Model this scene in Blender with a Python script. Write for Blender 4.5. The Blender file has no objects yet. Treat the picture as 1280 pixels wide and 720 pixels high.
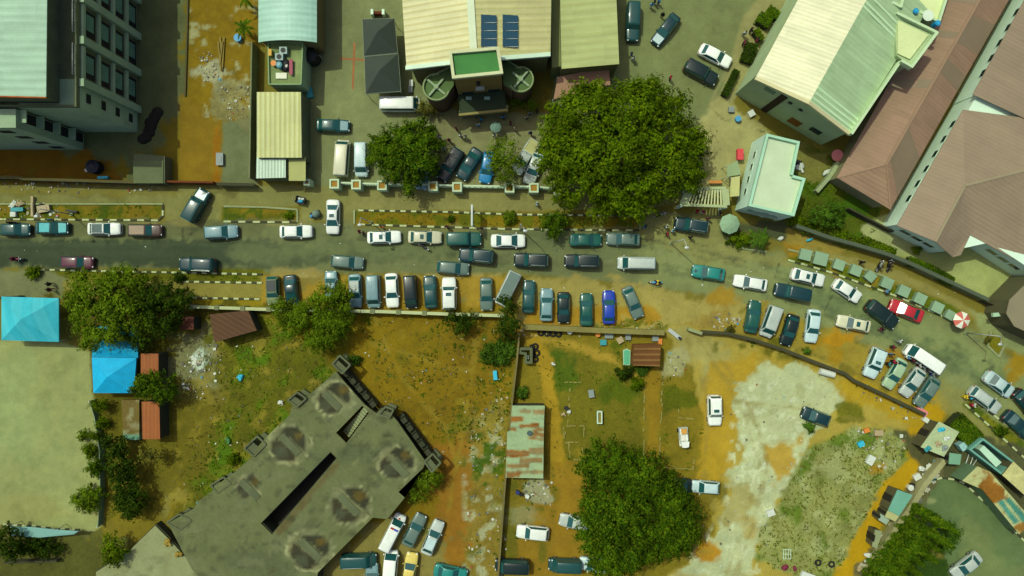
import bpy, bmesh, math, random
import numpy as np
from mathutils import Vector, Matrix
random.seed(7); rng = np.random.default_rng(7)
SC = bpy.context.scene; COL = SC.collection
H = 95.0; S = 9.2                      # camera height, photo pixels (1280 wide) per metre on the ground
R = math.radians
ILL = (1.25, 1.23, 1.13)               # light that falls on a sunlit level surface, used to turn a seen colour into a base colour

def W(px, py, h=0.0):
    k = (1 - h / H) / S
    return Vector(((px - 640) * k, (360 - py) * k, h))
def lin(c):
    c = c / 255.0
    return c / 12.92 if c <= 0.04045 else ((c + 0.055) / 1.055) ** 2.4
def A(r, g, b, k=1.0):
    t = max(0.0, min(1.0, (1 - b / max(r, g) - .42) / .36))          # soils are duller and less blue than bare paving
    f = [lo + (hi - lo) * t for lo, hi in ((.94, .77), (1.05, .87), (.95, .30))]
    return tuple(min(0.85, k * lin(v) * q / i) for v, q, i in zip((r, g, b), f, ILL))

# ---------------------------------------------------------------- materials
MATS = {}
def new_mat(name):
    m = bpy.data.materials.new(name); m.use_nodes = True
    return m, m.node_tree, m.node_tree.nodes['Principled BSDF']
def N(nt, t, **kw):
    n = nt.nodes.new(t)
    for k, v in kw.items(): setattr(n, k, v)
    return n
def math_n(nt, op, a, b=None):
    n = N(nt, 'ShaderNodeMath', operation=op)
    for i, v in enumerate((a, b)):
        if v is None: continue
        if isinstance(v, (int, float)): n.inputs[i].default_value = v
        else: nt.links.new(v, n.inputs[i])
    return n.outputs[0]
def wear(nt, col_socket, amp_f, amp_c, fs=5.0, cs=0.35):
    """multiplies a colour by fine and coarse grain (dust, weathering)"""
    geo = N(nt, 'ShaderNodeNewGeometry')
    out = []
    for sc, amp, det in ((fs, amp_f, 4), (cs, amp_c, 5)):
        t = N(nt, 'ShaderNodeTexNoise'); t.inputs['Scale'].default_value = sc; t.inputs['Detail'].default_value = det
        t.inputs['Roughness'].default_value = 0.6
        nt.links.new(geo.outputs['Position'], t.inputs['Vector'])
        out.append(math_n(nt, 'ADD', math_n(nt, 'MULTIPLY', math_n(nt, 'SUBTRACT', t.outputs['Fac'], 0.5), amp * 2.6), 1.0))
    f = math_n(nt, 'MAXIMUM', math_n(nt, 'MULTIPLY', out[0], out[1]), 0.1)
    mx = N(nt, 'ShaderNodeVectorMath', operation='SCALE')
    nt.links.new(col_socket, mx.inputs[0]); nt.links.new(f, mx.inputs['Scale'])
    return mx.outputs[0]
def mat(name, col, rough=0.8, metal=0.0, amp=(0.12, 0.15), fs=5.0, cs=0.4, spec=0.3):
    if name in MATS: return MATS[name]
    m, nt, b = new_mat(name)
    rgb = N(nt, 'ShaderNodeRGB'); rgb.outputs[0].default_value = (*col, 1)
    nt.links.new(wear(nt, rgb.outputs[0], amp[0], amp[1], fs, cs), b.inputs['Base Color'])
    b.inputs['Roughness'].default_value = rough; b.inputs['Metallic'].default_value = metal
    b.inputs['Specular IOR Level'].default_value = spec
    MATS[name] = m; return m
def sheet_mat(name, c1, c2, angle, period, duty=0.0, rough=0.55, amp=(0.08, 0.14), streak=.45):
    """ribbed roofing: two sheet tones in bands, with raised ribs"""
    m, nt, b = new_mat(name)
    geo = N(nt, 'ShaderNodeNewGeometry'); sep = N(nt, 'ShaderNodeSeparateXYZ'); nt.links.new(geo.outputs['Position'], sep.inputs[0])
    a = R(angle)
    u = math_n(nt, 'ADD', math_n(nt, 'MULTIPLY', sep.outputs[0], math.cos(a) * 2 * math.pi / period), math_n(nt, 'MULTIPLY', sep.outputs[1], math.sin(a) * 2 * math.pi / period))
    s = math_n(nt, 'SINE', u)
    ramp = N(nt, 'ShaderNodeMapRange'); ramp.inputs[1].default_value = duty - 0.25; ramp.inputs[2].default_value = duty + 0.25
    nt.links.new(s, ramp.inputs[0])
    mx = N(nt, 'ShaderNodeMix', data_type='RGBA'); mx.inputs[6].default_value = (*c1, 1); mx.inputs[7].default_value = (*c2, 1)
    nt.links.new(ramp.outputs[0], mx.inputs[0])
    v = math_n(nt, 'ADD', math_n(nt, 'MULTIPLY', sep.outputs[0], -math.sin(a)), math_n(nt, 'MULTIPLY', sep.outputs[1], math.cos(a)))
    un = math_n(nt, 'MULTIPLY', u, period / (2 * math.pi)); cb = N(nt, 'ShaderNodeCombineXYZ')
    nt.links.new(math_n(nt, 'MULTIPLY', un, 1.6), cb.inputs[0]); nt.links.new(math_n(nt, 'MULTIPLY', v, .16), cb.inputs[1])
    tn = N(nt, 'ShaderNodeTexNoise'); tn.inputs['Scale'].default_value = 1.0; tn.inputs['Detail'].default_value = 4; nt.links.new(cb.outputs[0], tn.inputs['Vector'])
    wn = N(nt, 'ShaderNodeTexWhiteNoise'); wn.noise_dimensions = '2D'; c2_ = N(nt, 'ShaderNodeCombineXYZ')      # single sheets weather differently
    nt.links.new(math_n(nt, 'FLOOR', math_n(nt, 'MULTIPLY', un, .9)), c2_.inputs[0]); nt.links.new(math_n(nt, 'FLOOR', math_n(nt, 'MULTIPLY', v, .28)), c2_.inputs[1]); nt.links.new(c2_.outputs[0], wn.inputs['Vector'])
    f = math_n(nt, 'ADD', math_n(nt, 'ADD', math_n(nt, 'MULTIPLY', tn.outputs['Fac'], streak), math_n(nt, 'MULTIPLY', wn.outputs['Value'], streak * .25)), 1 - streak * .625)
    sc_ = N(nt, 'ShaderNodeVectorMath', operation='SCALE'); nt.links.new(mx.outputs[2], sc_.inputs[0]); nt.links.new(f, sc_.inputs['Scale'])
    nt.links.new(wear(nt, sc_.outputs[0], amp[0], amp[1], 3.0, 0.3), b.inputs['Base Color'])
    bp = N(nt, 'ShaderNodeBump'); bp.inputs['Strength'].default_value = 0.35; bp.inputs['Distance'].default_value = 0.04
    nt.links.new(s, bp.inputs['Height']); nt.links.new(bp.outputs[0], b.inputs['Normal'])
    b.inputs['Roughness'].default_value = rough; b.inputs['Specular IOR Level'].default_value = 0.3
    return m
def attr_mat(name, rough=0.9, bump=0.4, fine=(0.16, 0.5)):
    """ground and patchy surfaces: base colour per place comes from the 'Col' attribute, grain from noise, 'Grass' makes it coarser"""
    m, nt, b = new_mat(name)
    at = N(nt, 'ShaderNodeAttribute', attribute_name='Col'); ag = N(nt, 'ShaderNodeAttribute', attribute_name='Grass')
    geo = N(nt, 'ShaderNodeNewGeometry')
    def noise(sc, det, ro=0.65):
        t = N(nt, 'ShaderNodeTexNoise'); t.inputs['Scale'].default_value = sc; t.inputs['Detail'].default_value = det; t.inputs['Roughness'].default_value = ro
        nt.links.new(geo.outputs['Position'], t.inputs['Vector']); return t.outputs['Fac']
    nf, nc, ns = noise(3.2, 5, 0.75), noise(0.45, 6), noise(9.0, 2)
    amp = math_n(nt, 'ADD', math_n(nt, 'MULTIPLY', ag.outputs['Fac'], (fine[1] - fine[0]) * 3), fine[0] * 3)
    f1 = math_n(nt, 'ADD', math_n(nt, 'MULTIPLY', math_n(nt, 'SUBTRACT', nf, 0.5), amp), 1.0)
    f2 = math_n(nt, 'ADD', math_n(nt, 'MULTIPLY', math_n(nt, 'SUBTRACT', nc, 0.5), 0.55), 1.0)
    # scattered pale specks (stones, scraps)
    sp = N(nt, 'ShaderNodeMapRange'); sp.inputs[1].default_value = 0.70; sp.inputs[2].default_value = 0.76; sp.inputs[4].default_value = 0.8
    nt.links.new(ns, sp.inputs[0])
    spk = math_n(nt, 'ADD', math_n(nt, 'MULTIPLY', sp.outputs[0], math_n(nt, 'ADD', ag.outputs['Fac'], 0.12)), 1.0)
    f = math_n(nt, 'MAXIMUM', math_n(nt, 'MULTIPLY', math_n(nt, 'MULTIPLY', f1, f2), spk), 0.15)
    mx = N(nt, 'ShaderNodeVectorMath', operation='SCALE'); nt.links.new(at.outputs['Color'], mx.inputs[0]); nt.links.new(f, mx.inputs['Scale'])
    nt.links.new(mx.outputs[0], b.inputs['Base Color'])
    bp = N(nt, 'ShaderNodeBump'); bp.inputs['Strength'].default_value = bump; bp.inputs['Distance'].default_value = 0.12
    nt.links.new(nf, bp.inputs['Height']); nt.links.new(bp.outputs[0], b.inputs['Normal'])
    b.inputs['Roughness'].default_value = rough; b.inputs['Specular IOR Level'].default_value = 0.15
    return m
def objcol_mat(name, rough, spec=0.5, coat=0.0, amp=(0.05, 0.1)):
    """colour of the object it sits on (obj.color): car paint, cloth"""
    m, nt, b = new_mat(name)
    oi = N(nt, 'ShaderNodeObjectInfo')
    nt.links.new(wear(nt, oi.outputs['Color'], amp[0], amp[1], 6.0, 1.2), b.inputs['Base Color'])
    b.inputs['Roughness'].default_value = rough; b.inputs['Specular IOR Level'].default_value = spec
    b.inputs['Coat Weight'].default_value = coat; b.inputs['Coat Roughness'].default_value = 0.12
    return m
def leaf_mat(name, cols, trans=0.35):
    m, nt, b = new_mat(name)
    geo = N(nt, 'ShaderNodeNewGeometry'); rp = N(nt, 'ShaderNodeValToRGB')
    e = rp.color_ramp.elements
    e[0].position = 0; e[0].color = (*cols[0], 1); e[1].position = 1; e[1].color = (*cols[-1], 1)
    for i, c in enumerate(cols[1:-1]):
        x = e.new((i + 1) / (len(cols) - 1)); x.color = (*c, 1)
    nt.links.new(geo.outputs['Random Per Island'], rp.inputs[0])
    nt.links.new(rp.outputs[0], b.inputs['Base Color'])
    nz = N(nt, 'ShaderNodeTexNoise'); nz.inputs['Scale'].default_value = .42; nz.inputs['Detail'].default_value = 3; nt.links.new(geo.outputs['Position'], nz.inputs['Vector'])   # older and younger boughs
    fz = math_n(nt, 'ADD', math_n(nt, 'MULTIPLY', math_n(nt, 'SUBTRACT', nz.outputs['Fac'], .5), 2.2), .98)
    sz = N(nt, 'ShaderNodeVectorMath', operation='SCALE'); nt.links.new(rp.outputs[0], sz.inputs[0]); nt.links.new(math_n(nt, 'MAXIMUM', fz, .35), sz.inputs['Scale']); nt.links.new(sz.outputs[0], b.inputs['Base Color'])
    b.inputs['Roughness'].default_value = 0.8; b.inputs['Specular IOR Level'].default_value = 0.06
    tr = N(nt, 'ShaderNodeBsdfTranslucent'); nt.links.new(sz.outputs[0], tr.inputs[0])
    ms = N(nt, 'ShaderNodeMixShader'); ms.inputs[0].default_value = trans
    nt.links.new(b.outputs[0], ms.inputs[1]); nt.links.new(tr.outputs[0], ms.inputs[2])
    nt.links.new(ms.outputs[0], nt.nodes['Material Output'].inputs[0])
    return m

PAINT = objcol_mat('car_paint', 0.34, 0.35, 0.3, (.10, .18))
CLOTH = objcol_mat('cloth', 0.9, 0.1)
PLASTIC = objcol_mat('painted_things', 0.55, 0.3)
GLASS = mat('car_glass', (0.012, 0.075, 0.07), 0.12, 0, (0.03, 0.05), spec=0.6)
RUBBER = mat('rubber', (0.012, 0.012, 0.012), 0.85)
RIM = mat('rim_metal', (0.35, 0.36, 0.35), 0.4, 0.6)
DARK = mat('dark_plastic', (0.012, 0.014, 0.014), 0.6)
LAMPW = mat('headlamp_glass', (0.65, 0.7, 0.68), 0.15, 0, (0.03, 0.03), spec=0.6)
LAMPR = mat('tail_lamp', (0.30, 0.012, 0.012), 0.25)
METAL = mat('galvanised_metal', (0.42, 0.46, 0.42), 0.5, 0.3)
WHITEP = mat('white_paint', A(215, 228, 200), 0.6)
SKIN = mat('skin', (0.09, 0.045, 0.025), 0.6)
HAIR = mat('hair', (0.01, 0.008, 0.007), 0.9)
PANE = mat('window_glass', (0.01, 0.03, 0.03), 0.1, spec=0.5)
BARK = mat('bark', (0.09, 0.065, 0.035), 0.95)
WOOD = mat('old_wood', A(150, 125, 65), 0.9)
RUSTY = mat('rusty_metal', A(140, 85, 40), 0.9, amp=(0.25, 0.35))
CONC = mat('raw_concrete', A(98, 100, 70), 0.95, amp=(0.15, 0.3), cs=0.5)
CONCL = mat('pale_concrete', A(150, 152, 108), 0.95, amp=(0.15, 0.25))
ATTR = attr_mat('ground_cover')
ATTRS = attr_mat('patched_sheet', 0.8, 0.3, (0.22, 0.4))
KW = mat('kerb_white', A(190, 190, 140), 0.85, amp=(.25, .35), cs=1.5)
KB = mat('kerb_black', A(66, 66, 44), 0.9, amp=(.25, .35), cs=1.5)

# ---------------------------------------------------------------- mesh builder
def ccw(p):
    a = sum(p[i][0] * p[(i + 1) % len(p)][1] - p[(i + 1) % len(p)][0] * p[i][1] for i in range(len(p)))
    return list(p) if a > 0 else list(p)[::-1]
class MB:
    def __init__(s): s.v = []; s.f = []; s.m = []; s.sm = []
    def add(s, vs, fs, m=0, smooth=False):
        o = len(s.v); s.v += [tuple(v) for v in vs]
        for f in fs: s.f.append(tuple(o + i for i in f)); s.m.append(m); s.sm.append(smooth)
        return s
    def prism(s, pts, z0, z1, m=0, mtop=None):
        p = ccw([(q[0], q[1]) for q in pts]); n = len(p)
        s.add([(x, y, z0) for x, y in p] + [(x, y, z1) for x, y in p], [(i, (i + 1) % n, n + (i + 1) % n, n + i) for i in range(n)] + [tuple(range(n))[::-1]], m)
        s.add([(x, y, z1) for x, y in p], [tuple(range(n))], m if mtop is None else mtop)
        return s
    def box(s, c, size, rz=0.0, m=0, M=None):
        hx, hy, hz = (d / 2 + random.uniform(0, .003) for d in size); ca, sa = math.cos(rz), math.sin(rz)
        vs = []
        for z in (-hz, hz):
            for x, y in ((-hx, -hy), (hx, -hy), (hx, hy), (-hx, hy)):
                v = Vector((c[0] + x * ca - y * sa, c[1] + x * sa + y * ca, c[2] + z)); vs.append(v)
        return s.add(vs, [(3, 2, 1, 0), (4, 5, 6, 7), (0, 1, 5, 4), (1, 2, 6, 5), (2, 3, 7, 6), (3, 0, 4, 7)], m)
    def cyl(s, c, r, h, n=12, r2=None, m=0, smooth=True, axis='z', cap=True):
        r2 = r if r2 is None else r2; vs = []
        for z, rr in ((0, r), (h, r2)):
            for i in range(n):
                a = 2 * math.pi * i / n; x, y = rr * math.cos(a), rr * math.sin(a)
                vs.append((c[0] + x, c[1] + y, c[2] + z) if axis == 'z' else (c[0] + x, c[1] + z, c[2] + y) if axis == 'y' else (c[0] + z, c[1] + x, c[2] + y))
        fl = axis == 'y'
        sd = [(i, (i + 1) % n, n + (i + 1) % n, n + i) for i in range(n)]; cp = [tuple(range(n))[::-1], tuple(range(n, 2 * n))]
        if fl: sd = [f[::-1] for f in sd]; cp = [f[::-1] for f in cp]
        s.add(vs, sd, m, smooth)
        if cap: s.add(vs, cp, m)
        return s
    def tube(s, pts, r, n=6, m=0, r1=None):
        pts = [Vector(p) for p in pts]; rings = []
        for i, p in enumerate(pts):
            d = (pts[min(i + 1, len(pts) - 1)] - pts[max(i - 1, 0)]).normalized()
            u = d.orthogonal().normalized(); w = d.cross(u)
            rr = r if r1 is None else r + (r1 - r) * i / (len(pts) - 1)
            rings.append([p + (u * math.cos(2 * math.pi * k / n) + w * math.sin(2 * math.pi * k / n)) * rr for k in range(n)])
        vs = [v for g in rings for v in g]
        fs = [(i * n + k, i * n + (k + 1) % n, (i + 1) * n + (k + 1) % n, (i + 1) * n + k) for i in range(len(pts) - 1) for k in range(n)]
        fs += [tuple(range(n))[::-1], tuple(range((len(pts) - 1) * n, len(pts) * n))]
        return s.add(vs, fs, m, True)
    def slab(s, q, t, m=0):
        """panel of thickness t whose outer face is the polygon q (counter-clockwise seen from outside)"""
        q = [Vector(p) for p in q]; nn = (q[1] - q[0]).cross(q[-1] - q[0]).normalized(); n = len(q)
        vs = q + [p - nn * t for p in q]
        return s.add(vs, [tuple(range(n)), tuple(range(n, 2 * n))[::-1]] + [(i, n + i, n + (i + 1) % n, (i + 1) % n) for i in range(n)], m)
    def roof(s, q, t, m=0):
        """sloping roof plane: polygon q seen from above, thickened straight down by t"""
        p = [Vector(x) for x in q]
        a = sum(p[i].x * p[(i + 1) % len(p)].y - p[(i + 1) % len(p)].x * p[i].y for i in range(len(p)))
        if a < 0: p = p[::-1]
        n = len(p); vs = p + [Vector((v.x, v.y, v.z - t)) for v in p]
        return s.add(vs, [tuple(range(n)), tuple(range(n, 2 * n))[::-1]] + [(i, n + i, n + (i + 1) % n, (i + 1) % n) for i in range(n)], m)
    def ball(s, c, rad, seg=10, rings=6, m=0, jit=0.0):
        vs = []; 
        for i in range(rings + 1):
            th = math.pi * i / rings
            for k in range(seg):
                a = 2 * math.pi * k / seg; j = 1 + random.uniform(-jit, jit)
                vs.append((c[0] + rad[0] * math.sin(th) * math.cos(a) * j, c[1] + rad[1] * math.sin(th) * math.sin(a) * j, c[2] + rad[2] * math.cos(th) * j))
        fs = [(i * seg + k, (i + 1) * seg + k, (i + 1) * seg + (k + 1) % seg, i * seg + (k + 1) % seg) for i in range(rings) for k in range(seg)]
        return s.add(vs, fs, m, True)
    def mesh(s, name, mats, origin=None):
        me = bpy.data.meshes.new(name); o = origin or (0, 0, 0)
        me.from_pydata([(v[0] - o[0], v[1] - o[1], v[2] - o[2]) for v in s.v], [], s.f)
        for mm in (mats if isinstance(mats, (list, tuple)) else [mats]): me.materials.append(mm)
        me.polygons.foreach_set('material_index', s.m); me.polygons.foreach_set('use_smooth', s.sm)
        me.update(); return me
    def build(s, name, mats, parent=None, color=None, origin=None):
        """parts: vertices are given in world space, the thing's base is their origin"""
        if parent is not None and origin is None: origin = wloc(parent)
        return link(name, s.mesh(name, mats, origin), parent, color, None if parent else origin)
def wloc(o):
    p = Vector(o.location)
    while o.parent: o = o.parent; p += Vector(o.location)
    return p
def link(name, me, parent=None, color=None, loc=None):
    o = bpy.data.objects.new(name, me); COL.objects.link(o)
    if parent is not None: o.parent = parent
    if loc is not None: o.location = loc
    if color is not None: o.color = (*color, 1)
    return o
def tag(o, label, cat, group=None, kind=None):
    o['label'] = label; o['category'] = cat
    if group: o['group'] = group
    o['kind'] = kind or 'thing'
    return o
def thing(name, loc, label, cat, group=None, rz=0.0):
    o = bpy.data.objects.new(name, None); COL.objects.link(o); o.location = loc; o.rotation_euler = (0, 0, rz); o.empty_display_size = 0.3
    return tag(o, label, cat, group)
def single(name, mb, mats, loc, label, cat, group=None, color=None, world=False):
    """a thing that is one mesh, origin at its base"""
    o = link(name, mb.mesh(name, mats, loc if world else None), None, color, loc); return tag(o, label, cat, group)
def centre(pts):
    return Vector((sum(p[0] for p in pts) / len(pts), sum(p[1] for p in pts) / len(pts), 0))

# ---------------------------------------------------------------- value noise and zone painting
_tab = rng.random((256, 256))
def vnoise(x, y):
    xi = np.floor(x).astype(int); yi = np.floor(y).astype(int); fx = x - xi; fy = y - yi
    fx = fx * fx * (3 - 2 * fx); fy = fy * fy * (3 - 2 * fy)
    g = lambda a, b: _tab[a % 256, b % 256]
    return (g(xi, yi) * (1 - fx) + g(xi + 1, yi) * fx) * (1 - fy) + (g(xi, yi + 1) * (1 - fx) + g(xi + 1, yi + 1) * fx) * fy
def fbm(x, y, sc=1.0, oct=4):
    s = 0; a = 0.5
    for o in range(oct): s = s + a * vnoise(x * sc + 17.3 * o, y * sc + 5.1 * o); sc *= 2.03; a *= 0.5
    return s / (1 - 0.5 ** oct)
def sdist(x, y, poly):
    """signed distance (negative inside)"""
    d = np.full(x.shape, 1e9); ins = np.zeros(x.shape, bool); n = len(poly)
    for i in range(n):
        ax, ay = poly[i]; bx, by = poly[(i + 1) % n]
        ex, ey = bx - ax, by - ay; L = ex * ex + ey * ey + 1e-9
        t = np.clip(((x - ax) * ex + (y - ay) * ey) / L, 0, 1)
        d = np.minimum(d, np.hypot(x - ax - t * ex, y - ay - t * ey))
        c = ((ay > y) != (by > y)) & (x < ex * (y - ay) / (ey + (1e-12 if ey == 0 else 0)) + ax)
        ins ^= c
    return np.where(ins, -d, d)
def ldist(x, y, line):
    d = np.full(x.shape, 1e9)
    for (ax, ay), (bx, by) in zip(line[:-1], line[1:]):
        ex, ey = bx - ax, by - ay; L = ex * ex + ey * ey + 1e-9
        t = np.clip(((x - ax) * ex + (y - ay) * ey) / L, 0, 1)
        d = np.minimum(d, np.hypot(x - ax - t * ex, y - ay - t * ey))
    return d
class Painter:
    """base colour of a patchy surface, worked out per vertex from soil/paving zones given in photo pixels on the plane of height h"""
    def __init__(s, x, y, base, h=0.0):
        k = S / (1 - h / H); s.x = x * k + 640; s.y = 360 - y * k
        s.c = np.tile(np.array(base), (len(x), 1)); s.g = np.zeros(len(x))
        s.n3 = fbm(x + 31, y + 77, 1.9, 2) - 0.5
        s.n1 = fbm(x, y, 0.55, 5) - 0.5; s.n2 = fbm(x + 90, y - 40, 0.13, 5) - 0.5
    def _put(s, sd, col, feather, wob, op, grass, mott):
        if feather >= 8: feather *= .6; wob *= 1.5
        a = 0.5 - (sd + s.n1 * wob * 2.2 + s.n3 * min(feather, 8) * 1.1) / feather
        a = np.clip(a, 0, 1); a = a * a * (3 - 2 * a) * op
        c = np.array(col)[None, :] * (1 + mott * (2.4 * (s.n1 + s.n2) + 1.6 * s.n3))[:, None]
        s.c = s.c * (1 - a[:, None]) + np.clip(c, 0.004, 0.9) * a[:, None]
        s.g = s.g * (1 - a) + grass * a
        return a
    def poly(s, pts, col, feather=5, wob=6, op=1.0, grass=0.0, mott=0.12):
        return s._put(sdist(s.x, s.y, pts), col, feather, wob, op, grass, mott)
    def line(s, pts, w, col, feather=5, wob=4, op=1.0, grass=0.0, mott=0.1):
        return s._put(ldist(s.x, s.y, pts) - w / 2, col, feather, wob, op, grass, mott)
    def blob(s, x, y, rx, ry, col, feather=8, wob=8, op=1.0, grass=0.0, mott=0.12):
        r = np.hypot((s.x - x) / rx, (s.y - y) / ry)
        return s._put((r - 1) * min(rx, ry), col, feather, wob, op, grass, mott)
    def patches(s, pts, col, sc, thr, feather, op=1.0, grass=0.5, soft=0.08, seed=0):
        """natural patches (weeds, bare soil) inside a zone"""
        a = np.clip(0.5 - sdist(s.x, s.y, pts) / feather, 0, 1)
        n = fbm(s.x / 9.2 + seed * 13.7, s.y / 9.2 - seed * 7.1, sc, 5)
        b = np.clip((n - thr) / soft, 0, 1) * a * op
        c = np.array(col)[None, :] * (1 + 0.4 * s.n1)[:, None]
        s.c = s.c * (1 - b[:, None]) + c * b[:, None]; s.g = s.g * (1 - b) + grass * b
        return b
def set_attr(me, c, g):
    at = me.attributes.new('Col', 'FLOAT_COLOR', 'POINT')
    at.data.foreach_set('color', np.concatenate([np.clip(c, 0.003, 0.9), np.ones((len(c), 1))], 1).astype(np.float32).ravel())
    me.attributes.new('Grass', 'FLOAT', 'POINT').data.foreach_set('value', np.clip(g, 0, 1).astype(np.float32))
def gridpoly(pts, z0, z1, step=0.35):
    """a prism whose faces are cut into a fine grid, so that its surface can carry patches"""
    bm = bmesh.new(); p = ccw([(q[0], q[1]) for q in pts])
    f = bm.faces.new([bm.verts.new((x, y, z1)) for x, y in p])
    bmesh.ops.triangulate(bm, faces=[f])
    for ax in (0, 1):
        lo, hi = min(q[ax] for q in p), max(q[ax] for q in p); n = int((hi - lo) / step)
        no = (1, 0, 0) if ax == 0 else (0, 1, 0)
        for i in range(1, n + 1):
            co = [0, 0, z1]; co[ax] = lo + (hi - lo) * i / (n + 1)
            bmesh.ops.bisect_plane(bm, geom=bm.verts[:] + bm.edges[:] + bm.faces[:], plane_co=co, plane_no=no)
    if z1 > z0:
        r = bmesh.ops.extrude_face_region(bm, geom=bm.faces[:], use_keep_orig=True)
        for v in [g for g in r['geom'] if isinstance(g, bmesh.types.BMVert)]: v.co.z = z0
    bmesh.ops.recalc_face_normals(bm, faces=bm.faces[:])
    return bm
def painted_obj(name, bm, mat_, base, paint, h, parent=None, origin=(0, 0, 0)):
    me = bpy.data.meshes.new(name); bm.to_mesh(me); bm.free()
    co = np.empty(len(me.vertices) * 3, np.float32); me.vertices.foreach_get('co', co); co = co.reshape(-1, 3)
    P = Painter(co[:, 0].astype(float), co[:, 1].astype(float), base, h); paint(P)
    set_attr(me, P.c, P.g)
    co -= np.array(origin, np.float32); me.vertices.foreach_set('co', co.ravel()); me.materials.append(mat_); me.update()
    return link(name, me, parent, None, None if parent else origin)
# ---------------------------------------------------------------- ground sheet, road, courtyards (one grid, cut by zone, no overlaps)
ROAD_PX = [(-120, 276), (0, 276), (440, 277), (448, 285), (800, 287), (812, 262), (900, 268), (915, 300), (985, 322), (1060, 345), (1130, 376), (1212, 412), (1290, 462), (1400, 540),
           (1400, 640), (1290, 580), (1203, 512), (1175, 498), (1085, 430), (1000, 398), (900, 372), (800, 356), (650, 343), (330, 342), (300, 337), (-120, 336)]
SERVICE_PX = [(-120, 232), (420, 232), (900, 240), (812, 262), (800, 262), (448, 262), (440, 277), (376, 277), (376, 258), (276, 258), (276, 276), (206, 276), (206, 255), (-120, 255)]
COURT_W_PX = [(-120, 425), (72, 425), (112, 440), (118, 520), (128, 560), (130, 655), (118, 664), (0, 656), (-120, 650)]
COURT_SE_PX = [(1160, 602), (1178, 597), (1200, 602), (1236, 632), (1275, 672), (1330, 720), (1330, 800), (1190, 800), (1180, 690), (1135, 632)]
COMPOUND_PX = [(380, -80), (960, -80), (960, 20), (905, 120), (918, 240), (880, 240), (380, 226)]
LOT_E_PX = [(1130, 285), (1320, 285), (1320, 400), (1265, 395), (1190, 355), (1100, 308)]

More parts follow.
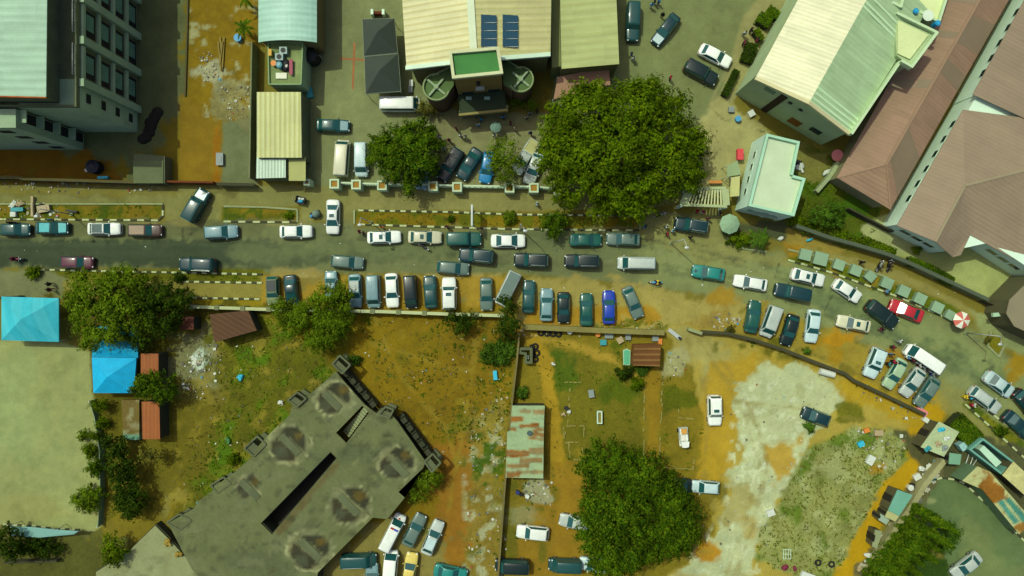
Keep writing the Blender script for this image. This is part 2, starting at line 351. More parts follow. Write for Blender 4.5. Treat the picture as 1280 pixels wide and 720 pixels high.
def paint_ground(P):
    d = P
    big = [(-400, -300), (1700, -300), (1700, 1000), (-400, 1000)]
    # --- north-west yard
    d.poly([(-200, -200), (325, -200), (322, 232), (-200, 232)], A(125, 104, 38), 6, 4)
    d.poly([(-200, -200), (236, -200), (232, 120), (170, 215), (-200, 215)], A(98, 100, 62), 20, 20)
    d.poly([(0, 170), (150, 200), (140, 230), (-60, 225)], A(140, 98, 28), 14, 18)
    d.poly([(225, 120), (322, 120), (322, 232), (225, 232)], A(146, 112, 42), 6, 4)
    d.poly([(236, -200), (325, -200), (322, 200), (236, 122)], A(144, 112, 36), 5, 8, mott=0.2)
    d.poly([(278, 151), (322, 149), (322, 233), (278, 233)], A(114, 116, 78), 3, 3)
    d.line([(271, 160), (270, 232)], 7, A(165, 108, 34), 4, 3)
    d.patches([(236, 0), (322, 0), (322, 150), (236, 150)], A(170, 165, 120), 0.9, 0.62, 6, 0.7, 0.6, 0.1, 3)
    d.blob(262, 90, 13, 14, A(178, 172, 135), 10, 14, 0.8, 0.6, 0.3)
    d.blob(290, 130, 24, 22, A(150, 140, 92), 14, 18, 0.7, 0.9, 0.3)
    # --- compounds north of the service road
    d.poly([(380, -200), (560, -200), (560, 236), (380, 236)], A(128, 128, 84), 3, 3)
    d.poly([(540, 140), (700, 140), (700, 236), (540, 236)], A(132, 126, 84), 4, 6)
    d.poly([(690, -200), (970, -200), (960, 30), (905, 125), (915, 240), (690, 240)], A(122, 124, 78), 4, 4)
    d.line([(952, 0), (880, 145)], 3, A(150, 140, 92), 3, 3, 0.7)
    d.poly([(905, 120), (960, 165), (915, 240), (872, 240), (862, 170), (888, 130)], A(166, 154, 98), 5, 6)
    d.line([(886, 133), (905, 150), (955, 165)], 1.5, A(95, 88, 50), 1.5, 2)
    d.poly([(930, 20), (960, -20), (1010, -20), (960, 60), (915, 130), (900, 120)], A(150, 140, 88), 4, 3)
    # --- service road
    d.poly(SERVICE_PX, A(134, 126, 72), 4, 3)
    d.poly([(-120, 234), (300, 234), (300, 246), (-120, 242)], A(112, 102, 56), 6, 8, 0.7)
    d.poly([(440, 236), (680, 240), (680, 264), (440, 264)], A(140, 130, 76), 4, 4)
    d.line([(0, 238), (230, 242)], 5, A(146, 128, 60), 5, 8, 0.7)
    # --- verges
    for z in ([(-60, 255), (204, 255), (198, 275), (-60, 274)], [(279, 258), (372, 262), (372, 278), (279, 276)]):
        d.poly(z, A(112, 106, 22), 3, 3, 1, 0.8, 0.2)
        d.patches(z, A(140, 112, 40), 0.6, 0.52, 3, 0.8, 0.4); d.patches(z, A(72, 92, 18), 0.9, 0.56, 3, 0.8, 0.9, seed=4)
    z = [(444, 263), (800, 268), (800, 288), (444, 281)]
    d.poly(z, A(138, 112, 32), 3, 3, 1, 0.7, 0.2); d.patches(z, A(98, 104, 22), 0.6, 0.47, 3, 0.8, 0.9)
    # --- road
    d.poly(ROAD_PX, A(112, 113, 72), 5, 3, 1, 0.0, 0.06)
    d.poly([(-120, 296), (330, 300), (420, 312), (420, 330), (330, 335), (-120, 336)], A(58, 66, 48), 14, 5, 0.92, 0, 0.1)
    d.poly([(-120, 276), (330, 277), (330, 298), (-120, 297)], A(100, 98, 62), 8, 5, 0.8)
    d.line([(-100, 315), (300, 318), (430, 322), (640, 322)], 9, A(74, 80, 56), 14, 6, 0.6)
    d.line([(-100, 305), (300, 306), (560, 312)], 3, A(88, 94, 66), 7, 4, 0.6)
    d.line([(300, 318), (520, 310), (800, 312), (920, 330)], 26, A(108, 112, 72), 22, 8, 0.8)
    d.line([(620, 318), (800, 328), (900, 345), (1010, 380)], 8, A(128, 126, 84), 16, 8, 0.7)
    d.poly([(800, 285), (985, 322), (1130, 376), (1290, 462), (1400, 540), (1400, 640), (1203, 512), (1085, 430), (900, 372), (800, 356)], A(134, 136, 84), 40, 12, 0.9, 0, 0.08)
    d.line([(985, 335), (1120, 392), (1240, 460)], 26, A(128, 134, 82), 24, 10, 0.8)
    d.line([(1000, 360), (1120, 420), (1240, 478)], 20, A(104, 116, 74), 26, 12, 0.75)
    d.poly([(800, 262), (912, 270), (940, 310), (990, 330), (880, 330), (800, 300)], A(142, 134, 78), 14, 10, 0.9)
    for q in ([(135, 302), (135, 312)], [(228, 285), (228, 296)], [(240, 285), (238, 293)], [(236, 290), (236, 306)], [(650, 308), (652, 322)], [(973, 330), (968, 350)], [(1040, 370), (1030, 390)]):
        d.line(q, 1.2, A(56, 58, 40), 2, 2, 0.8)  # thin dark streaks, a street lamp's shadow among them painted into the asphalt
    for i in range(22):                                            # repairs, cracks, wheel tracks and sand blown in from the edges
        x = random.uniform(0, 1200); f = lambda x: 306 + max(0, x - 800) * .30 + max(0, x - 1000) * .16; y = f(x) + random.uniform(-14, 14); w = random.uniform(6, 22)
        d.line([(x, y), (x + w, f(x + w) - f(x) + y)], random.uniform(3, 9), random.choice((A(84, 90, 60), A(124, 122, 80), A(96, 100, 66))), 2.5, 2, random.uniform(.25, .55))
    for i in range(40):
        x = random.uniform(0, 1200); y = 306 + max(0, x - 800) * .30 + max(0, x - 1000) * .16 + random.uniform(-24, 22); q = [(x, y)]
        for k in range(5): q.append((q[-1][0] + random.uniform(2, 9), q[-1][1] + random.uniform(-4, 4) + (.3 if x > 800 else 0)))
        d.line(q, .7, A(58, 62, 44), 1.5, 1, random.uniform(.3, .6))
    for off, c_, o_ in ((-17, (88, 92, 62), .45), (-9, (92, 96, 64), .45), (9, (84, 90, 62), .5), (17, (90, 94, 64), .4)):
        d.line([(330, 310 + off), (620, 311 + off), (800, 315 + off), (920, 340 + off), (1010, 368 + off), (1120, 410 + off), (1240, 472 + off)], 2.5, A(*c_), 5, 6, o_)
    for i in range(34):
        x = random.uniform(330, 1180); y = 343 + max(0, x - 650) * .10 + max(0, x - 800) * .17; d.blob(x, y, random.uniform(6, 26), random.uniform(2, 7), A(158, 138, 82), 5, 8, random.uniform(.4, .8), .1)
    for i in range(20):
        x = random.uniform(0, 800); d.blob(x, 279 + (7 if x > 440 else 0), random.uniform(6, 22), random.uniform(1.5, 4), A(138, 126, 76), 4, 5, random.uniform(.4, .8), .1)
    for i in range(30):                                            # oil spots, patches of repair
        x = random.uniform(0, 1250); y = 305 + max(0, (x - 820) * 0.36) + random.uniform(-22, 22)
        d.blob(x, y, random.uniform(2, 8), random.uniform(1.5, 3), A(70, 74, 50), 4, 4, random.uniform(0.2, 0.6))
    # --- south edge: soil parking strip
    d.poly([(-120, 337), (330, 337), (330, 353), (-120, 353)], A(110, 106, 26), 3, 4, 1, 0.8, 0.2)
    d.poly([(-120, 336), (60, 337), (84, 352), (80, 372), (-120, 374)], A(122, 120, 80), 4, 4)
    d.poly([(80, 352), (330, 353), (330, 373), (230, 373), (80, 380)], A(146, 130, 66), 4, 3)
    d.poly([(240, 373), (330, 373), (330, 384), (240, 384)], A(150, 126, 38), 3, 4, 1, 0.4)
    d.poly([(326, 344), (650, 345), (650, 390), (326, 390)], A(170, 134, 58), 5, 5, 1, 0.1, 0.15)
    d.patches([(326, 344), (650, 345), (650, 390), (326, 390)], A(140, 122, 66), 0.35, 0.5, 5, 0.8, 0.1)
    d.poly([(330, 380), (650, 382), (650, 391), (330, 391)], A(150, 118, 38), 4, 5, 0.8, 0.5)
    d.line([(326, 345), (650, 345)], 1.6, A(176, 160, 100), 2, 3, 0.6)
    d.poly([(645, 344), (800, 357), (900, 374), (1000, 400), (1000, 432), (905, 414), (868, 412), (868, 470), (830, 470), (828, 412), (645, 406)], A(164, 144, 80), 12, 10, 1, 0.05, 0.1)
    d.poly([(655, 382), (818, 382), (826, 402), (655, 408)], A(182, 134, 48), 12, 8, 0.9)
    d.patches([(740, 398), (835, 398), (835, 412), (740, 412)], A(104, 106, 30), 0.8, 0.45, 4, 0.9, 1.0)
    d.blob(903, 372, 14, 7, A(180, 134, 46), 12, 10, 0.8)
    d.blob(893, 402, 30, 14, A(160, 130, 66), 14, 14, 0.8, 0.6)
    # --- west court and its surroundings
    d.poly([(60, 372), (335, 380), (335, 480), (250, 640), (190, 730), (110, 730), (110, 420)], A(104, 92, 30), 8, 10, 1, 0.8, 0.2)
    d.poly([(-200, 650), (200, 650), (200, 900), (-200, 900)], A(92, 88, 40), 8, 10, 1, 0.6, 0.2)
    d.poly(COURT_W_PX, A(150, 149, 92), 3, 2, 1, 0.02, 0.07); [d.line([(random.uniform(-10, 100), random.uniform(430, 650)), (random.uniform(-10, 110), random.uniform(430, 650))], random.uniform(1, 6), A(134, 138, 84), 5, 5, random.uniform(.2, .45)) for k in range(26)]; [d.blob(random.uniform(0, 110), random.uniform(435, 650), random.uniform(2, 12), random.uniform(2, 8), A(124, 126, 74), 6, 6, random.uniform(.15, .4)) for k in range(30)]
    d.poly([(-120, 425), (40, 440), (50, 560), (-120, 600)], A(150, 160, 104), 60, 20, 0.5)
    d.line([(30, 470), (60, 560), (90, 640)], 22, A(150, 154, 96), 50, 20, 0.5)
    d.blob(20, 640, 90, 18, A(158, 148, 88), 30, 14, 0.5)
    d.poly([(140, 610), (220, 560), (240, 620), (195, 690), (130, 680)], A(140, 118, 42), 20, 20, 0.8, 0.6)
    d.blob(218, 620, 20, 14, A(160, 148, 84), 16, 14, 0.6, 0.6)
    d.poly([(205, 415), (330, 405), (330, 470), (300, 520), (215, 500)], A(118, 104, 48), 14, 14, 0.9, 0.9)
    d.blob(247, 455, 38, 30, A(150, 146, 104), 30, 26, 0.6, 1.0, 0.3)
    d.blob(252, 449, 9, 9, A(205, 214, 190), 5, 9, 0.9, 0.9)
    z = [(270, 425), (345, 395), (420, 420), (415, 470), (300, 590), (240, 640), (215, 560), (280, 500)]
    d.poly(z, A(102, 98, 26), 20, 20, 1, 0.9, 0.15); d.patches(z, A(86, 116, 16), 0.35, 0.46, 10, 0.9, 1.0, 0.12, 2); d.patches(z, A(150, 130, 56), .7, .58, 8, .7, .6, .1, 21)
    d.poly([(180, 505), (280, 500), (255, 585), (185, 640)], A(112, 98, 34), 14, 14, 0.9, 0.5)
    d.patches([(180, 505), (300, 440), (400, 440), (300, 600), (190, 690)], A(150, 128, 52), 0.5, 0.6, 12, 0.6, 0.6, 0.1, 7)
    # --- middle field north-east of the unfinished slab
    z = [(330, 392), (645, 392), (642, 730), (380, 730), (440, 470)]
    d.poly(z, A(138, 108, 28), 6, 6, 1, 0.6, 0.18)
    d.patches(z, A(104, 100, 24), 0.3, 0.54, 10, 0.75, 1.0, 0.14, 1)
    d.patches(z, A(74, 94, 16), 0.7, 0.66, 10, 0.8, 1.0, 0.08, 5)
    d.poly([(440, 398), (560, 398), (560, 470), (450, 470)], A(146, 116, 30), 40, 20, 0.6, 0.5)
    d.poly([(545, 560), (610, 540), (620, 720), (540, 720)], A(160, 108, 46), 30, 16, 0.9, 0.1)
    d.poly([(470, 650), (560, 650), (560, 740), (400, 740), (400, 700)], A(138, 122, 68), 14, 12, 0.9, 0.1)
    d.poly([(590, 520), (636, 480), (632, 730), (578, 730)], A(142, 122, 56), 16, 14, 0.8, 0.8, 0.25)
    d.patches([(580, 540), (634, 500), (632, 730), (578, 730)], A(172, 168, 128), 0.8, 0.55, 8, 0.8, 0.9, 0.12, 9)
    d.patches([(590, 540), (634, 540), (634, 610), (590, 610)], A(66, 98, 20), 0.9, 0.55, 8, 0.9, 1.0, 0.1, 11)
    for i in range(60):
        x, y = random.uniform(335, 640), random.uniform(395, 720); d.blob(x, y, random.uniform(2, 10), random.uniform(2, 7), random.choice((A(162, 136, 50), A(112, 92, 26), A(88, 98, 22), A(96, 92, 26))), 4, 8, random.uniform(.3, .65), .8)
    for q in ([(600, 395), (590, 470), (575, 560), (560, 640)], [(470, 400), (500, 470), (560, 540), (585, 640)], [(340, 440), (400, 420), (470, 430), (560, 460), (632, 470)]):
        d.line(q, 3.5, A(160, 132, 54), 5, 7, .6, .3)             # trodden paths
    # --- middle lot
    z = [(648, 412), (835, 415), (872, 470), (905, 600), (900, 740), (630, 740), (635, 520)]
    d.poly(z, A(138, 116, 42), 6, 6, 1, 0.6, 0.14)
    d.poly([(690, 436), (800, 440), (806, 575), (706, 575), (690, 530)], A(116, 106, 36), 14, 14, 0.9, 0.7)
    d.patches([(685, 425), (800, 425), (806, 575), (690, 575)], A(84, 98, 20), 0.3, 0.5, 8, 0.85, 1.0, 0.12, 8)
    d.patches([(828, 455), (878, 460), (884, 590), (826, 590)], A(92, 98, 22), 0.3, 0.48, 8, 0.85, 1.0, 0.12, 10)
    d.blob(704, 468, 15, 30, A(82, 100, 18), 10, 12, 0.9, 1.0)
    d.line([(645, 412), (680, 425), (720, 432), (762, 448), (800, 475), (812, 490)], 9, A(178, 142, 62), 7, 5, 0.95)
    d.line([(668, 425), (682, 455), (690, 500), (696, 560), (704, 640), (700, 740)], 15, A(180, 140, 52), 9, 5, 0.95)
    d.line([(816, 470), (815, 520), (822, 590)], 16, A(158, 122, 44), 8, 5, 0.95)
    d.poly([(690, 580), (730, 580), (740, 640), (720, 740), (630, 740), (640, 680)], A(158, 118, 46), 16, 10, 0.85, 0.1)
    d.patches([(632, 600), (700, 600), (680, 740), (632, 740)], A(98, 98, 34), 0.5, 0.5, 10, 0.7, 0.8, 0.1, 12)
    d.blob(672, 615, 15, 14, A(165, 160, 120), 8, 10, 0.85, 0.9)
    d.blob(649, 645, 22, 14, A(150, 142, 96), 18, 10, 0.7, 0.3)
    # --- east lot: sand, orange soil, pale gravel
    d.poly([(836, 410), (868, 412), (940, 425), (1000, 440), (1090, 478), (1165, 530), (1130, 610), (1060, 740), (800, 740), (880, 690), (905, 600), (872, 480)], A(176, 150, 74), 8, 8, 1, 0.1, 0.1)
    d.poly([(845, 415), (900, 425), (930, 470), (890, 480), (862, 455)], A(168, 152, 90), 20, 10, 0.9)
    d.blob(845, 458, 12, 16, A(180, 172, 120), 12, 10, 0.7, 0.8)
    d.poly([(890, 455), (950, 440), (925, 520), (915, 590), (870, 615), (880, 520)], A(194, 152, 58), 16, 8, 0.9)
    d.poly([(940, 425), (1060, 470), (1010, 480), (950, 450)], A(172, 142, 62), 12, 8, 0.9, 0.3)
    d.patches([(875, 420), (1000, 440), (1000, 452), (890, 440)], A(100, 96, 28), 0.6, 0.5, 6, 0.8, 0.9, 0.1, 2)
    d.poly([(922, 480), (960, 452), (1010, 460), (1055, 490), (1040, 530), (1010, 545), (1005, 565), (945, 690), (940, 740), (800, 740), (870, 700), (905, 645), (915, 590), (925, 570), (918, 500)], A(186, 184, 136), 8, 9, 1, 0.25, 0.1)
    d.patches([(918, 480), (1040, 470), (1000, 570), (940, 740), (830, 740), (905, 640)], A(206, 204, 164), 1.2, 0.58, 8, 0.7, 0.9, 0.08, 6)
    d.poly([(958, 562), (1000, 548), (985, 590), (970, 600)], A(200, 154, 62), 14, 8, 0.9)
    d.blob(887, 690, 16, 12, A(204, 140, 36), 8, 6, 0.95)
    d.poly([(905, 600), (940, 610), (945, 640), (905, 660)], A(176, 150, 74), 16, 10, 0.6)
    d.patches([(860, 660), (950, 620), (950, 740), (830, 740)], A(180, 146, 66), 0.3, 0.5, 12, 0.6, 0.2, 0.14, 13)
    d.poly([(1045, 505), (1075, 505), (1078, 522), (1040, 532)], A(112, 108, 30), 8, 8, 0.9, 0.9)
    for q in ([(870, 420), (905, 470), (930, 520), (950, 580), (930, 660), (900, 740)], [(878, 418), (915, 468), (940, 518), (960, 580), (940, 660), (912, 740)], [(860, 425), (885, 500), (880, 600), (900, 650), (960, 690)], [(905, 500), (990, 510), (1050, 520), (1140, 540)]):
        d.line(q, 2.6, A(150, 128, 66), 4, 6, .45)                # wheel ruts
    for i in range(26):
        x, y = random.uniform(860, 1050), random.uniform(440, 720); d.blob(x, y, random.uniform(2, 9), random.uniform(2, 7), random.choice((A(184, 186, 142), A(150, 146, 92), A(176, 146, 66))), 4, 8, random.uniform(.3, .6), .5)
    # weedy plot
    z = [(1012, 560), (1070, 533), (1132, 540), (1134, 575), (1100, 610), (1035, 735), (945, 700), (948, 670)]
    d.line([(1165, 505), (1150, 560), (1100, 620), (1046, 740)], 42, A(200, 152, 34), 8, 5, 1, 0.05, 0.08)
    d.line([(1060, 480), (1160, 528)], 30, A(190, 150, 50), 12, 8, 0.9)
    d.poly(z, A(142, 140, 78), 6, 6, 1, 0.9, 0.15)
    d.patches(z, A(90, 116, 24), 0.3, 0.50, 8, 0.8, 1.0, 0.14, 14)
    d.patches(z, A(168, 166, 110), 0.6, 0.54, 8, 0.6, 1.0, 0.12, 15)
    d.blob(1096, 585, 10, 7, A(176, 132, 42), 5, 5, 0.9)
    # --- east roadside soil and verge
    d.poly([(940, 384), (1000, 398), (1085, 432), (1150, 492), (1165, 520), (1085, 475), (1000, 432), (905, 414)], A(160, 134, 60), 8, 8, 0.95, 0.1)
    d.patches([(1000, 410), (1085, 440), (1160, 510), (1100, 480), (1000, 436)], A(176, 130, 38), 0.4, 0.5, 6, 0.8, 0.2, 0.1, 16)
    d.blob(1056, 422, 22, 7, A(198, 140, 40), 10, 8, 0.9)
    d.blob(1117, 450, 16, 12, A(174, 124, 34), 10, 8, 0.8)
    d.patches([(960, 430), (1085, 478), (1085, 462), (960, 418)], A(110, 104, 28), 0.6, 0.52, 5, 0.9, 1.0, 0.1, 17)
    d.poly([(1180, 470), (1215, 500), (1290, 560), (1330, 620), (1250, 580), (1205, 530), (1160, 505)], A(142, 134, 76), 10, 6, 0.8)
    d.blob(1275, 450, 14, 24, A(176, 134, 30), 14, 8, 0.9)
    z = [(985, 314), (1000, 316), (1100, 345), (1190, 380), (1216, 400), (1206, 408), (1120, 372), (1040, 344), (985, 326)]
    d.poly(z, A(98, 106, 26), 3, 4, 1, 0.8, 0.2); d.patches(z, A(160, 130, 54), 0.6, 0.55, 4, 0.8, 0.4)
    d.poly([(985, 300), (1060, 320), (1140, 345), (1200, 378), (1240, 398), (1225, 405), (1190, 380), (1100, 345), (1000, 316)], A(146, 132, 74), 4, 4)
    d.poly([(978, 298), (1005, 300), (1010, 316), (985, 322)], A(166, 122, 46), 8, 6, 0.9, 0.4)
    d.poly([(1212, 385), (1262, 400), (1290, 430), (1290, 452), (1230, 420)], A(140, 142, 90), 6, 5)
    d.poly([(1236, 415), (1254, 425), (1250, 444), (1234, 432)], A(126, 116, 34), 4, 4, 1, 0.7)
    z = [(1203, 505), (1214, 502), (1330, 590), (1330, 620), (1285, 582)]
    d.poly(z, A(120, 118, 34), 3, 3, 1, 0.7, 0.2); d.patches(z, A(76, 96, 18), 0.8, 0.55, 3, 0.9, 1)
    # --- north-east plots
    d.poly([(985, 175), (1045, 190), (1060, 225), (1100, 262), (1090, 305), (1060, 312), (980, 285)], A(84, 92, 26), 6, 6, 1, 0.9, 0.2)
    d.poly([(985, 180), (1040, 190), (1020, 240), (995, 222)], A(128, 118, 62), 8, 8, 0.9, 0.4)
    d.patches([(995, 225), (1060, 230), (1100, 262), (1090, 305), (1060, 312), (985, 285)], A(66, 98, 12), 0.4, 0.48, 6, 0.9, 1.0, 0.12, 18)
    d.poly([(898, 275), (990, 280), (985, 300), (960, 296), (905, 292)], A(72, 76, 52), 6, 5, 0.9)  # dark ground south of the small house, its shadow put into the colour
    d.poly([(985, 285), (1060, 312), (1050, 318), (985, 304)], A(158, 132, 66), 5, 5)
    d.poly(LOT_E_PX, A(158, 158, 96), 3, 3)
    d.poly([(1075, 285), (1115, 262), (1160, 300), (1120, 322), (1080, 304)], A(160, 158, 104), 4, 4)
    # --- south-east court
    d.poly([(1120, 540), (1330, 560), (1330, 720), (1180, 640)], A(82, 80, 50), 10, 8, 0.95, 0.4)
    d.poly(COURT_SE_PX, A(98, 112, 68), 3, 2, 1, 0.0, 0.08)
    d.poly([(1200, 640), (1260, 690), (1300, 740), (1200, 740)], A(124, 130, 78), 30, 14, 0.7)
    d.line([(1212, 598), (1260, 640), (1330, 700)], 16, A(108, 112, 70), 6, 4, 0.8)
    d.blob(1165, 626, 5, 3, A(146, 148, 98), 3, 3, 0.8)
    d.poly([(1075, 720), (1090, 690), (1140, 665), (1185, 700), (1190, 760), (1075, 760)], A(56, 78, 18), 8, 6, 1, 0.9)
    d.line([(1172, 578), (1128, 640), (1074, 720)], 20, A(108, 98, 62), 8, 10, 0.9, 0.7, .3)

def make_ground():
    x0, x1, y0, y1, st = -84.0, 84.0, -50.0, 50.0, 0.25
    nx = int((x1 - x0) / st) + 1; ny = int((y1 - y0) / st) + 1
    xs = np.linspace(x0, x1, nx); ys = np.linspace(y0, y1, ny)
    X, Y = np.meshgrid(xs, ys); X = X.ravel(); Y = Y.ravel()
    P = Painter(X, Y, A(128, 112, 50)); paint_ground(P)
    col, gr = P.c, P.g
    ci = (np.arange(ny - 1)[:, None] * nx + np.arange(nx - 1)[None, :]).ravel()
    quads = np.stack([ci, ci + 1, ci + 1 + nx, ci + nx], 1)
    cx = P.x[ci] + st * S / 2; cy = P.y[ci] - st * S / 2
    zone = np.zeros(len(ci), int)
    for k, pg in ((2, SERVICE_PX), (3, COMPOUND_PX), (4, COURT_W_PX), (5, COURT_SE_PX), (6, LOT_E_PX), (1, ROAD_PX)):
        zone[sdist(cx, cy, pg) < 0] = k
    names = {0: 'ground', 1: 'road', 2: 'service_road', 3: 'paved_compound', 4: 'paved_court', 5: 'paved_court', 6: 'paved_yard'}
    # gentle relief of soil and grass
    z = (fbm(X, Y, 0.5, 3) - 0.5) * 0.10 * np.clip(gr * 1.5, 0, 1)
    for k, nm in names.items():
        q = quads[zone == k]
        use, inv = np.unique(q, return_inverse=True); inv = inv.reshape(q.shape)
        V = np.stack([X[use], Y[use], z[use]], 1); c = col[use]; g = gr[use]; F = inv
        me = bpy.data.meshes.new(nm)
        extra = []
        if k == 0:      # coarse skirt out to the horizon, from the border of the fine grid
            far = 900.0; nb = len(V)
            extra = np.array([(-far, -far, 0), (far, -far, 0), (far, far, 0), (-far, far, 0), (x0, y0, 0), (x1, y0, 0), (x1, y1, 0), (x0, y1, 0)])
            V = np.concatenate([V, extra]); c = np.concatenate([c, np.tile(np.array(A(118, 108, 44)), (8, 1))]); g = np.concatenate([g, np.full(8, 0.5)])
            F = np.concatenate([F, np.array([(0, 1, 5, 4), (1, 2, 6, 5), (2, 3, 7, 6), (3, 0, 4, 7)]) + nb])
        me.vertices.add(len(V)); me.vertices.foreach_set('co', V.astype(np.float32).ravel())
        me.loops.add(len(F) * 4); me.loops.foreach_set('vertex_index', F.astype(np.int32).ravel())
        me.polygons.add(len(F)); me.polygons.foreach_set('loop_start', np.arange(0, len(F) * 4, 4, dtype=np.int32))
        me.update(calc_edges=True); me.validate()
        set_attr(me, c, g); me.materials.append(ATTR)
        me.polygons.foreach_set('use_smooth', np.ones(len(me.polygons), bool))
        o = link(nm, me); o['kind'] = 'structure'; 
make_ground()

# ---------------------------------------------------------------- painted kerbs
def kerb(px, seg=0.95, w=0.24, h=0.15, closed=False, plain=False):
    pts = [W(*p) for p in px]; mb = MB(); k = 0
    if closed: pts.append(pts[0])
    for a, b in zip(pts[:-1], pts[1:]):
        L = (b - a).length; n = max(1, round(L / seg)); d = (b - a) / n; rz = math.atan2(d.y, d.x)
        for i in range(n):
            c = a + d * (i + 0.5)
            mb.box((c.x, c.y, h / 2 - 0.02 + random.uniform(-.012, .012)), (d.length - 0.015, w, h + 0.04), rz + random.uniform(-.015, .015), 0 if (k % 2 == 0 and not plain) else (1 if not plain else 2)); k += 1
    o = mb.build('kerb', [KW, KB, CONCL]); o['kind'] = 'structure'
kerb([(0, 274), (198, 275.5), (204, 270), (204, 256)]); kerb([(0, 255), (204, 255)], plain=True)
kerb([(280, 277), (371, 278)]); kerb([(372, 278), (372, 262), (330, 259), (280, 258)], plain=True)
kerb([(448, 263), (560, 265), (640, 268), (798, 270)], 0.7); kerb([(800, 271), (800, 287)], plain=True)
kerb([(448, 280.5), (560, 284), (640, 286.5), (740, 287.5), (799, 288)]); kerb([(443, 263), (443, 280)], plain=True)
kerb([(50, 337), (140, 339), (240, 341), (328, 343)], 0.7); kerb([(230, 352), (328, 353.5)], 0.7); kerb([(240, 372), (325, 374)], 0.7)
kerb([(985, 325), (1040, 341), (1120, 370), (1207, 408)]); kerb([(985, 312), (1050, 327), (1110, 347)], plain=True)
kerb([(1206, 505), (1282, 574), (1330, 612)], 0.85); kerb([(1216, 500), (1330, 585)], 0.85)
kerb([(908, 296), (912, 304), (930, 311), (958, 315)], plain=True)
kerb([(1158, 606), (1164, 600), (1177, 597), (1192, 599), (1205, 604), (1222, 620), (1240, 637), (1260, 655), (1276, 672), (1300, 696)], 0.8)
kerb([(1238, 414), (1234, 432), (1248, 446), (1256, 430)], closed=False, plain=True)
kerb([(5, 655), (40, 657), (70, 661), (100, 662)], 0.6)
# ---------------------------------------------------------------- vehicles
def section_loft(mb, secs, m=0, smooth=True):
    n = len(secs[0]); vs = [v for s in secs for v in s]
    fs = [(i * n + k, i * n + k + 1, (i + 1) * n + k + 1, (i + 1) * n + k) for i in range(len(secs) - 1) for k in range(n - 1)]
    fs += [(i * n + n - 1, i * n, (i + 1) * n, (i + 1) * n + n - 1) for i in range(len(secs) - 1)]
    mb.add(vs, fs, m, smooth); mb.add(secs[0], [tuple(range(n))], m); mb.add(secs[-1], [tuple(range(n))[::-1]], m)
def lerp_tab(tab, x):
    for (a, va), (b, vb) in zip(tab[:-1], tab[1:]):
        if x <= b: return va + (vb - va) * (x - a) / (b - a)
    return tab[-1][1]
KIND = {   # L, W, H, deck profile over x/(L/2), cabin: rear base, rear top, front top, front base, roof half-width share
 'sedan':  (4.55, 1.80, 1.46, [(-1, .72), (-.97, .92), (-.9, .99), (-.5, 1.0), (.2, .98), (.55, .95), (.9, .82), (.98, .72), (1, .58)], (-1.66, -1.02, .30, 1.08), .74),
 'sedan2': (4.40, 1.75, 1.49, [(-1, .72), (-.97, .95), (-.9, 1.02), (-.5, 1.03), (.2, 1.0), (.55, .98), (.9, .86), (.98, .74), (1, .58)], (-1.80, -1.28, .22, .98), .77),
 'sedan3': (4.75, 1.84, 1.43, [(-1, .72), (-.97, .88), (-.9, .95), (-.5, .97), (.2, .96), (.55, .92), (.9, .80), (.98, .70), (1, .56)], (-1.62, -.82, .42, 1.30), .72),
 'suv2':   (4.65, 1.88, 1.86, [(-1, .66), (-.985, 1.0), (-.93, 1.12), (.2, 1.13), (.55, 1.12), (.92, 1.04), (.985, .92), (1, .66)], (-2.24, -2.10, .52, .98), .84),
 'hatch':  (3.95, 1.72, 1.50, [(-1, .62), (-.97, .85), (-.9, .95), (.2, .97), (.55, .96), (.9, .84), (.98, .72), (1, .58)], (-1.88, -1.42, .28, .98), .76),
 'estate': (4.60, 1.78, 1.50, [(-1, .62), (-.97, .9), (-.9, .98), (.2, .99), (.55, .97), (.9, .83), (.98, .72), (1, .58)], (-2.18, -1.80, .34, 1.08), .78),
 'suv':    (4.75, 1.90, 1.78, [(-1, .62), (-.98, .95), (-.9, 1.08), (.2, 1.10), (.55, 1.09), (.9, 1.0), (.98, .88), (1, .62)], (-2.26, -1.98, .42, 1.00), .80),
 'van':    (4.75, 1.78, 1.92, [(-1, .6), (-.985, .95), (-.93, 1.05), (.5, 1.05), (.8, 1.0), (.95, .86), (1, .6)], (-2.30, -2.20, 1.12, 1.78), .84),
 'minibus': (4.95, 1.86, 2.10, [(-1, .6), (-.99, 1.0), (-.95, 1.1), (.6, 1.1), (.9, 1.05), (.98, .9), (1, .6)], (-2.42, -2.36, 1.60, 2.20), .88),
 'pickup': (5.00, 1.82, 1.72, [(-1, .7), (-.98, .92), (-.2, .98), (.2, 1.02), (.55, 1.02), (.9, .95), (.98, .85), (1, .6)], (-.50, -.32, .62, 1.18), .80),
}
MC = {}
